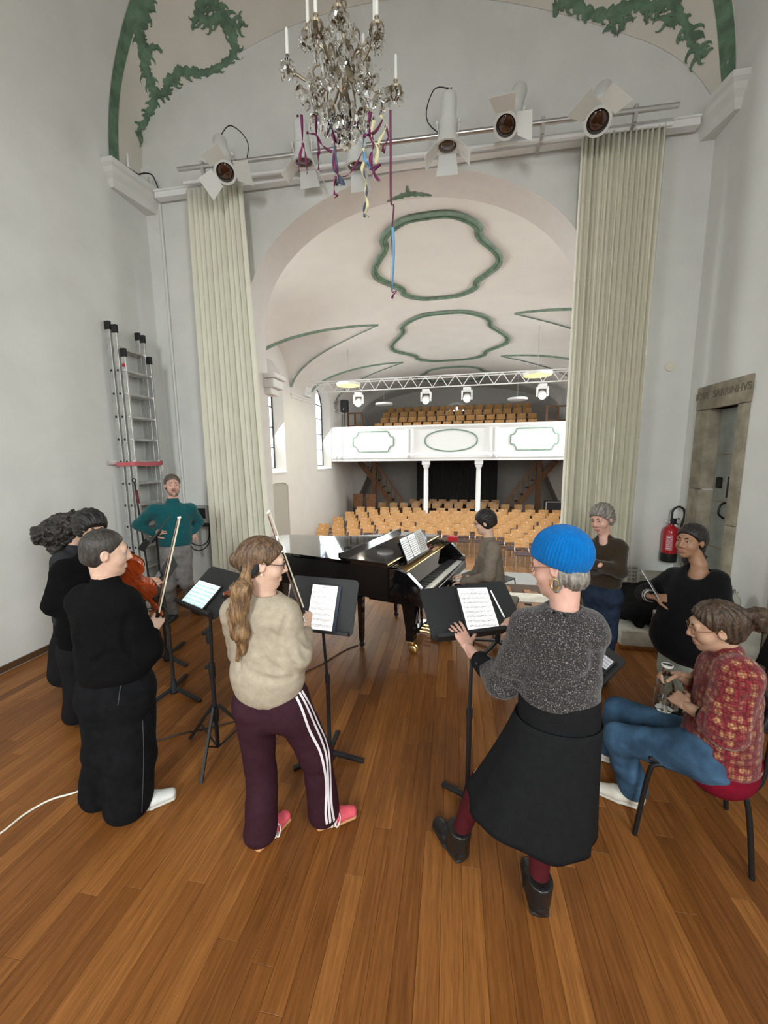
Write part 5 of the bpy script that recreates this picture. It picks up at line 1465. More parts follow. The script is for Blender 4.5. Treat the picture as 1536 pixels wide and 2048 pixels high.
def sdf_geo(prims, h, disp=None, relax=1):
    adds = [p for p in prims if p[0] in 'LE']
    lo = np.min([_bbox(p)[0] for p in adds], 0) - 3 * h - .02; hi = np.max([_bbox(p)[1] for p in adds], 0) + 3 * h + .02
    n = np.ceil((hi - lo) / h).astype(int) + 1
    ax = [lo[i] + h * np.arange(n[i]) for i in range(3)]
    F = np.full(tuple(n), .3, np.float32)
    def sub(pr, mode):
        b0, b1 = _bbox(pr); k = pr[-1]; mg = k + 3 * h + .02
        i0 = np.clip(((b0 - mg - lo) / h).astype(int), 0, n - 1); i1 = np.clip(((b1 + mg - lo) / h).astype(int) + 2, 1, n)
        s = tuple(slice(i0[q], i1[q]) for q in range(3))
        d = _prim_d(pr, ax[0][s[0]][:, None, None], ax[1][s[1]][None, :, None], ax[2][s[2]][None, None, :])
        f = F[s]
        if mode: hh = np.clip(.5 + .5 * (f - d) / k, 0, 1); F[s] = f * (1 - hh) + d * hh - k * hh * (1 - hh)
        else: hh = np.clip(.5 - .5 * (f + d) / k, 0, 1); F[s] = f * (1 - hh) - d * hh + k * hh * (1 - hh)
    for p in prims:
        if p[0] in 'LE': sub(p, True)
        elif p[0] == 'S': sub(p[1], False)
    if disp is not None:
        msk = np.abs(F) < .06
        ii = np.argwhere(msk); P = lo + ii * h
        F[msk] += disp(P).astype(np.float32)
    for p in prims:
        if p[0] == 'P':
            d = (ax[0][:, None, None] - p[1][0]) * p[2][0] + (ax[1][None, :, None] - p[1][1]) * p[2][1] + (ax[2][None, None, :] - p[1][2]) * p[2][2]
            d = d.astype(np.float32); k = p[3]
            if k: hh = np.clip(.5 - .5 * (F - d) / k, 0, 1); F = F * (1 - hh) + d * hh + k * hh * (1 - hh)
            else: F = np.maximum(F, d)
    V, Q = surface_nets(F, lo, h)
    for _ in range(relax):
        A = np.zeros_like(V); c = np.zeros(len(V))
        for i in range(4):
            j = (i + 1) % 4
            np.add.at(A, Q[:, i], V[Q[:, j]]); np.add.at(A, Q[:, j], V[Q[:, i]]); np.add.at(c, Q[:, i], 1); np.add.at(c, Q[:, j], 1)
        V = V * .5 + .5 * A / np.maximum(c, 1)[:, None]
    return V, Q
def geo_obj(name, geos, material, parent):
    vs, fs, o = [], [], 0
    for V, Q in geos: vs.append(V); fs.append(Q + o); o += len(V)
    vs = np.concatenate(vs); fs = np.concatenate(fs)
    loc = np.array(parent.location) if parent is not None else np.zeros(3)
    if parent is not None and parent.parent is not None: loc = np.array(parent.parent.location)
    vs = vs - loc
    me = bpy.data.meshes.new(name); me.vertices.add(len(vs)); me.vertices.foreach_set('co', vs.astype(np.float32).ravel())
    me.loops.add(len(fs) * 4); me.loops.foreach_set('vertex_index', fs.astype(np.int32).ravel())
    me.polygons.add(len(fs)); me.polygons.foreach_set('loop_start', np.arange(0, 4 * len(fs), 4, dtype=np.int32)); me.polygons.foreach_set('loop_total', np.full(len(fs), 4, np.int32))
    me.update(calc_edges=True); me.validate(); me.polygons.foreach_set('use_smooth', [True] * len(me.polygons)); me.materials.append(material)
    ob = bpy.data.objects.new(name, me); COL.objects.link(ob)
    if parent is not None: ob.parent = parent
    return ob
def soft(name, prims, h, material, parent, disp=None, relax=1): return geo_obj(name, [sdf_geo(prims, h, disp, relax)], material, parent)
def wob(P, f, s=0.0):
    x, y, z = P[:, 0] * f, P[:, 1] * f, P[:, 2] * f
    return (np.sin(x * 1.0 + 1.7 * np.sin(y * .8 + s) + s) + np.sin(y * 1.3 + 1.5 * np.sin(z * .9 + 2 * s)) + np.sin(z * 1.1 + 1.6 * np.sin(x * .7 + s * 3))) / 3
def folds(amp, f, s=0.0, zs=2.2):
    def d(P):
        Q = P * np.array([.75, .75, zs * 1.5]); w = wob(Q, f, s) + .40 * wob(Q, f * 2.1, s + 2)
        return amp * .85 * (1 - np.abs(w) * 1.7)
    return d
def skin_mat(name, c, rough=.5):
    m = mat(name, c, rough, var=.07, scale=26, bump=.06, bscale=140)
    b = m.node_tree.nodes['Principled BSDF']
    b.inputs['Subsurface Weight'].default_value = .12; b.inputs['Subsurface Radius'].default_value = (.012, .005, .003); b.inputs['Subsurface Scale'].default_value = .4
    return m
def cloth_mat(name, c, var=.08, scale=30, bump=.35, bs=260, rough=.95, sheen=.0): return mat(name, c, rough, var=var, scale=scale, bump=bump, bscale=bs, sheen=sheen, spec=.15)
def hair_mat(name, c, c2): return mat(name, c, .48, var=.2, scale=60, bump=.6, bscale=120, col2=c2, stretch=(1, 1, .25))
class Pose:
    """joints of a figure; J turns a sight line and a distance from the photographer into a point"""
    def __init__(s, D): s.D = D; s.j = {}
    def J(s, x, y, off=0.0):
        d = ray(x, y); return CAM_P + d * ((s.D + off) / math.hypot(d[0], d[1]))
def head_frame(c, fwd, tilt=0.0, s=1.0):
    f = unit(fwd); up = np.array([0, 0, 1.0]); r = unit(np.cross(f, up)); u = np.cross(r, f)
    if tilt: r, u = r * math.cos(tilt) + u * math.sin(tilt), u * math.cos(tilt) - r * math.sin(tilt)
    R = np.array([r, f, u])
    class H: pass
    H.c, H.R, H.s = V3(c), R, s
    H.p = lambda x, y, z: V3(c) + s * (r * x + f * y + u * z)
    return H
def head_prims(H, neck, nr=.054, male=False, mouth=0.0):
    p, R, s = H.p, H.R, H.s
    e = lambda c, r, k=.02: E(p(*c), R, np.array(r) * s, k * s)
    l = lambda a, b, ra, rb, k=.012: L(p(*a), p(*b), ra * s, rb * s, None, k * s)
    jw = .046 if male else .038
    P = [e((0, -.018, .030), (.074, .092, .084)), e((0, .030, -.030), (.060, .058, .085), .03), e((0, .040, -.085), (jw, .040, .030), .03), e((0, .066, -.104), (.020, .018, .016), .02),
         e((.036, .052, -.036), (.026, .030, .028), .02), e((-.036, .052, -.036), (.026, .030, .028), .02),
         l((-.036, .074, .026), (.036, .074, .026), .012, .012, .014),
         l((0, .086, .016), (0, .1055, -.028), .008, .0110, .010), l((-.012, .092, -.036), (.012, .092, -.036), .0085, .0085, .008),
         l((-.016, .085, -.070), (.016, .085, -.070), .0085, .0085, .012)]
    P += [SUB(E(p(sx * .031, .093, .003), R, np.array((.016, .012, .009)) * s, .010 * s)) for sx in (-1, 1)]
    P += [l((sx * .019, .0835, .0125), (sx * .043, .0765, .0105), .0062, .0058, .008) for sx in (-1, 1)]
    P += [E(p(sx * .075, -.008, -.008), R, np.array((.009, .019, .031)) * s, .008 * s) for sx in (-1, 1)]
    P += [SUB(E(p(sx * .083, -.004, -.004), R, np.array((.006, .010, .018)) * s, .006 * s)) for sx in (-1, 1)]
    P.append(L(p(0, -.022, -.06), neck, nr * s * .93, nr * s, None, .03))
    return P
def face_parts(H, root, iris=(.03, .018, .01), brow=(.05, .03, .02), lip=(.42, .16, .14), bw=.0035):
    p, R, s = H.p, H.R, H.s
    me_ = mat('eye_white', (.42, .38, .35), .3); mi = mat('iris_%02d%02d' % (int(iris[0] * 99), int(iris[2] * 99)), iris, .15)
    loc = Vector(root.location)
    for sx in (-1, 1):
        M = frame(Vector(p(sx * .031, .073, .003)) - loc, Vector(R[0]), Vector(R[1]), Vector(R[2]))
        b = MB(); b.ball((0, 0, 0), .0122 * s, 10, M); b.m = 1; b.ball((0, .0062 * s, 0), .0072 * s, 8, M); b.build('eye', [me_, mi], root, smooth=True)
        b = MB(); b.tube([Vector(p(sx * x, y, z)) - loc for x, y, z in ((.014, .0875, .024), (.028, .087, .030), (.044, .077, .027))], [bw * s, bw * 1.1 * s, bw * .5 * s], 6); b.build('eyebrow', mat('brow_%02d' % int(brow[0] * 99), brow, .8), root, smooth=True)
    geo_obj('lips', [sdf_geo([L(p(-.019, .0885, -.0665), p(.019, .0885, -.0665), .0052 * s, .0052 * s, None, .004), L(p(-.014, .0895, -.0755), p(.014, .0895, -.0755), .0058 * s, .0058 * s, None, .004)], .0026)], mat('lip_%02d' % int(lip[0] * 99), lip, .45), root)
def glasses(H, root, m=None, round_=True):
    p = H.p; loc = Vector(root.location); m = m or m_black; s = H.s
    b = MB()
    for sx in (-1, 1):
        b.tube([Vector(p(sx * (.033 + .022 * math.cos(a)), .098 - .006 * abs(math.cos(a)), .002 + .019 * math.sin(a))) - loc for a in [2 * PI * i / 16 for i in range(16)]], .0016 * s, 5, closed=True)
        b.tube([Vector(p(sx * .055, .092, .006)) - loc, Vector(p(sx * .076, .05, .008)) - loc, Vector(p(sx * .080, -.01, .006)) - loc, Vector(p(sx * .078, -.02, -.008)) - loc], .0016 * s, 5)
    b.tube([Vector(p(-.011, .100, .006)) - loc, Vector(p(0, .103, .009)) - loc, Vector(p(.011, .100, .006)) - loc], .0016 * s, 5)
    return b.build('glasses', m, root)
def hand_prims(w, d, back, thumb_side, s=1.0, curl=(.35, .35, .4, .45), thumb=.3, spread=.06, k=.006, thumb_out=.8):
    """w wrist, d finger direction, back = normal out of the back of the hand, thumb_side +1/-1 along d x back"""
    d = unit(d); z = unit(np.asarray(back, float) - d * (np.asarray(back, float) @ d)); x = np.cross(d, z) * thumb_side; w = V3(w)
    q = lambda a, b, c: w + s * (x * a + d * b + z * c)
    P = [L(q(0, -.045, 0), q(0, .012, 0), (.026 * s, .019 * s), (.028 * s, .016 * s), x, .012), L(q(.004, .018, 0), q(.002, .070, 0), (.033 * s, .0145 * s), (.040 * s, .0125 * s), x, .012)]
    for i, (bx, ln) in enumerate(((.030, .074), (.010, .082), (-.010, .076), (-.028, .060))):
        base = q(bx, .080 - .005 * abs(bx - .01) * 30 * .2, .001); a = 0.0; dirx = (bx - .002) * spread * 30
        seg = [.46, .30, .24]; r0 = .0092 - .0005 * i; cur = base
        for j in range(3):
            a += curl[i] * (1.0, 1.15, .8)[j]
            dd = unit(d * math.cos(a) - z * math.sin(a) + x * dirx * (.9 if j == 0 else .5) * math.cos(min(a, 1.4)))
            nx_ = cur + dd * ln * seg[j] * s
            P.append(L(cur, nx_, (r0 - .0009 * j) * s, (r0 - .0009 * (j + 1)) * s, None, k if j == 0 else .003)); cur = nx_
    c0 = q(.024, .022, -.004); d1 = unit(x * thumb_out + d * .65 - z * .25); c1 = c0 + d1 * .040 * s
    d2 = unit(x * (thumb_out - thumb) + d * .85 - z * (.2 + thumb * .6)); c2 = c1 + d2 * .034 * s; d3 = unit(x * (thumb_out - 1.6 * thumb) + d * .9 - z * (.2 + thumb)); c3 = c2 + d3 * .027 * s
    P += [L(c0, c1, .0135 * s, .0112 * s, None, .010), L(c1, c2, .0108 * s, .0098 * s, None, .004), L(c2, c3, .0098 * s, .0080 * s, None, .004)]
    return P
def body_geo(j, H, hands, neck, nr=.054, male=False, fat=1.0, legs=True, hs=.0052, headpr=None):
    """the one skin surface: core and limbs coarse, head and hands fine"""
    core = [L(j['pelvis'], j['chest'], (.135 * fat, .085 * fat), (.15 * fat, .085 * fat), V3(j['shR']) - V3(j['shL']), .05), L(j['shL'], j['shR'], .05, .05, None, .04), L(j['chest'], neck, .06, .05, None, .05)]
    for sd in 'LR':
        core += [L(j['sh' + sd], j['el' + sd], .044, .036, None, .03), L(j['el' + sd], j['wr' + sd], .037, .024, None, .02)]
        if legs: core += [L(j['hip' + sd], j['kn' + sd], .072, .050, None, .03), L(j['kn' + sd], j['an' + sd], .049, .034, None, .02)]
    g = [sdf_geo(core, .0115)]
    g.append(sdf_geo((headpr or []) + head_prims(H, neck, nr, male), hs, None, 1))
    for hp in hands: g.append(sdf_geo(hp, .0034, None, 1))
    return g
def shoe(root, an, toe_dir, Ln, mu, ms, heel=.0, high=.09, w=.045, name='shoe', extra=None, sole_h=.022):
    d = unit((toe_dir[0], toe_dir[1], 0)); x = np.array([d[1], -d[0], 0]); z = np.array([0, 0, 1.0]); a = V3(an); a = np.array([a[0], a[1], 0.0])
    h = a - d * Ln * .26; t = a + d * Ln * .74
    q = lambda f, up, sx=0: h + d * Ln * f + z * up + x * sx
    up = [L(q(.16, .052), q(.55, .042), (w * .80, .040), (w * .92, .032), x, .02), L(q(.55, .040), q(.86, .034), (w * .92, .032), (w * .74, .024), x, .02), L(q(.24, .05), q(.24, high), (w * .76, .045), (w * .80, .050), x, .02), CUT(q(0, .012), (0, 0, -1))]
    o = soft(name, up, .0065, mu, root)
    sp = [L(q(.12, .012), q(.5, .012), (w * .86, .012), (w * .92, .012), x, .012), L(q(.5, .012), q(.90, .012), (w * 1.0, .012), (w * .74, .012), x, .012), CUT((0, 0, .001), (0, 0, -1)), CUT((0, 0, sole_h), (0, 0, 1))]
    so = soft('sole', sp, .006, ms, root); so.parent = o; so.location = (0, 0, 0)
    return o, q
# ---------------------------------------------------------------- instruments
m_varn = mat('violin_varnish', (.34, .050, .012), .16, var=.25, scale=9, coat=.8, stretch=(8, 1, 1))
m_varn2 = mat('violin_spruce', (.48, .17, .045), .2, var=.15, scale=14, coat=.7, stretch=(14, 1, 1))
m_ebony = mat('ebony', (.012, .010, .009), .3)
def violin(label, M, s=1.0, viola=False):
    t = bpy.data.objects.new('viola' if viola else 'violin', None); COL.objects.link(t); t.matrix_world = M; tag(t, label, 'viola' if viola else 'violin')
    half = [(0, -.178), (.05, -.175), (.088, -.150), (.103, -.105), (.094, -.060), (.068, -.032), (.056, .0), (.060, .030), (.078, .055), (.084, .095), (.074, .140), (.045, .170), (.018, .178), (0, .178)]
    out = [(p.x * s, p.y * s) for p in crom([(x, y, 0) for x, y in half], 3)]
    full = out + [(-x, y) for x, y in reversed(out[1:-1])]
    n = len(full); h = .015 * s
    b = MB(); b.grid([[(x, y, z) for x, y in full] for z in (-h, h)], closed_u=True); b.build('ribs', m_varn, t, smooth=60)
    for nm, sg, mm in (('front_plate', 1, m_varn2), ('back_plate', -1, m_varn)):
        b = MB(); rows = []
        for f, z in ((1.035, 0), (1.03, .004), (.96, .006), (.75, .012), (.45, .017), (.08, .019)): rows.append([(x * f, y * (f if f > .9 else f), sg * (h + z * s)) for x, y in full])
        b.grid(rows if sg > 0 else list(reversed(rows)), closed_u=True); b.add(rows[-1], [tuple(range(n)) if sg > 0 else tuple(reversed(range(n)))]); b.build(nm, mm, t, smooth=60)
    b = MB(); b.bar((0, .165 * s, .012 * s), (0, .30 * s, .022 * s), .022 * s, .018 * s, bev=.004); nk = b.build('neck', m_varn, t)
    b = MB(); b.bar((0, .04 * s, .040 * s), (0, .30 * s, .034 * s), .026 * s, .006 * s); b.build('fingerboard', m_ebony, nk)
    b = MB(); b.bar((0, .30 * s, .022 * s), (0, .37 * s, .006 * s), .02 * s, .024 * s, bev=.004); b.lathe([(.004, -.016 * s), (.018 * s, -.014 * s), (.018 * s, .014 * s), (.004, .016 * s)], 14, frame((0, .378 * s, .004 * s), (0, 1, 0), (0, 0, 1), (1, 0, 0))); b.build('scroll', m_varn, nk, smooth=40)
    for i in range(4):
        b = MB(); sx = 1 if i % 2 else -1; y = (.315 + .014 * i) * s; b.tube([(0, y, .014 * s), (sx * .034 * s, y, .014 * s)], .003 * s, 6); b.ball((sx * .038 * s, y, .014 * s), (.008 * s, .003, .006 * s), 6); b.build('tuning_peg', m_ebony, nk)
    b = MB(); b.box((0, -.005 * s, .044 * s), (.042 * s, .003, .026 * s)); b.build('bridge', mat('maple', (.5, .3, .12), .5), t)
    b = MB(); b.bar((0, -.165 * s, .034 * s), (0, -.055 * s, .040 * s), .030 * s, .006 * s, bev=.002); b.build('tailpiece', m_ebony, t)
    b = MB()
    for k in range(4): b.tube([(-.012 * s + .008 * s * k, -.06 * s, .044 * s), (-.012 * s + .008 * s * k, -.005 * s, .058 * s), (-.008 * s + .0053 * s * k, .30 * s, .040 * s)], .0006, 4)
    b.build('strings', m_steel, t)
    b = MB(); b.ball((.05 * s, -.15 * s, .036 * s), (.034 * s, .022 * s, .010 * s), 10); b.build('chin_rest', m_ebony, t, smooth=True)
    return t
def bow(label, frog, tip, side, light=False):
    frog, tip = Vector(frog), Vector(tip); t = thing('violin_bow', label, 'bow', frog)
    d = (tip - frog).normalized(); Ln = (tip - frog).length; s = Vector(side); s = (s - d * s.dot(d)).normalized()
    ms = mat('bow_stick', (.16, .055, .025), .3, coat=.4)
    pts = [d * (Ln * k / 10) + s * (-.006 * math.sin(PI * k / 10)) for k in range(11)]
    b = MB(); b.tube(pts, [.0046 - .0014 * k / 10 for k in range(11)], 8); b.build('stick', ms, t, smooth=True)
    b = MB(); b.bar(d * .03 + s * .012, d * .075 + s * .012, .012, .020, bev=.003); b.build('frog', m_ebony, t)
    b = MB(); b.bar(d * .06 + s * .022, d * (Ln - .008) + s * .020, .009, .0016, up=s); b.build('bow_hair', mat('horsehair', (.74, .66, .50), .7), t)
    b = MB(); b.bar(d * (Ln - .010), d * (Ln - .004) + s * .024, .009, .012); b.build('bow_tip', m_white, t)
    b = MB(); b.tube([d * -.012, d * .02], .0055, 8); b.build('screw', m_steel, t)
    return t
def tube_geo(name, pts, r, m, root, n=8):
    loc = Vector(root.location); b = MB(); b.tube([Vector(p) - loc for p in pts], r, n); return b.build(name, m, root, smooth=True)
def lengths(nm, j):
    import os
    if os.environ.get('DBG'):
        ln = lambda a, b: '%.2f' % np.linalg.norm(V3(j[a]) - V3(j[b]))
        print('POSE', nm, {k: ln(*k.split('-')) for k in ('shL-shR', 'shL-elL', 'elL-wrL', 'shR-elR', 'elR-wrR', 'hipL-knL', 'knL-anL', 'hipR-knR', 'knR-anR', 'pelvis-neck')}, {k: np.round(j[k], 2).tolist() for k in ('head', 'neck', 'pelvis', 'anL', 'anR')})
# ================================================================== THE CAST
sk_light = skin_mat('skin_light', (.62, .40, .30)); sk_pink = skin_mat('skin_pink', (.58, .33, .26)); sk_brown = skin_mat('skin_brown', (.34, .18, .105)); sk_warm = skin_mat('skin_warm', (.52, .31, .21))
h_brown = hair_mat('hair_brown', (.055, .030, .016), (.15, .085, .045)); h_blond = hair_mat('hair_ends', (.085, .045, .022), (.27, .155, .07)); h_black = hair_mat('hair_black', (.006, .005, .005), (.02, .017, .015))
h_dark = hair_mat('hair_dark_brown', (.030, .018, .011), (.085, .050, .030)); h_grey = hair_mat('hair_grey', (.11, .10, .085), (.28, .25, .22)); h_buzz = hair_mat('hair_buzz', (.022, .018, .016), (.05, .04, .035))
def hair_base(H, t=.010, nape=-.078, ears=True, c=.021, back=.0):
    """hair shell: skull and nape, cut back along the hairline that runs from the forehead down to the ears"""
    p, R, s = H.p, H.R, H.s
    P = [E(p(0, -.020, .032), R, np.array((.0755 + t, .093 + t + back, .085 + t)) * s, .02), E(p(0, -.046, -.030), R, np.array((.066 + t * .6, .058 + t, .062)) * s, .03)]
    n = unit(R[1] * .805 - R[2] * .593)
    P.append(CUT(p(0, 0, 0) + n * c * s, n, .016 * s))
    if ears: P += [SUB(E(p(sx * .096, .002, -.022), R, np.array((.030, .024, .036)) * s, .012)) for sx in (-1, 1)]
    P.append(CUT(p(0, -.06, nape), -H.R[2] - .35 * H.R[1], .01 * s))
    return P
def first_hit(prims, x, y, t0=1.0, t1=7.0):
    d = ray(x, y); d = d / np.linalg.norm(d); t = t0; pr = [p for p in prims if p[0] in 'LE']
    for _ in range(60):
        v = float(sdf_at(pr, CAM_P + d * t)[0])
        if v < .002: return CAM_P + d * t, d
        t += max(.004, min(v, .12) * .8)
        if t > t1: break
    return None, d
def grooves(prims, lines, r=.010, sink=.3, k=.018):
    """creases pressed into cloth along the lines where the photograph shows them"""
    out = []
    for ln in lines:
        pts = [first_hit(prims, q.x, q.y) for q in crom([(x, y, 0) for x, y in ln], 3)]
        pts = [(h, d) for h, d in pts if h is not None]; n = len(pts)
        for i in range(n - 1):
            f0 = math.sin(PI * (i + .35) / (n + .0)); f1 = math.sin(PI * (i + 1.35) / (n + .35)) if i + 1.35 < n + .35 else .05
            ra, rb = max(.003, r * f0), max(.003, r * f1)
            out.append(SUB(L(pts[i][0] - pts[i][1] * ra * sink, pts[i + 1][0] - pts[i + 1][1] * rb * sink, ra, rb, None, k)))
    return out
def strands(H, amp=.004, f=1.0, axis=1):
    def d(P):
        Q = (P - H.c) @ H.R.T / H.s
        a = np.arctan2(Q[:, 0], Q[:, 2] + .02) if axis == 1 else np.arctan2(Q[:, 0], -Q[:, 1])
        return amp * (np.sin(a * 34 * f + 5 * Q[:, 1] * 8 + 2 * np.sin(Q[:, 1] * 40)) * .6 + .5 * np.sin(a * 71 * f + Q[:, 1] * 30))
    return d
# ---------------------------------------------------------------- violinist in beige
def girl():
    p = Pose(1.86); J = p.J
    root = thing('person', 'person with long brown ponytail, beige sweater and dark striped track pants, playing the violin', 'person', (-.80, 1.72, 0))
    H = head_frame(J(529, 1124), (.88, .40, -.20), .05, .98)
    neck = J(533, 1196, .0)
    j = dict(head=H.c, neck=neck, shL=J(476, 1226, .06), shR=J(567, 1228, -.05), elL=J(486, 1300, .26), wrL=J(530, 1222, .24), elR=J(592, 1310, -.08), wrR=J(613, 1262, .10), chest=J(530, 1270), pelvis=J(541, 1395),
             hipL=J(507, 1405, .03), hipR=J(577, 1402, -.03), knL=J(523, 1545, .06), knR=J(633, 1512, .0), anL=V3((-.955, 1.62, .09)), anR=V3((-.665, 1.775, .09)))
    lengths('girl', j)
    hL = hand_prims(j['wrL'], J(548, 1186, .27) - j['wrL'], V3((-.3, .9, .2)), 1, .95, (.9, .9, 1.0, 1.0), .4)
    hR = hand_prims(J(612, 1256, .10), J(613, 1232, .13) - J(612, 1256, .10), V3((.75, -.55, .3)), -1, .95, (1.0, 1.15, 1.2, 1.1), .5)
    geo_obj('body', body_geo(j, H, (hL, hR), neck, .050), sk_light, root); face_parts(H, root); glasses(H, root)
    side = V3(j['shR']) - V3(j['shL'])
    sw = [L(J(530, 1236), J(536, 1352), (.165, .115), (.183, .135), side, .05), L(J(536, 1340), J(538, 1372), (.183, .135), (.158, .118), side, .03), L(j['shL'], j['shR'], .068, .068, None, .06), L(J(531, 1215), neck, (.10, .085), (.066, .062), side, .05),
          L(j['shR'], j['elR'], .068, .074, None, .04), L(j['elR'], j['elR'] * .3 + j['wrR'] * .7, .074, .052, None, .03), L(j['elR'] * .35 + j['wrR'] * .65, j['wrR'], .045, .036, None, .02), L(j['shL'], j['elL'], .080, .078, None, .04), L(j['elL'], j['wrL'], .070, .042, None, .03),
          SUB(L(neck + V3((0, 0, .05)), neck + V3((0, 0, .012)), .062, .050, None, .012)), CUT(J(538, 1392), (0, 0, -1))]
    sw += grooves(sw, [[(577, 1232), (566, 1262), (563, 1292), (574, 1322), (592, 1335)], [(540, 1262), (552, 1285), (560, 1305)], [(526, 1270), (540, 1300), (562, 1322)], [(512, 1282), (528, 1318), (560, 1345)], [(575, 1330), (592, 1352)], [(478, 1262), (472, 1300), (478, 1340)], [(500, 1345), (540, 1362), (585, 1358)], [(600, 1290), (612, 1310), (624, 1318)], [(598, 1272), (612, 1285), (626, 1290)]], .011)
    soft('sweater', sw, .0085, cloth_mat('beige_knit', (.385, .325, .25), bs=340), root, folds(.005, 11, 1.2, 1.5))
    soft('hem_band', [L(J(538, 1374), J(539, 1386), (.156, .116), (.153, .114), side, .01), CUT(J(539, 1392), (0, 0, -1))], .009, cloth_mat('beige_rib', (.37, .31, .24)), root)
    mt = cloth_mat('maroon_jersey', (.036, .0115, .019), bs=420, rough=.7)
    tr = [L(J(540, 1378), J(540, 1412), (.150, .112), (.160, .118), side, .05), L(j['hipL'], j['knL'], .104, .078, None, .05), L(j['knL'], j['anL'] + V3((0, 0, .0)), .078, .088, None, .03), L(j['hipR'], j['knR'], .106, .080, None, .05), L(j['knR'], j['anR'] + V3((0, 0, .0)), .080, .086, None, .03),
          CUT(j['anL'] + V3((0, 0, -.045)), (0, 0, -1))]
    t = soft('track_pants', tr, .0095, mt, root, folds(.007, 12, .4, .8))
    bv = BVHTree.FromPolygons([v.co for v in t.data.vertices], [tuple(f.vertices) for f in t.data.polygons])
    Zt = lambda P: [(340 + x * .2995, 1380 + y * .2995) for x, y in P]
    loc = Vector(root.location)
    for path in ([(842, 45), (880, 130), (930, 270), (1000, 410), (1035, 560), (1042, 690), (1040, 770), (1040, 830), (1048, 893)], [(856, 5), (905, 95), (955, 210), (1008, 330), (1042, 440), (1052, 560), (1056, 690), (1060, 780), (1070, 885)], [(878, 5), (935, 105), (988, 225), (1036, 330), (1060, 430), (1070, 580), (1073, 700), (1080, 790), (1095, 872)]):
        rows = []; hits = []
        for q in crom([(x, y, 0) for x, y in Zt(path)], 5):
            h = bv.ray_cast(Vector(CAM_P) - loc, Vector(ray(q.x, q.y)).normalized())
            if h[0] is not None: hits.append((h[0], h[1]))
        for i, (q, n_) in enumerate(hits):
            td = (hits[min(i + 1, len(hits) - 1)][0] - hits[max(i - 1, 0)][0]).normalized(); sd = td.cross(n_).normalized() * .0062
            rows.append([q - sd + n_ * .0028, q + n_ * .0034, q + sd + n_ * .0028])
        b = MB(); b.grid(rows); s_ = b.build('stripe', mat('stripe_white', (.80, .74, .78), .7), t, smooth=True)
    mp, mg = mat('pink_suede', (.74, .10, .14), .75, var=.1, scale=30), mat('gum_sole', (.50, .25, .11), .5)
    for an, d, nm in ((j['anL'], (.43, .90), 'L'), (j['anR'], (.88, .48), 'R')):
        o, q = shoe(root, an, d, .265, mp, mg, w=.046)
        b = MB()
        for k in range(3):
            f = .38 + .07 * k
            for sx in (-1, 1): b.tube([Vector(q(f, .020, sx * .047)) - loc, Vector(q(f + .05, .062, sx * .034)) - loc], .0055, 6)
        for k in range(4): b.tube([Vector(q(.52 + .05 * k, .072 - .006 * k, -.02)) - loc, Vector(q(.54 + .05 * k, .077 - .006 * k, 0)) - loc, Vector(q(.52 + .05 * k, .072 - .006 * k, .02)) - loc], .0035, 5)
        b.tube(crom([Vector(q(.50, .082, .0)) - loc, Vector(q(.56, .07, .05)) - loc, Vector(q(.48, .03, .065)) - loc, Vector(q(.44, .05, .045)) - loc, Vector(q(.50, .08, .005)) - loc], 5), .003, 5)
        b.build('laces', m_white, o)
    hb = hair_base(H, .010, -.072, back=.008)
    soft('hair', hb + [L(H.p(0, -.09, .01), H.p(0, -.125, -.005), .045, .035, None, .03)], .0052, h_brown, root, strands(H, .0035, 1.0, 2))
    tail = [J(497, 1140, -.06), J(484, 1178, -.09), J(475, 1225, -.10), J(481, 1268, -.10), J(485, 1295, -.09), J(475, 1318, -.09)]; rr = [.028, .040, .044, .036, .026, .006]
    pt = [L(tail[i], tail[i + 1], (rr[i], rr[i] * .8), (rr[i + 1], rr[i + 1] * .8), side, .03) for i in range(5)]
    def pdisp(P): return .004 * np.sin(P[:, 0] * 210 + 2.2 * np.sin(P[:, 2] * 24)) + .0028 * np.sin(P[:, 0] * 420 + P[:, 1] * 150 + 2.5 * np.sin(P[:, 2] * 31 + 1)) + .006 * np.sin(P[:, 2] * 38 + P[:, 0] * 12)
    soft('ponytail', pt, .0052, h_blond, root, pdisp)
    c = J(500, 1135, -.055)
    soft('hair_tie', [L(c + .034 * V3((math.cos(a), .3 * math.sin(a), .8 * math.sin(a))), c + .034 * V3((math.cos(a + .6), .3 * math.sin(a + .6), .8 * math.sin(a + .6))), .012, .012, None, .008) for a in np.arange(0, 6.2, .6)], .005, mat('scrunchie_black', (.012, .012, .014), .9), root)
    b = MB(); b.ball(Vector(H.p(.078, -.004, -.045)) - loc, .005, 6); b.build('earring', mat('pearl', (.85, .8, .72), .2), root)
    sc_ = J(450, 1189, .34); sc_ = J(452, 1189, .50); y = unit(sc_ - J(528, 1222, .08)); vb = sc_ - y * .392; z = unit(np.cross(np.cross(y, V3((0, -.2, 1))), y)); x = np.cross(y, z)
    violin('violin held by the violinist in beige, scroll showing behind her ponytail', frame(vb, x, y, z))
    bow('violin bow of the violinist in beige, tip standing before the curtain', J(609, 1240, .10), J(534, 1024, .46), (1, -.4, 0))
girl()
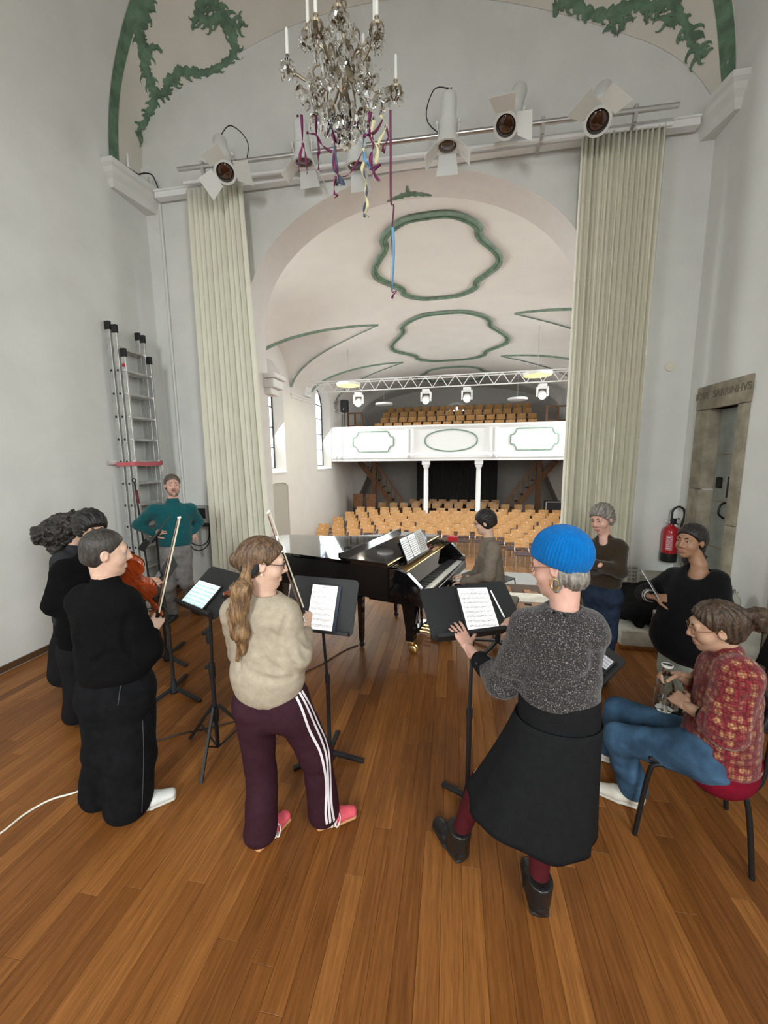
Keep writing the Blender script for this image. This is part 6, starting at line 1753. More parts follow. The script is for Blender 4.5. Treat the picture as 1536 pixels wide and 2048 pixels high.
# ---------------------------------------------------------------- woman in the blue hat
def hat():
    p = Pose(1.62); J = p.J
    root = thing('person', 'person in a bright blue knitted hat, speckled dark sweater and long charcoal skirt', 'person', (.26, 1.62, 0)); loc = Vector(root.location)
    H = head_frame(J(1117, 1131, .02), (-.82, .50, -.22), -.05, 1.0)
    neck = J(1128, 1216, -.01)
    j = dict(head=H.c, neck=neck, shL=J(1056, 1252, -.02), shR=J(1176, 1258, .03), elL=J(1003, 1368, .04), wrL=J(936, 1294, .245), elR=J(1150, 1352, .22), wrR=J(1046, 1248, .44), chest=J(1122, 1310), pelvis=J(1118, 1440),
             hipL=J(1085, 1455, 0), hipR=J(1150, 1455, 0), knL=V3((.16, 1.70, .46)), knR=V3((.41, 1.60, .47)), anL=V3((.055, 1.735, .10)), anR=V3((.405, 1.56, .10)))
    lengths('hat', j)
    Dm = np.array(D3); up_d, rt_d, nr_d = Dm[:3, 1], Dm[:3, 0], Dm[:3, 2]
    hL = hand_prims(j['wrL'], J(908, 1244, .345) - j['wrL'], nr_d, 1, .98, (.14, .18, .20, .20), .15, .22, .006, 1.15)
    hR = hand_prims(j['wrR'], J(1004, 1241, .455) - j['wrR'], V3((.2, -.3, .9)), -1, .95, (.5, .6, .7, .7), .5, .08)
    geo_obj('body', body_geo(j, H, (hL, hR), neck, .054), sk_pink, root); face_parts(H, root, brow=(.15, .11, .08)); glasses(H, root, mat('horn_frame', (.25, .12, .06), .3))
    b = MB(); b.tube([Vector(H.p(.0, 0, 0)) * 0 + Vector(j['wrL'] + (J(912, 1252, .34) - j['wrL']) * .80) - loc + Vector((.0105 * math.cos(a), .004, .0105 * math.sin(a))) for a in [2 * PI * i / 12 for i in range(12)]], .0015, 5, closed=True); b.build('ring', m_brass, root)
    side = V3(j['shR']) - V3(j['shL'])
    ms = mat('speckled_knit', (.020, .018, .018), .9, bump=.4, bscale=300, sheen=.2)
    n, l = nodes_of(ms); bs = n['Principled BSDF']; tc = n.new('ShaderNodeTexCoord'); no = n.new('ShaderNodeTexNoise'); no.inputs['Scale'].default_value = 210; no.inputs['Detail'].default_value = 1
    r = n.new('ShaderNodeValToRGB'); r.color_ramp.elements[0].position = .54; r.color_ramp.elements[0].color = (.016, .0135, .014, 1); r.color_ramp.elements[1].position = .78; r.color_ramp.elements[1].color = (.28, .24, .23, 1)
    l.new(tc.outputs['Object'], no.inputs['Vector']); l.new(no.outputs['Fac'], r.inputs['Fac']); l.new(r.outputs[0], bs.inputs['Base Color'])
    cu = j['elL'] * .52 + j['wrL'] * .48
    sw = [L(J(1122, 1268), J(1118, 1390), (.156, .110), (.155, .112), side, .05), L(j['shL'], j['shR'], .062, .062, None, .06), L(J(1127, 1246), neck - V3((0, 0, .02)), (.10, .075), (.074, .066), side, .05), L(j['shL'], j['elL'], .068, .066, None, .04), L(j['elL'], cu, .064, .050, None, .03),
          L(j['shR'], j['elR'], .066, .056, None, .04), L(j['elR'], j['wrR'], .056, .036, None, .03), SUB(L(neck + V3((0, 0, .06)), neck + V3((0, 0, .012)), .062, .055, None, .01)), CUT(J(1118, 1418), (0, 0, -1))]
    sw += grooves(sw, [[(1068, 1270), (1052, 1320), (1040, 1362)], [(990, 1352), (1012, 1368), (1040, 1370)], [(986, 1362), (1004, 1380), (1032, 1384)], [(1060, 1360), (1100, 1378), (1150, 1372), (1190, 1350)], [(1185, 1290), (1190, 1330), (1180, 1365)]], .010)
    soft('sweater', sw, .009, ms, root, folds(.005, 13, .3, 1.8))
    mb_ = cloth_mat('black_rib', (.010, .010, .011))
    soft('waistband', [L(J(1118, 1396), J(1116, 1440), (.158, .112), (.160, .118), side, .02)], .009, mb_, root)
    soft('cuff', [L(j['elL'] * .60 + j['wrL'] * .40, j['elL'] * .42 + j['wrL'] * .58, .053, .047, None, .01)], .007, mb_, root)
    soft('collar', [L(neck + .070 * V3((math.cos(a), .85 * math.sin(a), 0)) + V3((0, 0, -.008)), neck + .070 * V3((math.cos(a + .5), .85 * math.sin(a + .5), 0)) + V3((0, 0, -.008)), .010, .010, None, .006) for a in np.arange(0, 6.2, .5)], .005, mb_, root)
    # skirt: lofted rings with soft pleats
    top = J(1116, 1432); hem = V3((.368, 1.565, .455)); rows = []
    for k in range(22):
        f = k / 21; c = top * (1 - f) + hem * f; row = []
        rx = .165 + .080 * f ** 1.1; ry = .122 + .065 * f
        for i in range(72):
            a = 2 * PI * i / 72; wv = 1 + f * (.045 * math.sin(5 * a + .7) + .025 * math.sin(9 * a + 2))
            zz = .035 * f * math.cos(a - 2.9) + .012 * f * math.sin(5 * a)
            row.append(Vector((c[0] + rx * wv * math.cos(a) - .035 * f * f * (1 if math.cos(a) < 0 else 0) * -math.cos(a), c[1] + ry * wv * math.sin(a), c[2] + zz)) - loc)
        rows.append(row)
    b = MB(); b.grid(rows, closed_u=True); sk = b.build('skirt', cloth_mat('charcoal_wool', (.0105, .011, .012), bs=380), root, smooth=True); md = sk.modifiers.new('th', 'SOLIDIFY'); md.thickness = .006
    b = MB(); b.tube([rows[k][54] + (rows[k][54] - Vector((top * (1 - k / 21) + hem * k / 21)) + loc).normalized() * .002 for k in range(1, 22)], .0022, 4); b.build('seam', cloth_mat('seam_dark', (.016, .016, .018)), sk)
    soft('tights', [L(j['knL'], j['anL'], .056, .040, None, .03), L(j['knR'], j['anR'], .056, .040, None, .03)], .010, cloth_mat('dark_red_tights', (.075, .010, .014)), root)
    ml = mat('boot_leather', (.012, .012, .012), .32, bump=.15, bscale=60); mso = mat('boot_sole', (.010, .009, .008), .6)
    for an, d in ((j['anL'], (-.62, .78)), (j['anR'], (-.06, 1.0))):
        o, q = shoe(root, an, d, .27, ml, mso, w=.050, name='boot', high=.13, sole_h=.028)
        soft('boot_shaft', [L(q(.25, .07), q(.23, .155), (.052, .062), (.056, .064), V3((d[1], -d[0], 0)), .02), CUT(q(.23, .165), (0, 0, 1))], .007, ml, root)
        b = MB(); b.bar(Vector(q(.06, .10)) - loc, Vector(q(.03, .17)) - loc, .016, .008); b.build('pull_tab', m_black, o)
    # hat with ribs running to the crown
    hc = H.p(0, -.022, .050)
    hp = [E(hc, H.R, (.094, .116, .112), .02), SUB(E(H.p(0, .02, -.11), H.R, (.085, .10, .085), .01)), CUT(H.p(0, -.02, -.008), -H.R[2] * 1 + H.R[1] * .42 * 0 - V3((0, 0, 0))), ]
    cutn = unit(-H.R[2] * .88 + H.R[1] * .46); hp[-1] = CUT(H.p(0, .085, .040), cutn)
    hp[-1] = CUT(H.p(0, .0, .005), cutn)
    ax0 = H.p(0, -.06, .15)
    def ribs(P):
        Q = (P - hc) @ H.R.T; pol = unit(V3((0, -.38, .92))); e1 = V3((1, 0, 0)); e2 = np.cross(pol, e1); a = np.arctan2(Q @ e2, Q @ e1)
        return .0028 * np.cos(a * 44)
    soft('knitted_hat', hp, .0042, cloth_mat('blue_wool', (.0, .125, .40), bs=500, sheen=.1), root, ribs, 0)
    soft('hair', [E(H.p(0, -.055, -.045), H.R, (.070, .050, .060), .02), L(H.p(.060, -.02, -.02), H.p(.062, .0, -.085), .022, .012, None, .02), L(H.p(-.060, -.02, -.02), H.p(-.062, .0, -.085), .022, .012, None, .02), CUT(H.p(0, -.05, -.098), -H.R[2])], .005, h_grey, root, strands(H, .004, 1, 2))
    for sx in (-1, 1):
        b = MB(); b.tube([Vector(H.p(sx * .080, -.002 + .016 * math.cos(a), -.058 + .02 * math.sin(a))) - loc for a in [2 * PI * i / 14 for i in range(14)]], .0026, 6, closed=True); b.build('earring', m_brass, root)
hat()
# ---------------------------------------------------------------- violist with short hair
def violist():
    p = Pose(2.46); J = p.J
    root = thing('person', 'person with a buzz cut, black sweater and wide black jeans, holding a viola', 'person', (-1.88, 1.66, 0)); loc = Vector(root.location)
    H = head_frame(J(213, 1104), (.70, .70, -.14), .0, 1.02)
    neck = J(212, 1164)
    j = dict(head=H.c, neck=neck, shL=J(168, 1200, .10), shR=J(247, 1206, -.06), elL=J(205, 1292, .32), wrL=J(282, 1190, .30), elR=J(290, 1300, -.06), wrR=J(305, 1262, .12), chest=J(214, 1260), pelvis=J(232, 1372),
             hipL=J(203, 1378, .05), hipR=J(262, 1378, -.04), knL=J(212, 1492, .08), knR=J(264, 1512, -.03), anL=V3((-2.0, 1.69, .09)), anR=V3((-1.79, 1.665, .09)))
    lengths('violist', j)
    hL = hand_prims(j['wrL'], J(302, 1165, .36) - j['wrL'], V3((-.4, .3, .8)), 1, 1.0, (.5, .5, .6, .6), .4)
    hR = hand_prims(j['wrR'], J(318, 1236, .16) - j['wrR'], V3((.7, -.6, .35)), -1, 1.0, (.9, 1.1, 1.2, 1.1), .5)
    geo_obj('body', body_geo(j, H, (hL, hR), neck, .056), sk_light, root); face_parts(H, root)
    side = V3(j['shR']) - V3(j['shL'])
    sw = [L(J(212, 1222), J(228, 1330), (.170, .130), (.195, .148), side, .06), L(j['shL'], j['shR'], .072, .072, None, .06), L(J(212, 1200), neck, (.11, .09), (.068, .064), side, .05), L(neck - V3((0, 0, .02)), neck + V3((0, 0, .020)), (.068, .066), (.064, .062), side, .02),
          L(j['shR'], j['elR'], .080, .090, None, .05), L(j['elR'], j['elR'] * .25 + j['wrR'] * .75, .086, .054, None, .03), L(j['shL'], j['elL'], .078, .08, None, .05), L(j['elL'], j['wrL'], .085, .045, None, .03), CUT(J(230, 1352), (0, 0, -1)), CUT(neck + V3((0, 0, .035)), (0, 0, 1))]
    sw += grooves(sw, [[(258, 1225), (250, 1270), (262, 1310), (290, 1335)], [(180, 1330), (215, 1310), (250, 1318)], [(205, 1295), (235, 1315), (270, 1335)], [(160, 1240), (155, 1290), (165, 1330)]], .014)
    soft('sweater', sw, .0105, cloth_mat('black_knit', (.0035, .0035, .004), bs=300), root, folds(.007, 10, 2.0, 1.5))
    tr = [L(J(230, 1345), J(232, 1385), (.175, .130), (.185, .140), side, .05), L(j['hipL'], j['knL'], .118, .108, None, .06), L(j['knL'], j['anL'], .106, .115, None, .04), L(j['hipR'], j['knR'], .120, .118, None, .06), L(j['knR'], j['anR'], .118, .130, None, .04), CUT(j['anL'] - V3((0, 0, .07)), (0, 0, -1))]
    t = soft('wide_jeans', tr, .0105, cloth_mat('black_denim', (.006, .0063, .0075), var=.25, scale=18, bs=420), root, folds(.007, 11, 1.0, .8))
    bv = BVHTree.FromPolygons([v.co for v in t.data.vertices], [tuple(f.vertices) for f in t.data.polygons])
    b = MB()
    for path in (((170, 1350), (200, 1358), (243, 1352), (240, 1380), (236, 1410)), ((285, 1440), (287, 1500), (286, 1560), (283, 1635))):
        pts = []
        for q in crom([(x, y, 0) for x, y in path], 5):
            h = bv.ray_cast(Vector(CAM_P) - loc, Vector(ray(q.x, q.y)).normalized())
            if h[0] is not None: pts.append(h[0] + h[1] * .001)
        if len(pts) > 2: b.tube(pts, .0022, 4)
    b.build('stitching', mat('stitch_grey', (.06, .06, .07), .9), t)
    for an, d in ((j['anL'], (.35, .94)), (j['anR'] + V3((.035, .02, 0)), (.80, .60))): shoe(root, an, d, .285, mat('white_leather', (.68, .68, .66), .5), mat('rubber_white', (.55, .52, .47), .6), w=.05)
    soft('hair', hair_base(H, .0050, -.070, c=.019), .0052, h_buzz, root)
    vb = J(266, 1166, .20); end = J(288, 1222, .33)
    y = unit(end - vb + V3((.02, .06, 0))); z = unit(V3((-.45, .75, .45)) - y * (V3((-.45, .75, .45)) @ y)); x = np.cross(y, z)
    violin('glossy red viola held against the chest of the violist in black', frame(vb - y * .04, x, y, z), 1.12, True)
    bow('viola bow of the violist in black, pointing up before the person in teal', j['wrR'] + (J(311, 1243, .15) - j['wrR']) * .9, J(357, 1033, .28), (1, -.5, 0))
violist()
# ---------------------------------------------------------------- man in the teal sweater
def teal():
    p = Pose(5.22); J = p.J
    A, B = on_z(342, 1240), on_z(386, 1226)
    root = thing('person', 'bearded person in a teal turtleneck and grey trousers, hand on hip beside the ladder', 'person', ((A[0] + B[0]) / 2, (A[1] + B[1]) / 2, 0)); loc = Vector(root.location)
    H = head_frame(J(345, 970), (.70, -.70, .0), 0, 1.03); neck = J(346, 1005)
    j = dict(head=H.c, neck=neck, shR=J(308, 1020, -.02), shL=J(380, 1018, .02), elR=J(277, 1050, .10), wrR=J(308, 1068, -.06), elL=J(397, 1044, .14), wrL=J(386, 1064, .04), chest=J(345, 1040), pelvis=J(350, 1102),
             hipR=J(336, 1106), hipL=J(367, 1106), knR=J(338, 1172, -.05), knL=J(373, 1166, -.05), anR=V3((A[0], A[1] + .05, .09)), anL=V3((B[0], B[1] + .05, .09)))
    lengths('teal', j)
    hR = hand_prims(j['wrR'], J(324, 1062, -.12) - j['wrR'], V3((-.3, -.9, .3)), 1, 1.0, (.3, .3, .35, .4), .3)
    hL = hand_prims(j['wrL'], J(382, 1076, .0) - j['wrL'], V3((.6, -.7, .2)), -1, 1.0, (.5, .5, .6, .6), .3)
    geo_obj('body', body_geo(j, H, (hR, hL), neck, .058, True), sk_pink, root); face_parts(H, root, lip=(.36, .12, .10), bw=.0045)
    side = V3(j['shL']) - V3(j['shR'])
    sw = [L(J(346, 1030), J(350, 1080), (.200, .130), (.190, .145), side, .06), L(j['shL'], j['shR'], .070, .070, None, .06), L(J(346, 1018), neck, (.10, .08), (.066, .064), side, .05), L(neck - V3((0, 0, .02)), neck + V3((0, 0, .05)), .066, .062, None, .02),
          L(j['shR'], j['elR'], .075, .066, None, .04), L(j['elR'], j['wrR'], .062, .042, None, .03), L(j['shL'], j['elL'], .075, .066, None, .04), L(j['elL'], j['wrL'], .062, .042, None, .03), CUT(J(350, 1092), (0, 0, -1)), CUT(neck + V3((0, 0, .055)), (0, 0, 1))]
    soft('turtleneck', sw, .0115, cloth_mat('teal_wool', (.008, .085, .098), sheen=.2), root, folds(.007, 13, .6, 1.4))
    tr = [L(J(350, 1088), J(350, 1106), (.170, .125), (.175, .13), side, .04), L(j['hipL'], j['knL'], .098, .078, None, .05), L(j['knL'], j['anL'], .078, .064, None, .03), L(j['hipR'], j['knR'], .098, .078, None, .05), L(j['knR'], j['anR'], .078, .064, None, .03), CUT(j['anR'] - V3((0, 0, .05)), (0, 0, -1))]
    soft('trousers', tr, .0115, cloth_mat('grey_cord', (.20, .19, .185), var=.15, scale=16), root, folds(.007, 12, 1, 1))
    for an, d in ((j['anR'], (.25, -.95)), (j['anL'], (.85, -.5))): shoe(root, an, d, .29, mat('shoe_dark', (.02, .022, .024), .5), mat('sole_dark', (.015, .015, .015), .6), w=.05)
    soft('hair', hair_base(H, .010, -.075, c=.012), .006, hair_mat('hair_salt_brown', (.06, .045, .035), (.14, .11, .085)), root, strands(H, .003, 1, 1))
    soft('beard', [E(H.p(0, .050, -.095), H.R, (.043, .036, .030), .02), L(H.p(-.022, .094, -.056), H.p(.022, .094, -.056), .009, .009, None, .01), L(H.p(.050, .03, -.07), H.p(.03, .065, -.095), .016, .018, None, .02), L(H.p(-.050, .03, -.07), H.p(-.03, .065, -.095), .016, .018, None, .02), SUB(E(H.p(0, .096, -.071), H.R, (.020, .014, .009), .004))], .005, hair_mat('beard_grey', (.14, .10, .08), (.30, .24, .20)), root, folds(.002, 160))
teal()
# ---------------------------------------------------------------- pianist
def pianist():
    p = Pose(4.06); J = p.J
    root = thing('person', 'person with short black hair and glasses in a taupe sweater, playing the grand piano', 'person', (.50, 4.02, 0)); loc = Vector(root.location)
    H = head_frame(J(969, 1044), (-.97, .12, -.22), 0, 1.0); neck = J(978, 1080)
    j = dict(head=H.c, neck=neck, shL=J(986, 1097, -.17), shR=J(974, 1092, .17), elL=J(978, 1152, -.24), wrL=J(926, 1164, -.10), elR=J(955, 1146, .26), wrR=J(928, 1152, .16), chest=J(981, 1130), pelvis=J(986, 1186))
    pv_ = j['pelvis']
    fw = V3((-.95, .28, 0)); sd = V3((.28, .95, 0))
    j['hipL'] = pv_ - sd * .09 - V3((0, 0, .02)); j['hipR'] = pv_ + sd * .09 - V3((0, 0, .02)); j['knL'] = V3(pv_ + fw * .44 - sd * .10); j['knR'] = V3(pv_ + fw * .44 + sd * .12)
    j['knL'][2] = j['knR'][2] = .53; j['anL'] = V3(j['knL'] + fw * .02); j['anR'] = V3(j['knR'] + fw * .10); j['anL'][2] = j['anR'][2] = .09
    lengths('pianist', j)
    hL = hand_prims(j['wrL'], J(905, 1166, -.06) - j['wrL'], V3((0, 0, 1)), 1, 1.0, (.45, .45, .45, .45), .2, .10)
    hR = hand_prims(j['wrR'], J(906, 1150, .20) - j['wrR'], V3((0, 0, 1)), -1, 1.0, (.45, .45, .45, .45), .2, .10)
    geo_obj('body', body_geo(j, H, (hL, hR), neck, .056, True), sk_light, root); face_parts(H, root); glasses(H, root)
    side = V3(j['shR']) - V3(j['shL'])
    sw = [L(J(980, 1110), J(986, 1180), (.175, .120), (.175, .130), side, .06), L(j['shL'], j['shR'], .068, .068, None, .06), L(J(979, 1096), neck, (.09, .08), (.066, .064), side, .05), L(j['shR'], j['elR'], .070, .062, None, .04), L(j['elR'], j['wrR'], .056, .038, None, .03), L(j['shL'], j['elL'], .072, .064, None, .04), L(j['elL'], j['wrL'], .058, .040, None, .03), CUT(J(986, 1196), (0, 0, -1))]
    soft('sweater', sw, .0115, cloth_mat('taupe_knit', (.20, .165, .13)), root, folds(.007, 14, .8, 1.4))
    mt = cloth_mat('dark_trousers', (.022, .022, .026)); tr = [L(j['hipL'], j['hipR'], .115, .115, None, .04), L(j['hipL'], j['knL'], .10, .075, None, .05), L(j['knL'], j['anL'], .075, .062, None, .03), L(j['hipR'], j['knR'], .10, .075, None, .05), L(j['knR'], j['anR'], .075, .062, None, .03), CUT(j['anR'] - V3((0, 0, .05)), (0, 0, -1))]
    soft('trousers', tr, .012, mt, root)
    for an in (j['anL'], j['anR']): shoe(root, an, fw[:2], .28, mat('shoe_dark', (.02, .022, .024), .5), mat('sole_dark', (.015, .015, .015), .6), w=.048)
    soft('hair', hair_base(H, .019, -.066, c=.046), .0055, h_black, root, strands(H, .003, 1, 1))
pianist()
# ---------------------------------------------------------------- woman with crossed arms
def brown():
    p = Pose(3.74); J = p.J
    b0 = J(1196, 1374)
    root = thing('person', 'person with short greying hair and dark brown sweater, arms crossed by the right curtain', 'person', (b0[0], b0[1], 0)); loc = Vector(root.location)
    H = head_frame(J(1203, 1037), (-.72, -.62, -.26), -.10, .98); neck = J(1208, 1078)
    j = dict(head=H.c, neck=neck, shR=J(1180, 1095, .08), shL=J(1236, 1096, -.05), elR=J(1172, 1140, -.02), wrR=J(1212, 1136, -.20), elL=J(1238, 1142, -.16), wrL=J(1192, 1128, -.26), chest=J(1207, 1120), pelvis=J(1203, 1188),
             hipR=J(1189, 1194, .03), hipL=J(1220, 1194, -.03), knR=J(1188, 1278), knL=J(1214, 1276, -.03), anR=J(1186, 1352), anL=J(1206, 1356))
    for k in ('anR', 'anL'): j[k][2] = .09
    lengths('brown', j)
    hR = hand_prims(j['wrR'], J(1236, 1130, -.16) - j['wrR'], V3((0, -.8, .5)), 1, .92, (.5, .5, .6, .6), .3)
    hL = hand_prims(j['wrL'], J(1172, 1122, -.18) - j['wrL'], V3((0, -.8, .5)), -1, .92, (.5, .5, .6, .6), .3)
    geo_obj('body', body_geo(j, H, (hR, hL), neck, .050), sk_pink, root); face_parts(H, root, lip=(.40, .16, .14))
    side = V3(j['shL']) - V3(j['shR'])
    sw = [L(J(1207, 1110), J(1204, 1160), (.172, .115), (.165, .120), side, .06), L(j['shL'], j['shR'], .066, .066, None, .06), L(J(1208, 1094), neck, (.10, .08), (.062, .060), side, .05), L(j['shR'], j['elR'], .070, .064, None, .04), L(j['elR'], j['wrR'], .060, .045, None, .03), L(j['shL'], j['elL'], .070, .064, None, .04), L(j['elL'], j['wrL'], .060, .045, None, .03), CUT(J(1204, 1170), (0, 0, -1)), SUB(L(neck + V3((-.03, -.05, .05)), neck + V3((-.03, -.05, .0)), .05, .04, None, .01))]
    soft('sweater', sw, .0105, cloth_mat('brown_wool', (.032, .021, .012), sheen=.2), root, folds(.007, 13, .2, 1.4))
    tr = [L(J(1203, 1162), J(1203, 1188), (.150, .110), (.165, .120), side, .04), L(j['hipL'], j['knL'], .096, .072, None, .05), L(j['knL'], j['anL'], .072, .064, None, .03), L(j['hipR'], j['knR'], .096, .072, None, .05), L(j['knR'], j['anR'], .072, .064, None, .03), CUT(j['anR'] - V3((0, 0, .05)), (0, 0, -1))]
    soft('jeans', tr, .0115, cloth_mat('dark_denim', (.018, .028, .052), var=.3, scale=14), root, folds(.006, 12, 1, 1))
    for an in (j['anL'], j['anR']): shoe(root, an, (-.6, -.8), .26, mat('shoe_dark', (.02, .022, .024), .5), mat('sole_dark', (.015, .015, .015), .6), w=.045)
    soft('hair', hair_base(H, .018, -.085, c=.030) + [L(H.p(.07, -.02, 0), H.p(.066, -.03, -.08), .028, .016, None, .02), L(H.p(0, -.09, -.02), H.p(0, -.09, -.085), .05, .03, None, .02)], .0055, h_grey, root, strands(H, .006, .6, 1))
brown()
# ---------------------------------------------------------------- woman in black with a tablet
def black():
    p = Pose(3.58); J = p.J
    b0 = J(1372, 1440)
    root = thing('person', 'person with dark curly hair in a loose black sweater, holding a tablet', 'person', (b0[0], b0[1], 0)); loc = Vector(root.location)
    H = head_frame(J(1381, 1081), (-.86, -.50, -.02), 0, 1.0); neck = J(1398, 1130)
    j = dict(head=H.c, neck=neck, shR=J(1346, 1156, .10), shL=J(1432, 1162, -.05), elR=J(1288, 1188, .24), wrR=J(1303, 1192, .0), elL=J(1440, 1235, -.05), wrL=J(1445, 1310, -.02), chest=J(1390, 1190), pelvis=J(1372, 1280),
             hipR=J(1350, 1285, .05), hipL=J(1385, 1288, -.03), knR=J(1345, 1372, .0), knL=J(1375, 1375, -.06), anR=J(1340, 1430), anL=J(1370, 1440))
    for k in ('anR', 'anL'): j[k][2] = .09
    lengths('black', j)
    hR = hand_prims(J(1310, 1193, -.03), J(1340, 1197, -.05) - J(1310, 1193, -.03), V3((-.1, -.7, .75)), 1, .95, (1.0, 1.1, 1.1, 1.1), .3, .04)
    hL = hand_prims(j['wrL'], J(1442, 1345, -.02) - j['wrL'], V3((.6, -.6, .2)), -1, .92, (.5, .5, .6, .6), .3)
    geo_obj('body', body_geo(j, H, (hR, hL), neck, .050), sk_brown, root); face_parts(H, root, brow=(.012, .010, .010), lip=(.30, .12, .10), bw=.0042)
    side = V3(j['shL']) - V3(j['shR'])
    sw = [L(J(1390, 1180), J(1368, 1285), (.19, .135), (.255, .175), side, .07), L(j['shL'], j['shR'], .064, .064, None, .06), L(J(1394, 1165), neck - V3((0, 0, .03)), (.12, .085), (.085, .072), side, .05), L(j['shR'], j['elR'], .075, .070, None, .04), L(j['elR'], j['wrR'], .066, .044, None, .03), L(j['shL'], j['elL'], .085, .085, None, .04), L(j['elL'], j['wrL'], .075, .045, None, .03),
          SUB(L(neck + V3((-.03, -.03, .08)), neck + V3((-.03, -.03, -.01)), .105, .085, None, .02)), CUT(J(1362, 1320), unit(V3((-.15, 0, -1))))]
    soft('sweater', sw, .0105, cloth_mat('jet_knit', (.006, .006, .0075), sheen=.06), root, folds(.009, 11, 1.4, 1.2))
    for k, c_ in enumerate(((.62, .60, .58), (.02, .02, .022), (.62, .60, .58))):
        f = .70 + .09 * k; c = j['elR'] * (1 - f) + j['wrR'] * f; dd = unit(j['wrR'] - j['elR'])
        soft('cuff_stripe', [L(c, c + dd * .014, .053 - .002 * k, .052 - .002 * k, None, .004), CUT(c - dd * .002, -dd), CUT(c + dd * .017, dd)], .006, cloth_mat('cuff_%d' % (k % 2), c_), root)
    tr = [L(j['hipL'], j['hipR'], .115, .115, None, .04), L(j['hipL'], j['knL'], .11, .10, None, .05), L(j['knL'], j['anL'], .10, .10, None, .03), L(j['hipR'], j['knR'], .11, .10, None, .05), L(j['knR'], j['anR'], .10, .10, None, .03), CUT(j['anR'] - V3((0, 0, .06)), (0, 0, -1))]
    soft('trousers', tr, .012, cloth_mat('pale_sage', (.40, .44, .38)), root, folds(.006, 12, 1, 1))
    for an in (j['anL'], j['anR']): shoe(root, an, (-.7, -.7), .26, mat('shoe_dark', (.02, .022, .024), .5), mat('sole_dark', (.015, .015, .015), .6), w=.045)
    def curls(P): return .010 * wob(P, 95, 1) + .006 * wob(P, 190, 3)
    soft('hair', hair_base(H, .012, -.06) + [E(H.p(.0, -.105, .0), H.R, (.055, .05, .055), .03)], .0055, h_black, root, strands(H, .003, 1, 1))
    soft('curls', [L(H.p(.02, -.11, -.01), H.p(.03, -.115, -.16), .055, .062, None, .03), L(H.p(.03, -.115, -.16), H.p(.03, -.10, -.30), .06, .035, None, .03)], .007, h_black, root, curls)
    c = J(1300, 1166, -.03); y = unit(J(1285, 1138, -.02) - J(1318, 1192, -.03)); x = unit(np.cross(y, V3((.75, -.5, .1)))); x = unit(V3((-.35, -.93, .0)) - y * (V3((-.35, -.93, 0)) @ y)); z = np.cross(x, y)
    t = bpy.data.objects.new('tablet', None); COL.objects.link(t); t.matrix_world = frame(c + x * .0, x, y, z); tag(t, 'silver backed tablet seen edge on, in the hand of the person in black', 'tablet')
    b = MB(); b.box((0, 0, 0), (.16, .24, .006), bev=.003); b.build('casing', mat('tablet_silver', (.55, .57, .60), .3, .6), t); b = MB(); b.box((0, 0, .0034), (.148, .225, .001)); b.build('screen', mat('screen_off', (.05, .055, .06), .1), t)
black()
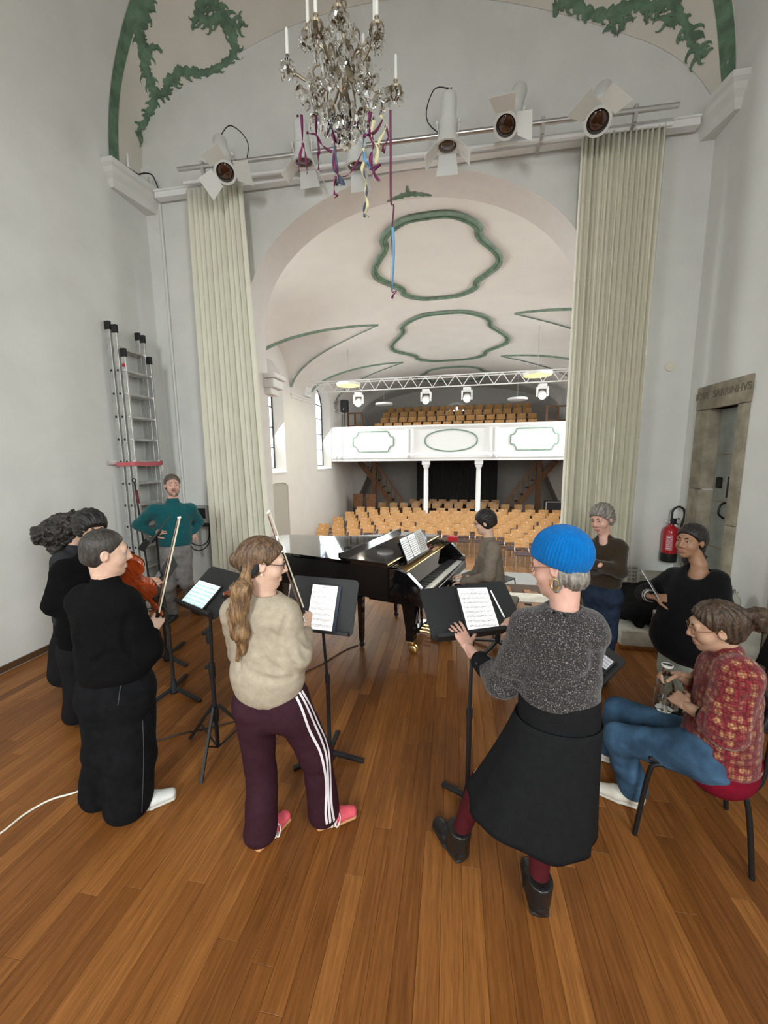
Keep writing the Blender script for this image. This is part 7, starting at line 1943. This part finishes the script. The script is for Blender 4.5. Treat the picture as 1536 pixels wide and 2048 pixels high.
# ---------------------------------------------------------------- seated woman in red
def red():
    p = Pose(2.37); J = p.J
    root = thing('person', 'seated person with glasses and patterned red sweater, holding a glass carafe', 'person', (1.25, 2.12, 0)); loc = Vector(root.location)
    H = head_frame(J(1428, 1252, .0), (-.93, .22, -.26), .05, 1.0); neck = J(1453, 1304, .02)
    j = dict(head=H.c, neck=neck, shL=J(1476, 1350, -.16), shR=J(1432, 1332, .17), elL=J(1448, 1455, -.22), wrL=J(1374, 1412, -.10), elR=J(1404, 1382, .16), wrR=J(1358, 1350, .06), chest=J(1458, 1420, .0), pelvis=J(1440, 1502, .0),
             hipL=J(1420, 1512, -.07), hipR=J(1416, 1492, .12), knL=J(1238, 1478, .0), knR=J(1236, 1420, .32), anL=J(1262, 1614, .06), anR=J(1212, 1545, .36))
    j['anL'][2] = .09; j['anR'][2] = .09
    lengths('red', j)
    hL = hand_prims(j['wrL'], J(1332, 1380, -.02) - j['wrL'], V3((.1, -.95, .2)), 1, .96, (.55, .6, .65, .6), .5, .06)
    hR = hand_prims(j['wrR'], J(1322, 1345, .02) - j['wrR'], V3((-.2, .5, .8)), -1, .94, (.7, .8, .9, .9), .5, .06)
    geo_obj('body', body_geo(j, H, (hL, hR), neck, .052), sk_warm, root); face_parts(H, root); glasses(H, root, mat('horn_frame', (.25, .12, .06), .3))
    side = V3(j['shR']) - V3(j['shL'])
    mr = mat('red_fairisle', (.24, .02, .03), .92, bump=.4, bscale=260, sheen=.2)
    n, l = nodes_of(mr); bs = n['Principled BSDF']; tc = n.new('ShaderNodeTexCoord'); vo = n.new('ShaderNodeTexVoronoi'); vo.inputs['Scale'].default_value = 27; vo.inputs['Randomness'].default_value = .25
    v2 = n.new('ShaderNodeTexVoronoi'); v2.inputs['Scale'].default_value = 88; v2.inputs['Randomness'].default_value = .4
    r = n.new('ShaderNodeValToRGB'); e = r.color_ramp.elements; e[0].position = .20; e[0].color = (.46, .25, .12, 1); e[1].position = .52; e[1].color = (.22, .016, .026, 1)
    r2 = n.new('ShaderNodeValToRGB'); r2.color_ramp.elements[0].position = .30; r2.color_ramp.elements[0].color = (1.1, 1.1, 1.1, 1); r2.color_ramp.elements[1].position = .62; r2.color_ramp.elements[1].color = (.45, .25, .25, 1)
    mx = n.new('ShaderNodeMix'); mx.data_type = 'RGBA'; mx.blend_type = 'MULTIPLY'; mx.inputs['Factor'].default_value = 1
    l.new(tc.outputs['Object'], vo.inputs['Vector']); l.new(tc.outputs['Object'], v2.inputs['Vector']); l.new(vo.outputs['Distance'], r.inputs['Fac']); l.new(v2.outputs['Distance'], r2.inputs['Fac']); l.new(r.outputs[0], mx.inputs['A']); l.new(r2.outputs[0], mx.inputs['B']); l.new(mx.outputs['Result'], bs.inputs['Base Color'])
    cu = j['elL'] * .72 + j['wrL'] * .28
    sw = [L(J(1456, 1385), J(1436, 1500), (.175, .125), (.185, .160), side, .06), L(j['shL'], j['shR'], .068, .068, None, .06), L(J(1455, 1350), neck, (.10, .09), (.066, .064), side, .05), L(j['shL'], j['elL'], .088, .085, None, .05), L(j['elL'], cu, .082, .062, None, .03), L(j['shR'], j['elR'], .08, .07, None, .04), L(j['elR'], j['elR'] * .6 + j['wrR'] * .4, .066, .052, None, .03), CUT(J(1436, 1512), (0, 0, -1))]
    sw += grooves(sw, [[(1425, 1370), (1405, 1410), (1398, 1450)], [(1412, 1450), (1440, 1470), (1480, 1478)], [(1404, 1462), (1436, 1484), (1476, 1490)], [(1420, 1430), (1455, 1448), (1492, 1450)], [(1505, 1390), (1490, 1420), (1498, 1450)], [(1380, 1455), (1400, 1490), (1440, 1505)]], .011)
    soft('sweater', sw, .0095, mr, root, folds(.006, 13, 2.6, 1.8))
    soft('hem_band', [L(J(1437, 1498), J(1435, 1520), (.183, .158), (.176, .155), side, .02)], .0095, cloth_mat('crimson_rib', (.20, .006, .022)), root)
    mb_ = cloth_mat('black_rib', (.010, .010, .011))
    soft('collar', [L(neck - V3((0, 0, .015)), neck + V3((-.004, 0, .020)), (.064, .062), (.060, .058), side, .01), CUT(neck + V3((0, 0, .028)), (0, 0, 1))], .007, mb_, root)
    soft('cuff', [L(j['elL'] * .74 + j['wrL'] * .26, j['elL'] * .66 + j['wrL'] * .34, .060, .056, None, .01)], .007, mb_, root)
    tr = [L(j['hipL'], j['hipR'], .125, .125, None, .05), L(j['hipL'], j['knL'], .108, .078, None, .06), L(j['knL'], j['anL'] + V3((0, 0, .02)), .076, .078, None, .03), L(j['hipR'], j['knR'], .108, .078, None, .06), L(j['knR'], j['anR'] + V3((0, 0, .02)), .076, .078, None, .03), CUT(V3((0, 0, .055)), (0, 0, -1))]
    soft('jeans', tr, .0105, cloth_mat('blue_denim', (.055, .115, .20), var=.35, scale=9, bs=420), root, folds(.007, 13, 1.5, 1.2))
    for an in (j['anL'], j['anR']): shoe(root, an, (-.93, .32), .28, mat('canvas_cream', (.66, .62, .54), .8), mat('rubber_white', (.55, .52, .47), .6), w=.048, sole_h=.03)
    def curls(P): return .008 * wob(P, 70, 1) + .005 * wob(P, 150, 3)
    soft('hair', hair_base(H, .012, -.080) + [L(H.p(0, -.10, .02), H.p(0, -.13, .02), .055, .045, None, .03)], .0055, h_dark, root, strands(H, .006, .7, 2))
    soft('hair_bun', [E(H.p(.0, -.165, .018), H.R, (.055, .05, .052), .02), L(H.p(0, -.17, .03), H.p(.0, -.225, .0), .035, .022, None, .02), L(H.p(0, -.17, .0), H.p(.01, -.19, -.055), .030, .012, None, .02)], .0055, h_dark, root, curls)
    b = MB(); b.bar(Vector(H.p(.055, -.115, .055)) - loc, Vector(H.p(.06, -.13, .025)) - loc, .010, .006, bev=.002); b.bar(Vector(H.p(.050, -.115, .0)) - loc, Vector(H.p(.055, -.14, -.02)) - loc, .006, .004); b.build('hair_clip', mat('clip_pearl', (.8, .78, .74), .2), root)
    c = J(1331, 1368, -.005)
    t = thing('glass_carafe', 'clear glass carafe with a white rim in the hands of the seated person in red', 'carafe', Vector(c) - Vector((0, 0, .14)))
    b = MB(); b.lathe([(.001, .002), (.040, .002), (.046, .010), (.047, .05), (.046, .10), (.036, .145), (.022, .18), (.020, .225), (.024, .245), (.022, .245), (.0185, .225), (.020, .18), (.034, .143), (.0435, .10), (.0445, .05), (.043, .014), (.001, .010)], 22, cap=False); b.build('bottle', m_crys, t, smooth=40)
    b = MB(); b.lathe([(.0235, .236), (.0265, .240), (.0265, .248), (.0225, .250)], 18, cap=False); b.build('rim', mat('rim_white', (.8, .8, .78), .3), t, smooth=40)
    b = MB(); b.lathe([(.001, .012), (.042, .014), (.043, .06), (.001, .0605)], 18, cap=False); b.build('water', mat('water', (.95, 1, 1), .02, trans=1.0, ior=1.33), t, smooth=40)
red()
# ---------------------------------------------------------------- two people at the wall side
def dark_two():
    p = Pose(3.52); J = p.J
    b0 = on_z(190, 1445)
    root = thing('person', 'person with thick black hair and round glasses in a black sweater, behind the violist', 'person', (b0[0], b0[1], 0)); loc = Vector(root.location)
    H = head_frame(J(182, 1056), (.78, -.30, -.22), 0, 1.0); neck = J(176, 1104)
    j = dict(head=H.c, neck=neck, shR=J(130, 1142, -.05), shL=J(206, 1138, .12), elR=J(112, 1208, -.02), wrR=J(175, 1235, .15), elL=J(242, 1195, .12), wrL=J(282, 1170, .05), chest=J(165, 1180), pelvis=J(172, 1290),
             hipR=J(150, 1295), hipL=J(190, 1295, .05), knR=J(162, 1375), knL=J(200, 1375, .05), anR=V3((b0[0] - .12, b0[1] - .02, .09)), anL=V3((b0[0] + .14, b0[1] + .05, .09)))
    lengths('two', j)
    hL = hand_prims(j['wrL'], J(308, 1158, .02) - j['wrL'], V3((-.1, -.4, .9)), 1, 1.0, (.25, .3, .35, .35), .3, .1); hR = hand_prims(j['wrR'], J(195, 1235, .2) - j['wrR'], V3((0, -.3, .9)), -1, 1.0)
    geo_obj('body', body_geo(j, H, (hL, hR), neck, .056, True), sk_warm, root); face_parts(H, root, brow=(.012, .010, .010)); glasses(H, root, m_steel)
    side = V3(j['shL']) - V3(j['shR'])
    sw = [L(J(168, 1160), J(172, 1270), (.185, .13), (.185, .14), side, .06), L(j['shL'], j['shR'], .075, .075, None, .06), L(J(172, 1130), neck, (.10, .08), (.066, .064), side, .05), L(j['shR'], j['elR'], .085, .085, None, .04), L(j['elR'], j['wrR'], .078, .045, None, .03), L(j['shL'], j['elL'], .08, .07, None, .04), L(j['elL'], j['wrL'], .062, .042, None, .03), CUT(J(172, 1288), (0, 0, -1))]
    soft('sweater', sw, .011, cloth_mat('black_knit', (.0035, .0035, .004)), root, folds(.008, 12, .9, 1.4))
    tr = [L(J(172, 1275), J(172, 1300), (.16, .12), (.17, .13), side, .04), L(j['hipL'], j['knL'], .11, .10, None, .05), L(j['knL'], j['anL'], .10, .10, None, .03), L(j['hipR'], j['knR'], .11, .10, None, .05), L(j['knR'], j['anR'], .10, .10, None, .03), CUT(j['anR'] - V3((0, 0, .06)), (0, 0, -1))]
    soft('trousers', tr, .012, cloth_mat('black_cotton', (.011, .011, .013)), root)
    for an in (j['anL'], j['anR']): shoe(root, an, (.8, .3), .28, mat('shoe_dark', (.02, .022, .024), .5), mat('sole_dark', (.015, .015, .015), .6), w=.05)
    soft('hair', hair_base(H, .026, -.070, ears=False, c=.045, back=.006), .006, h_black, root, strands(H, .006, .6, 1))
    p = Pose(4.12); J = p.J; b0 = on_z(152, 1382)
    root = thing('person', 'person with long frizzy dark hair in a charcoal top, hidden behind the two others', 'person', (b0[0], b0[1], 0)); loc = Vector(root.location)
    H = head_frame(J(158, 1056), (.85, .45, -.1), 0, 1.0); neck = J(150, 1098)
    j = dict(head=H.c, neck=neck, shR=J(122, 1122, -.08), shL=J(180, 1118, .1), elR=J(118, 1175), wrR=J(160, 1195, .12), elL=J(205, 1175, .15), wrL=J(210, 1175, .05), chest=J(148, 1150), pelvis=J(150, 1245), hipR=J(136, 1250), hipL=J(168, 1250, .05), knR=J(142, 1318), knL=J(172, 1318), anR=V3((b0[0], b0[1], .09)), anL=V3((b0[0] + .2, b0[1] + .1, .09)))
    lengths('one', j)
    hL = hand_prims(j['wrL'], J(228, 1172, .05) - j['wrL'], V3((-.1, -.4, .9)), 1, .95); hR = hand_prims(j['wrR'], J(172, 1195, .2) - j['wrR'], V3((0, -.3, .9)), -1, .95)
    geo_obj('body', body_geo(j, H, (hL, hR), neck, .052), sk_light, root); face_parts(H, root)
    side = V3(j['shL']) - V3(j['shR'])
    soft('top', [L(J(148, 1140), J(150, 1230), (.17, .12), (.17, .13), side, .06), L(j['shL'], j['shR'], .066, .066, None, .06), L(J(150, 1118), neck, (.10, .08), (.062, .06), side, .05), L(j['shR'], j['elR'], .072, .066, None, .04), L(j['elR'], j['wrR'], .06, .042, None, .03), L(j['shL'], j['elL'], .07, .06, None, .04), L(j['elL'], j['wrL'], .056, .04, None, .03)], .012, cloth_mat('charcoal_cotton', (.035, .036, .040)), root, folds(.007, 12, .5, 1.4))
    soft('skirt', [L(J(150, 1232), J(152, 1335), (.16, .12), (.20, .19), side, .04), CUT(J(152, 1352), (0, 0, -1))], .012, cloth_mat('black_cotton', (.011, .011, .013)), root, folds(.012, 16, 1, .3))
    soft('tights', [L(j['knR'], j['anR'], .055, .04, None, .03), L(j['knL'], j['anL'], .055, .04, None, .03)], .012, cloth_mat('black_cotton', (.011, .011, .013)), root)
    for an in (j['anL'], j['anR']): shoe(root, an, (.8, .3), .26, mat('shoe_dark', (.02, .022, .024), .5), mat('rubber_white', (.55, .52, .47), .6), w=.045)
    def frizz(P): return .018 * wob(P, 55, 1) + .012 * wob(P, 120, 3) + .006 * wob(P, 260, 5)
    soft('hair', [E(H.p(0, -.035, .035), H.R, (.105, .12, .105), .03), L(H.p(0, -.10, .0), H.p(0, -.24, -.06), .105, .085, None, .05), L(H.p(0, -.10, -.03), H.p(-.02, -.17, -.17), .10, .06, None, .05), SUB(E(H.p(0, .115, -.04), H.R, (.07, .06, .10), .02))], .007, hair_mat('hair_frizzy', (.012, .010, .009), (.045, .038, .035)), root, frizz)
dark_two()
# ---------------------------------------------------------------- coat heaped on the stone steps
c = V3((2.02, 4.55, .38))
t = thing('coat', 'black coat heaped on the stone steps behind the person holding a tablet', 'coat', (2.02, 4.55, .2))
soft('cloth', [L((1.92, 4.40, .33), (2.26, 4.75, .48), (.16, .10), (.14, .10), None, .1), L((2.05, 4.38, .30), (2.30, 4.50, .46), .10, .09, None, .08), L((1.90, 4.55, .25), (2.05, 4.85, .40), .09, .12, None, .08), L((1.95, 4.34, .28), (1.98, 4.30, .20), .07, .05, None, .06)], .014, cloth_mat('black_coat', (.010, .010, .011)), t, folds(.03, 9, .4, 1.0))
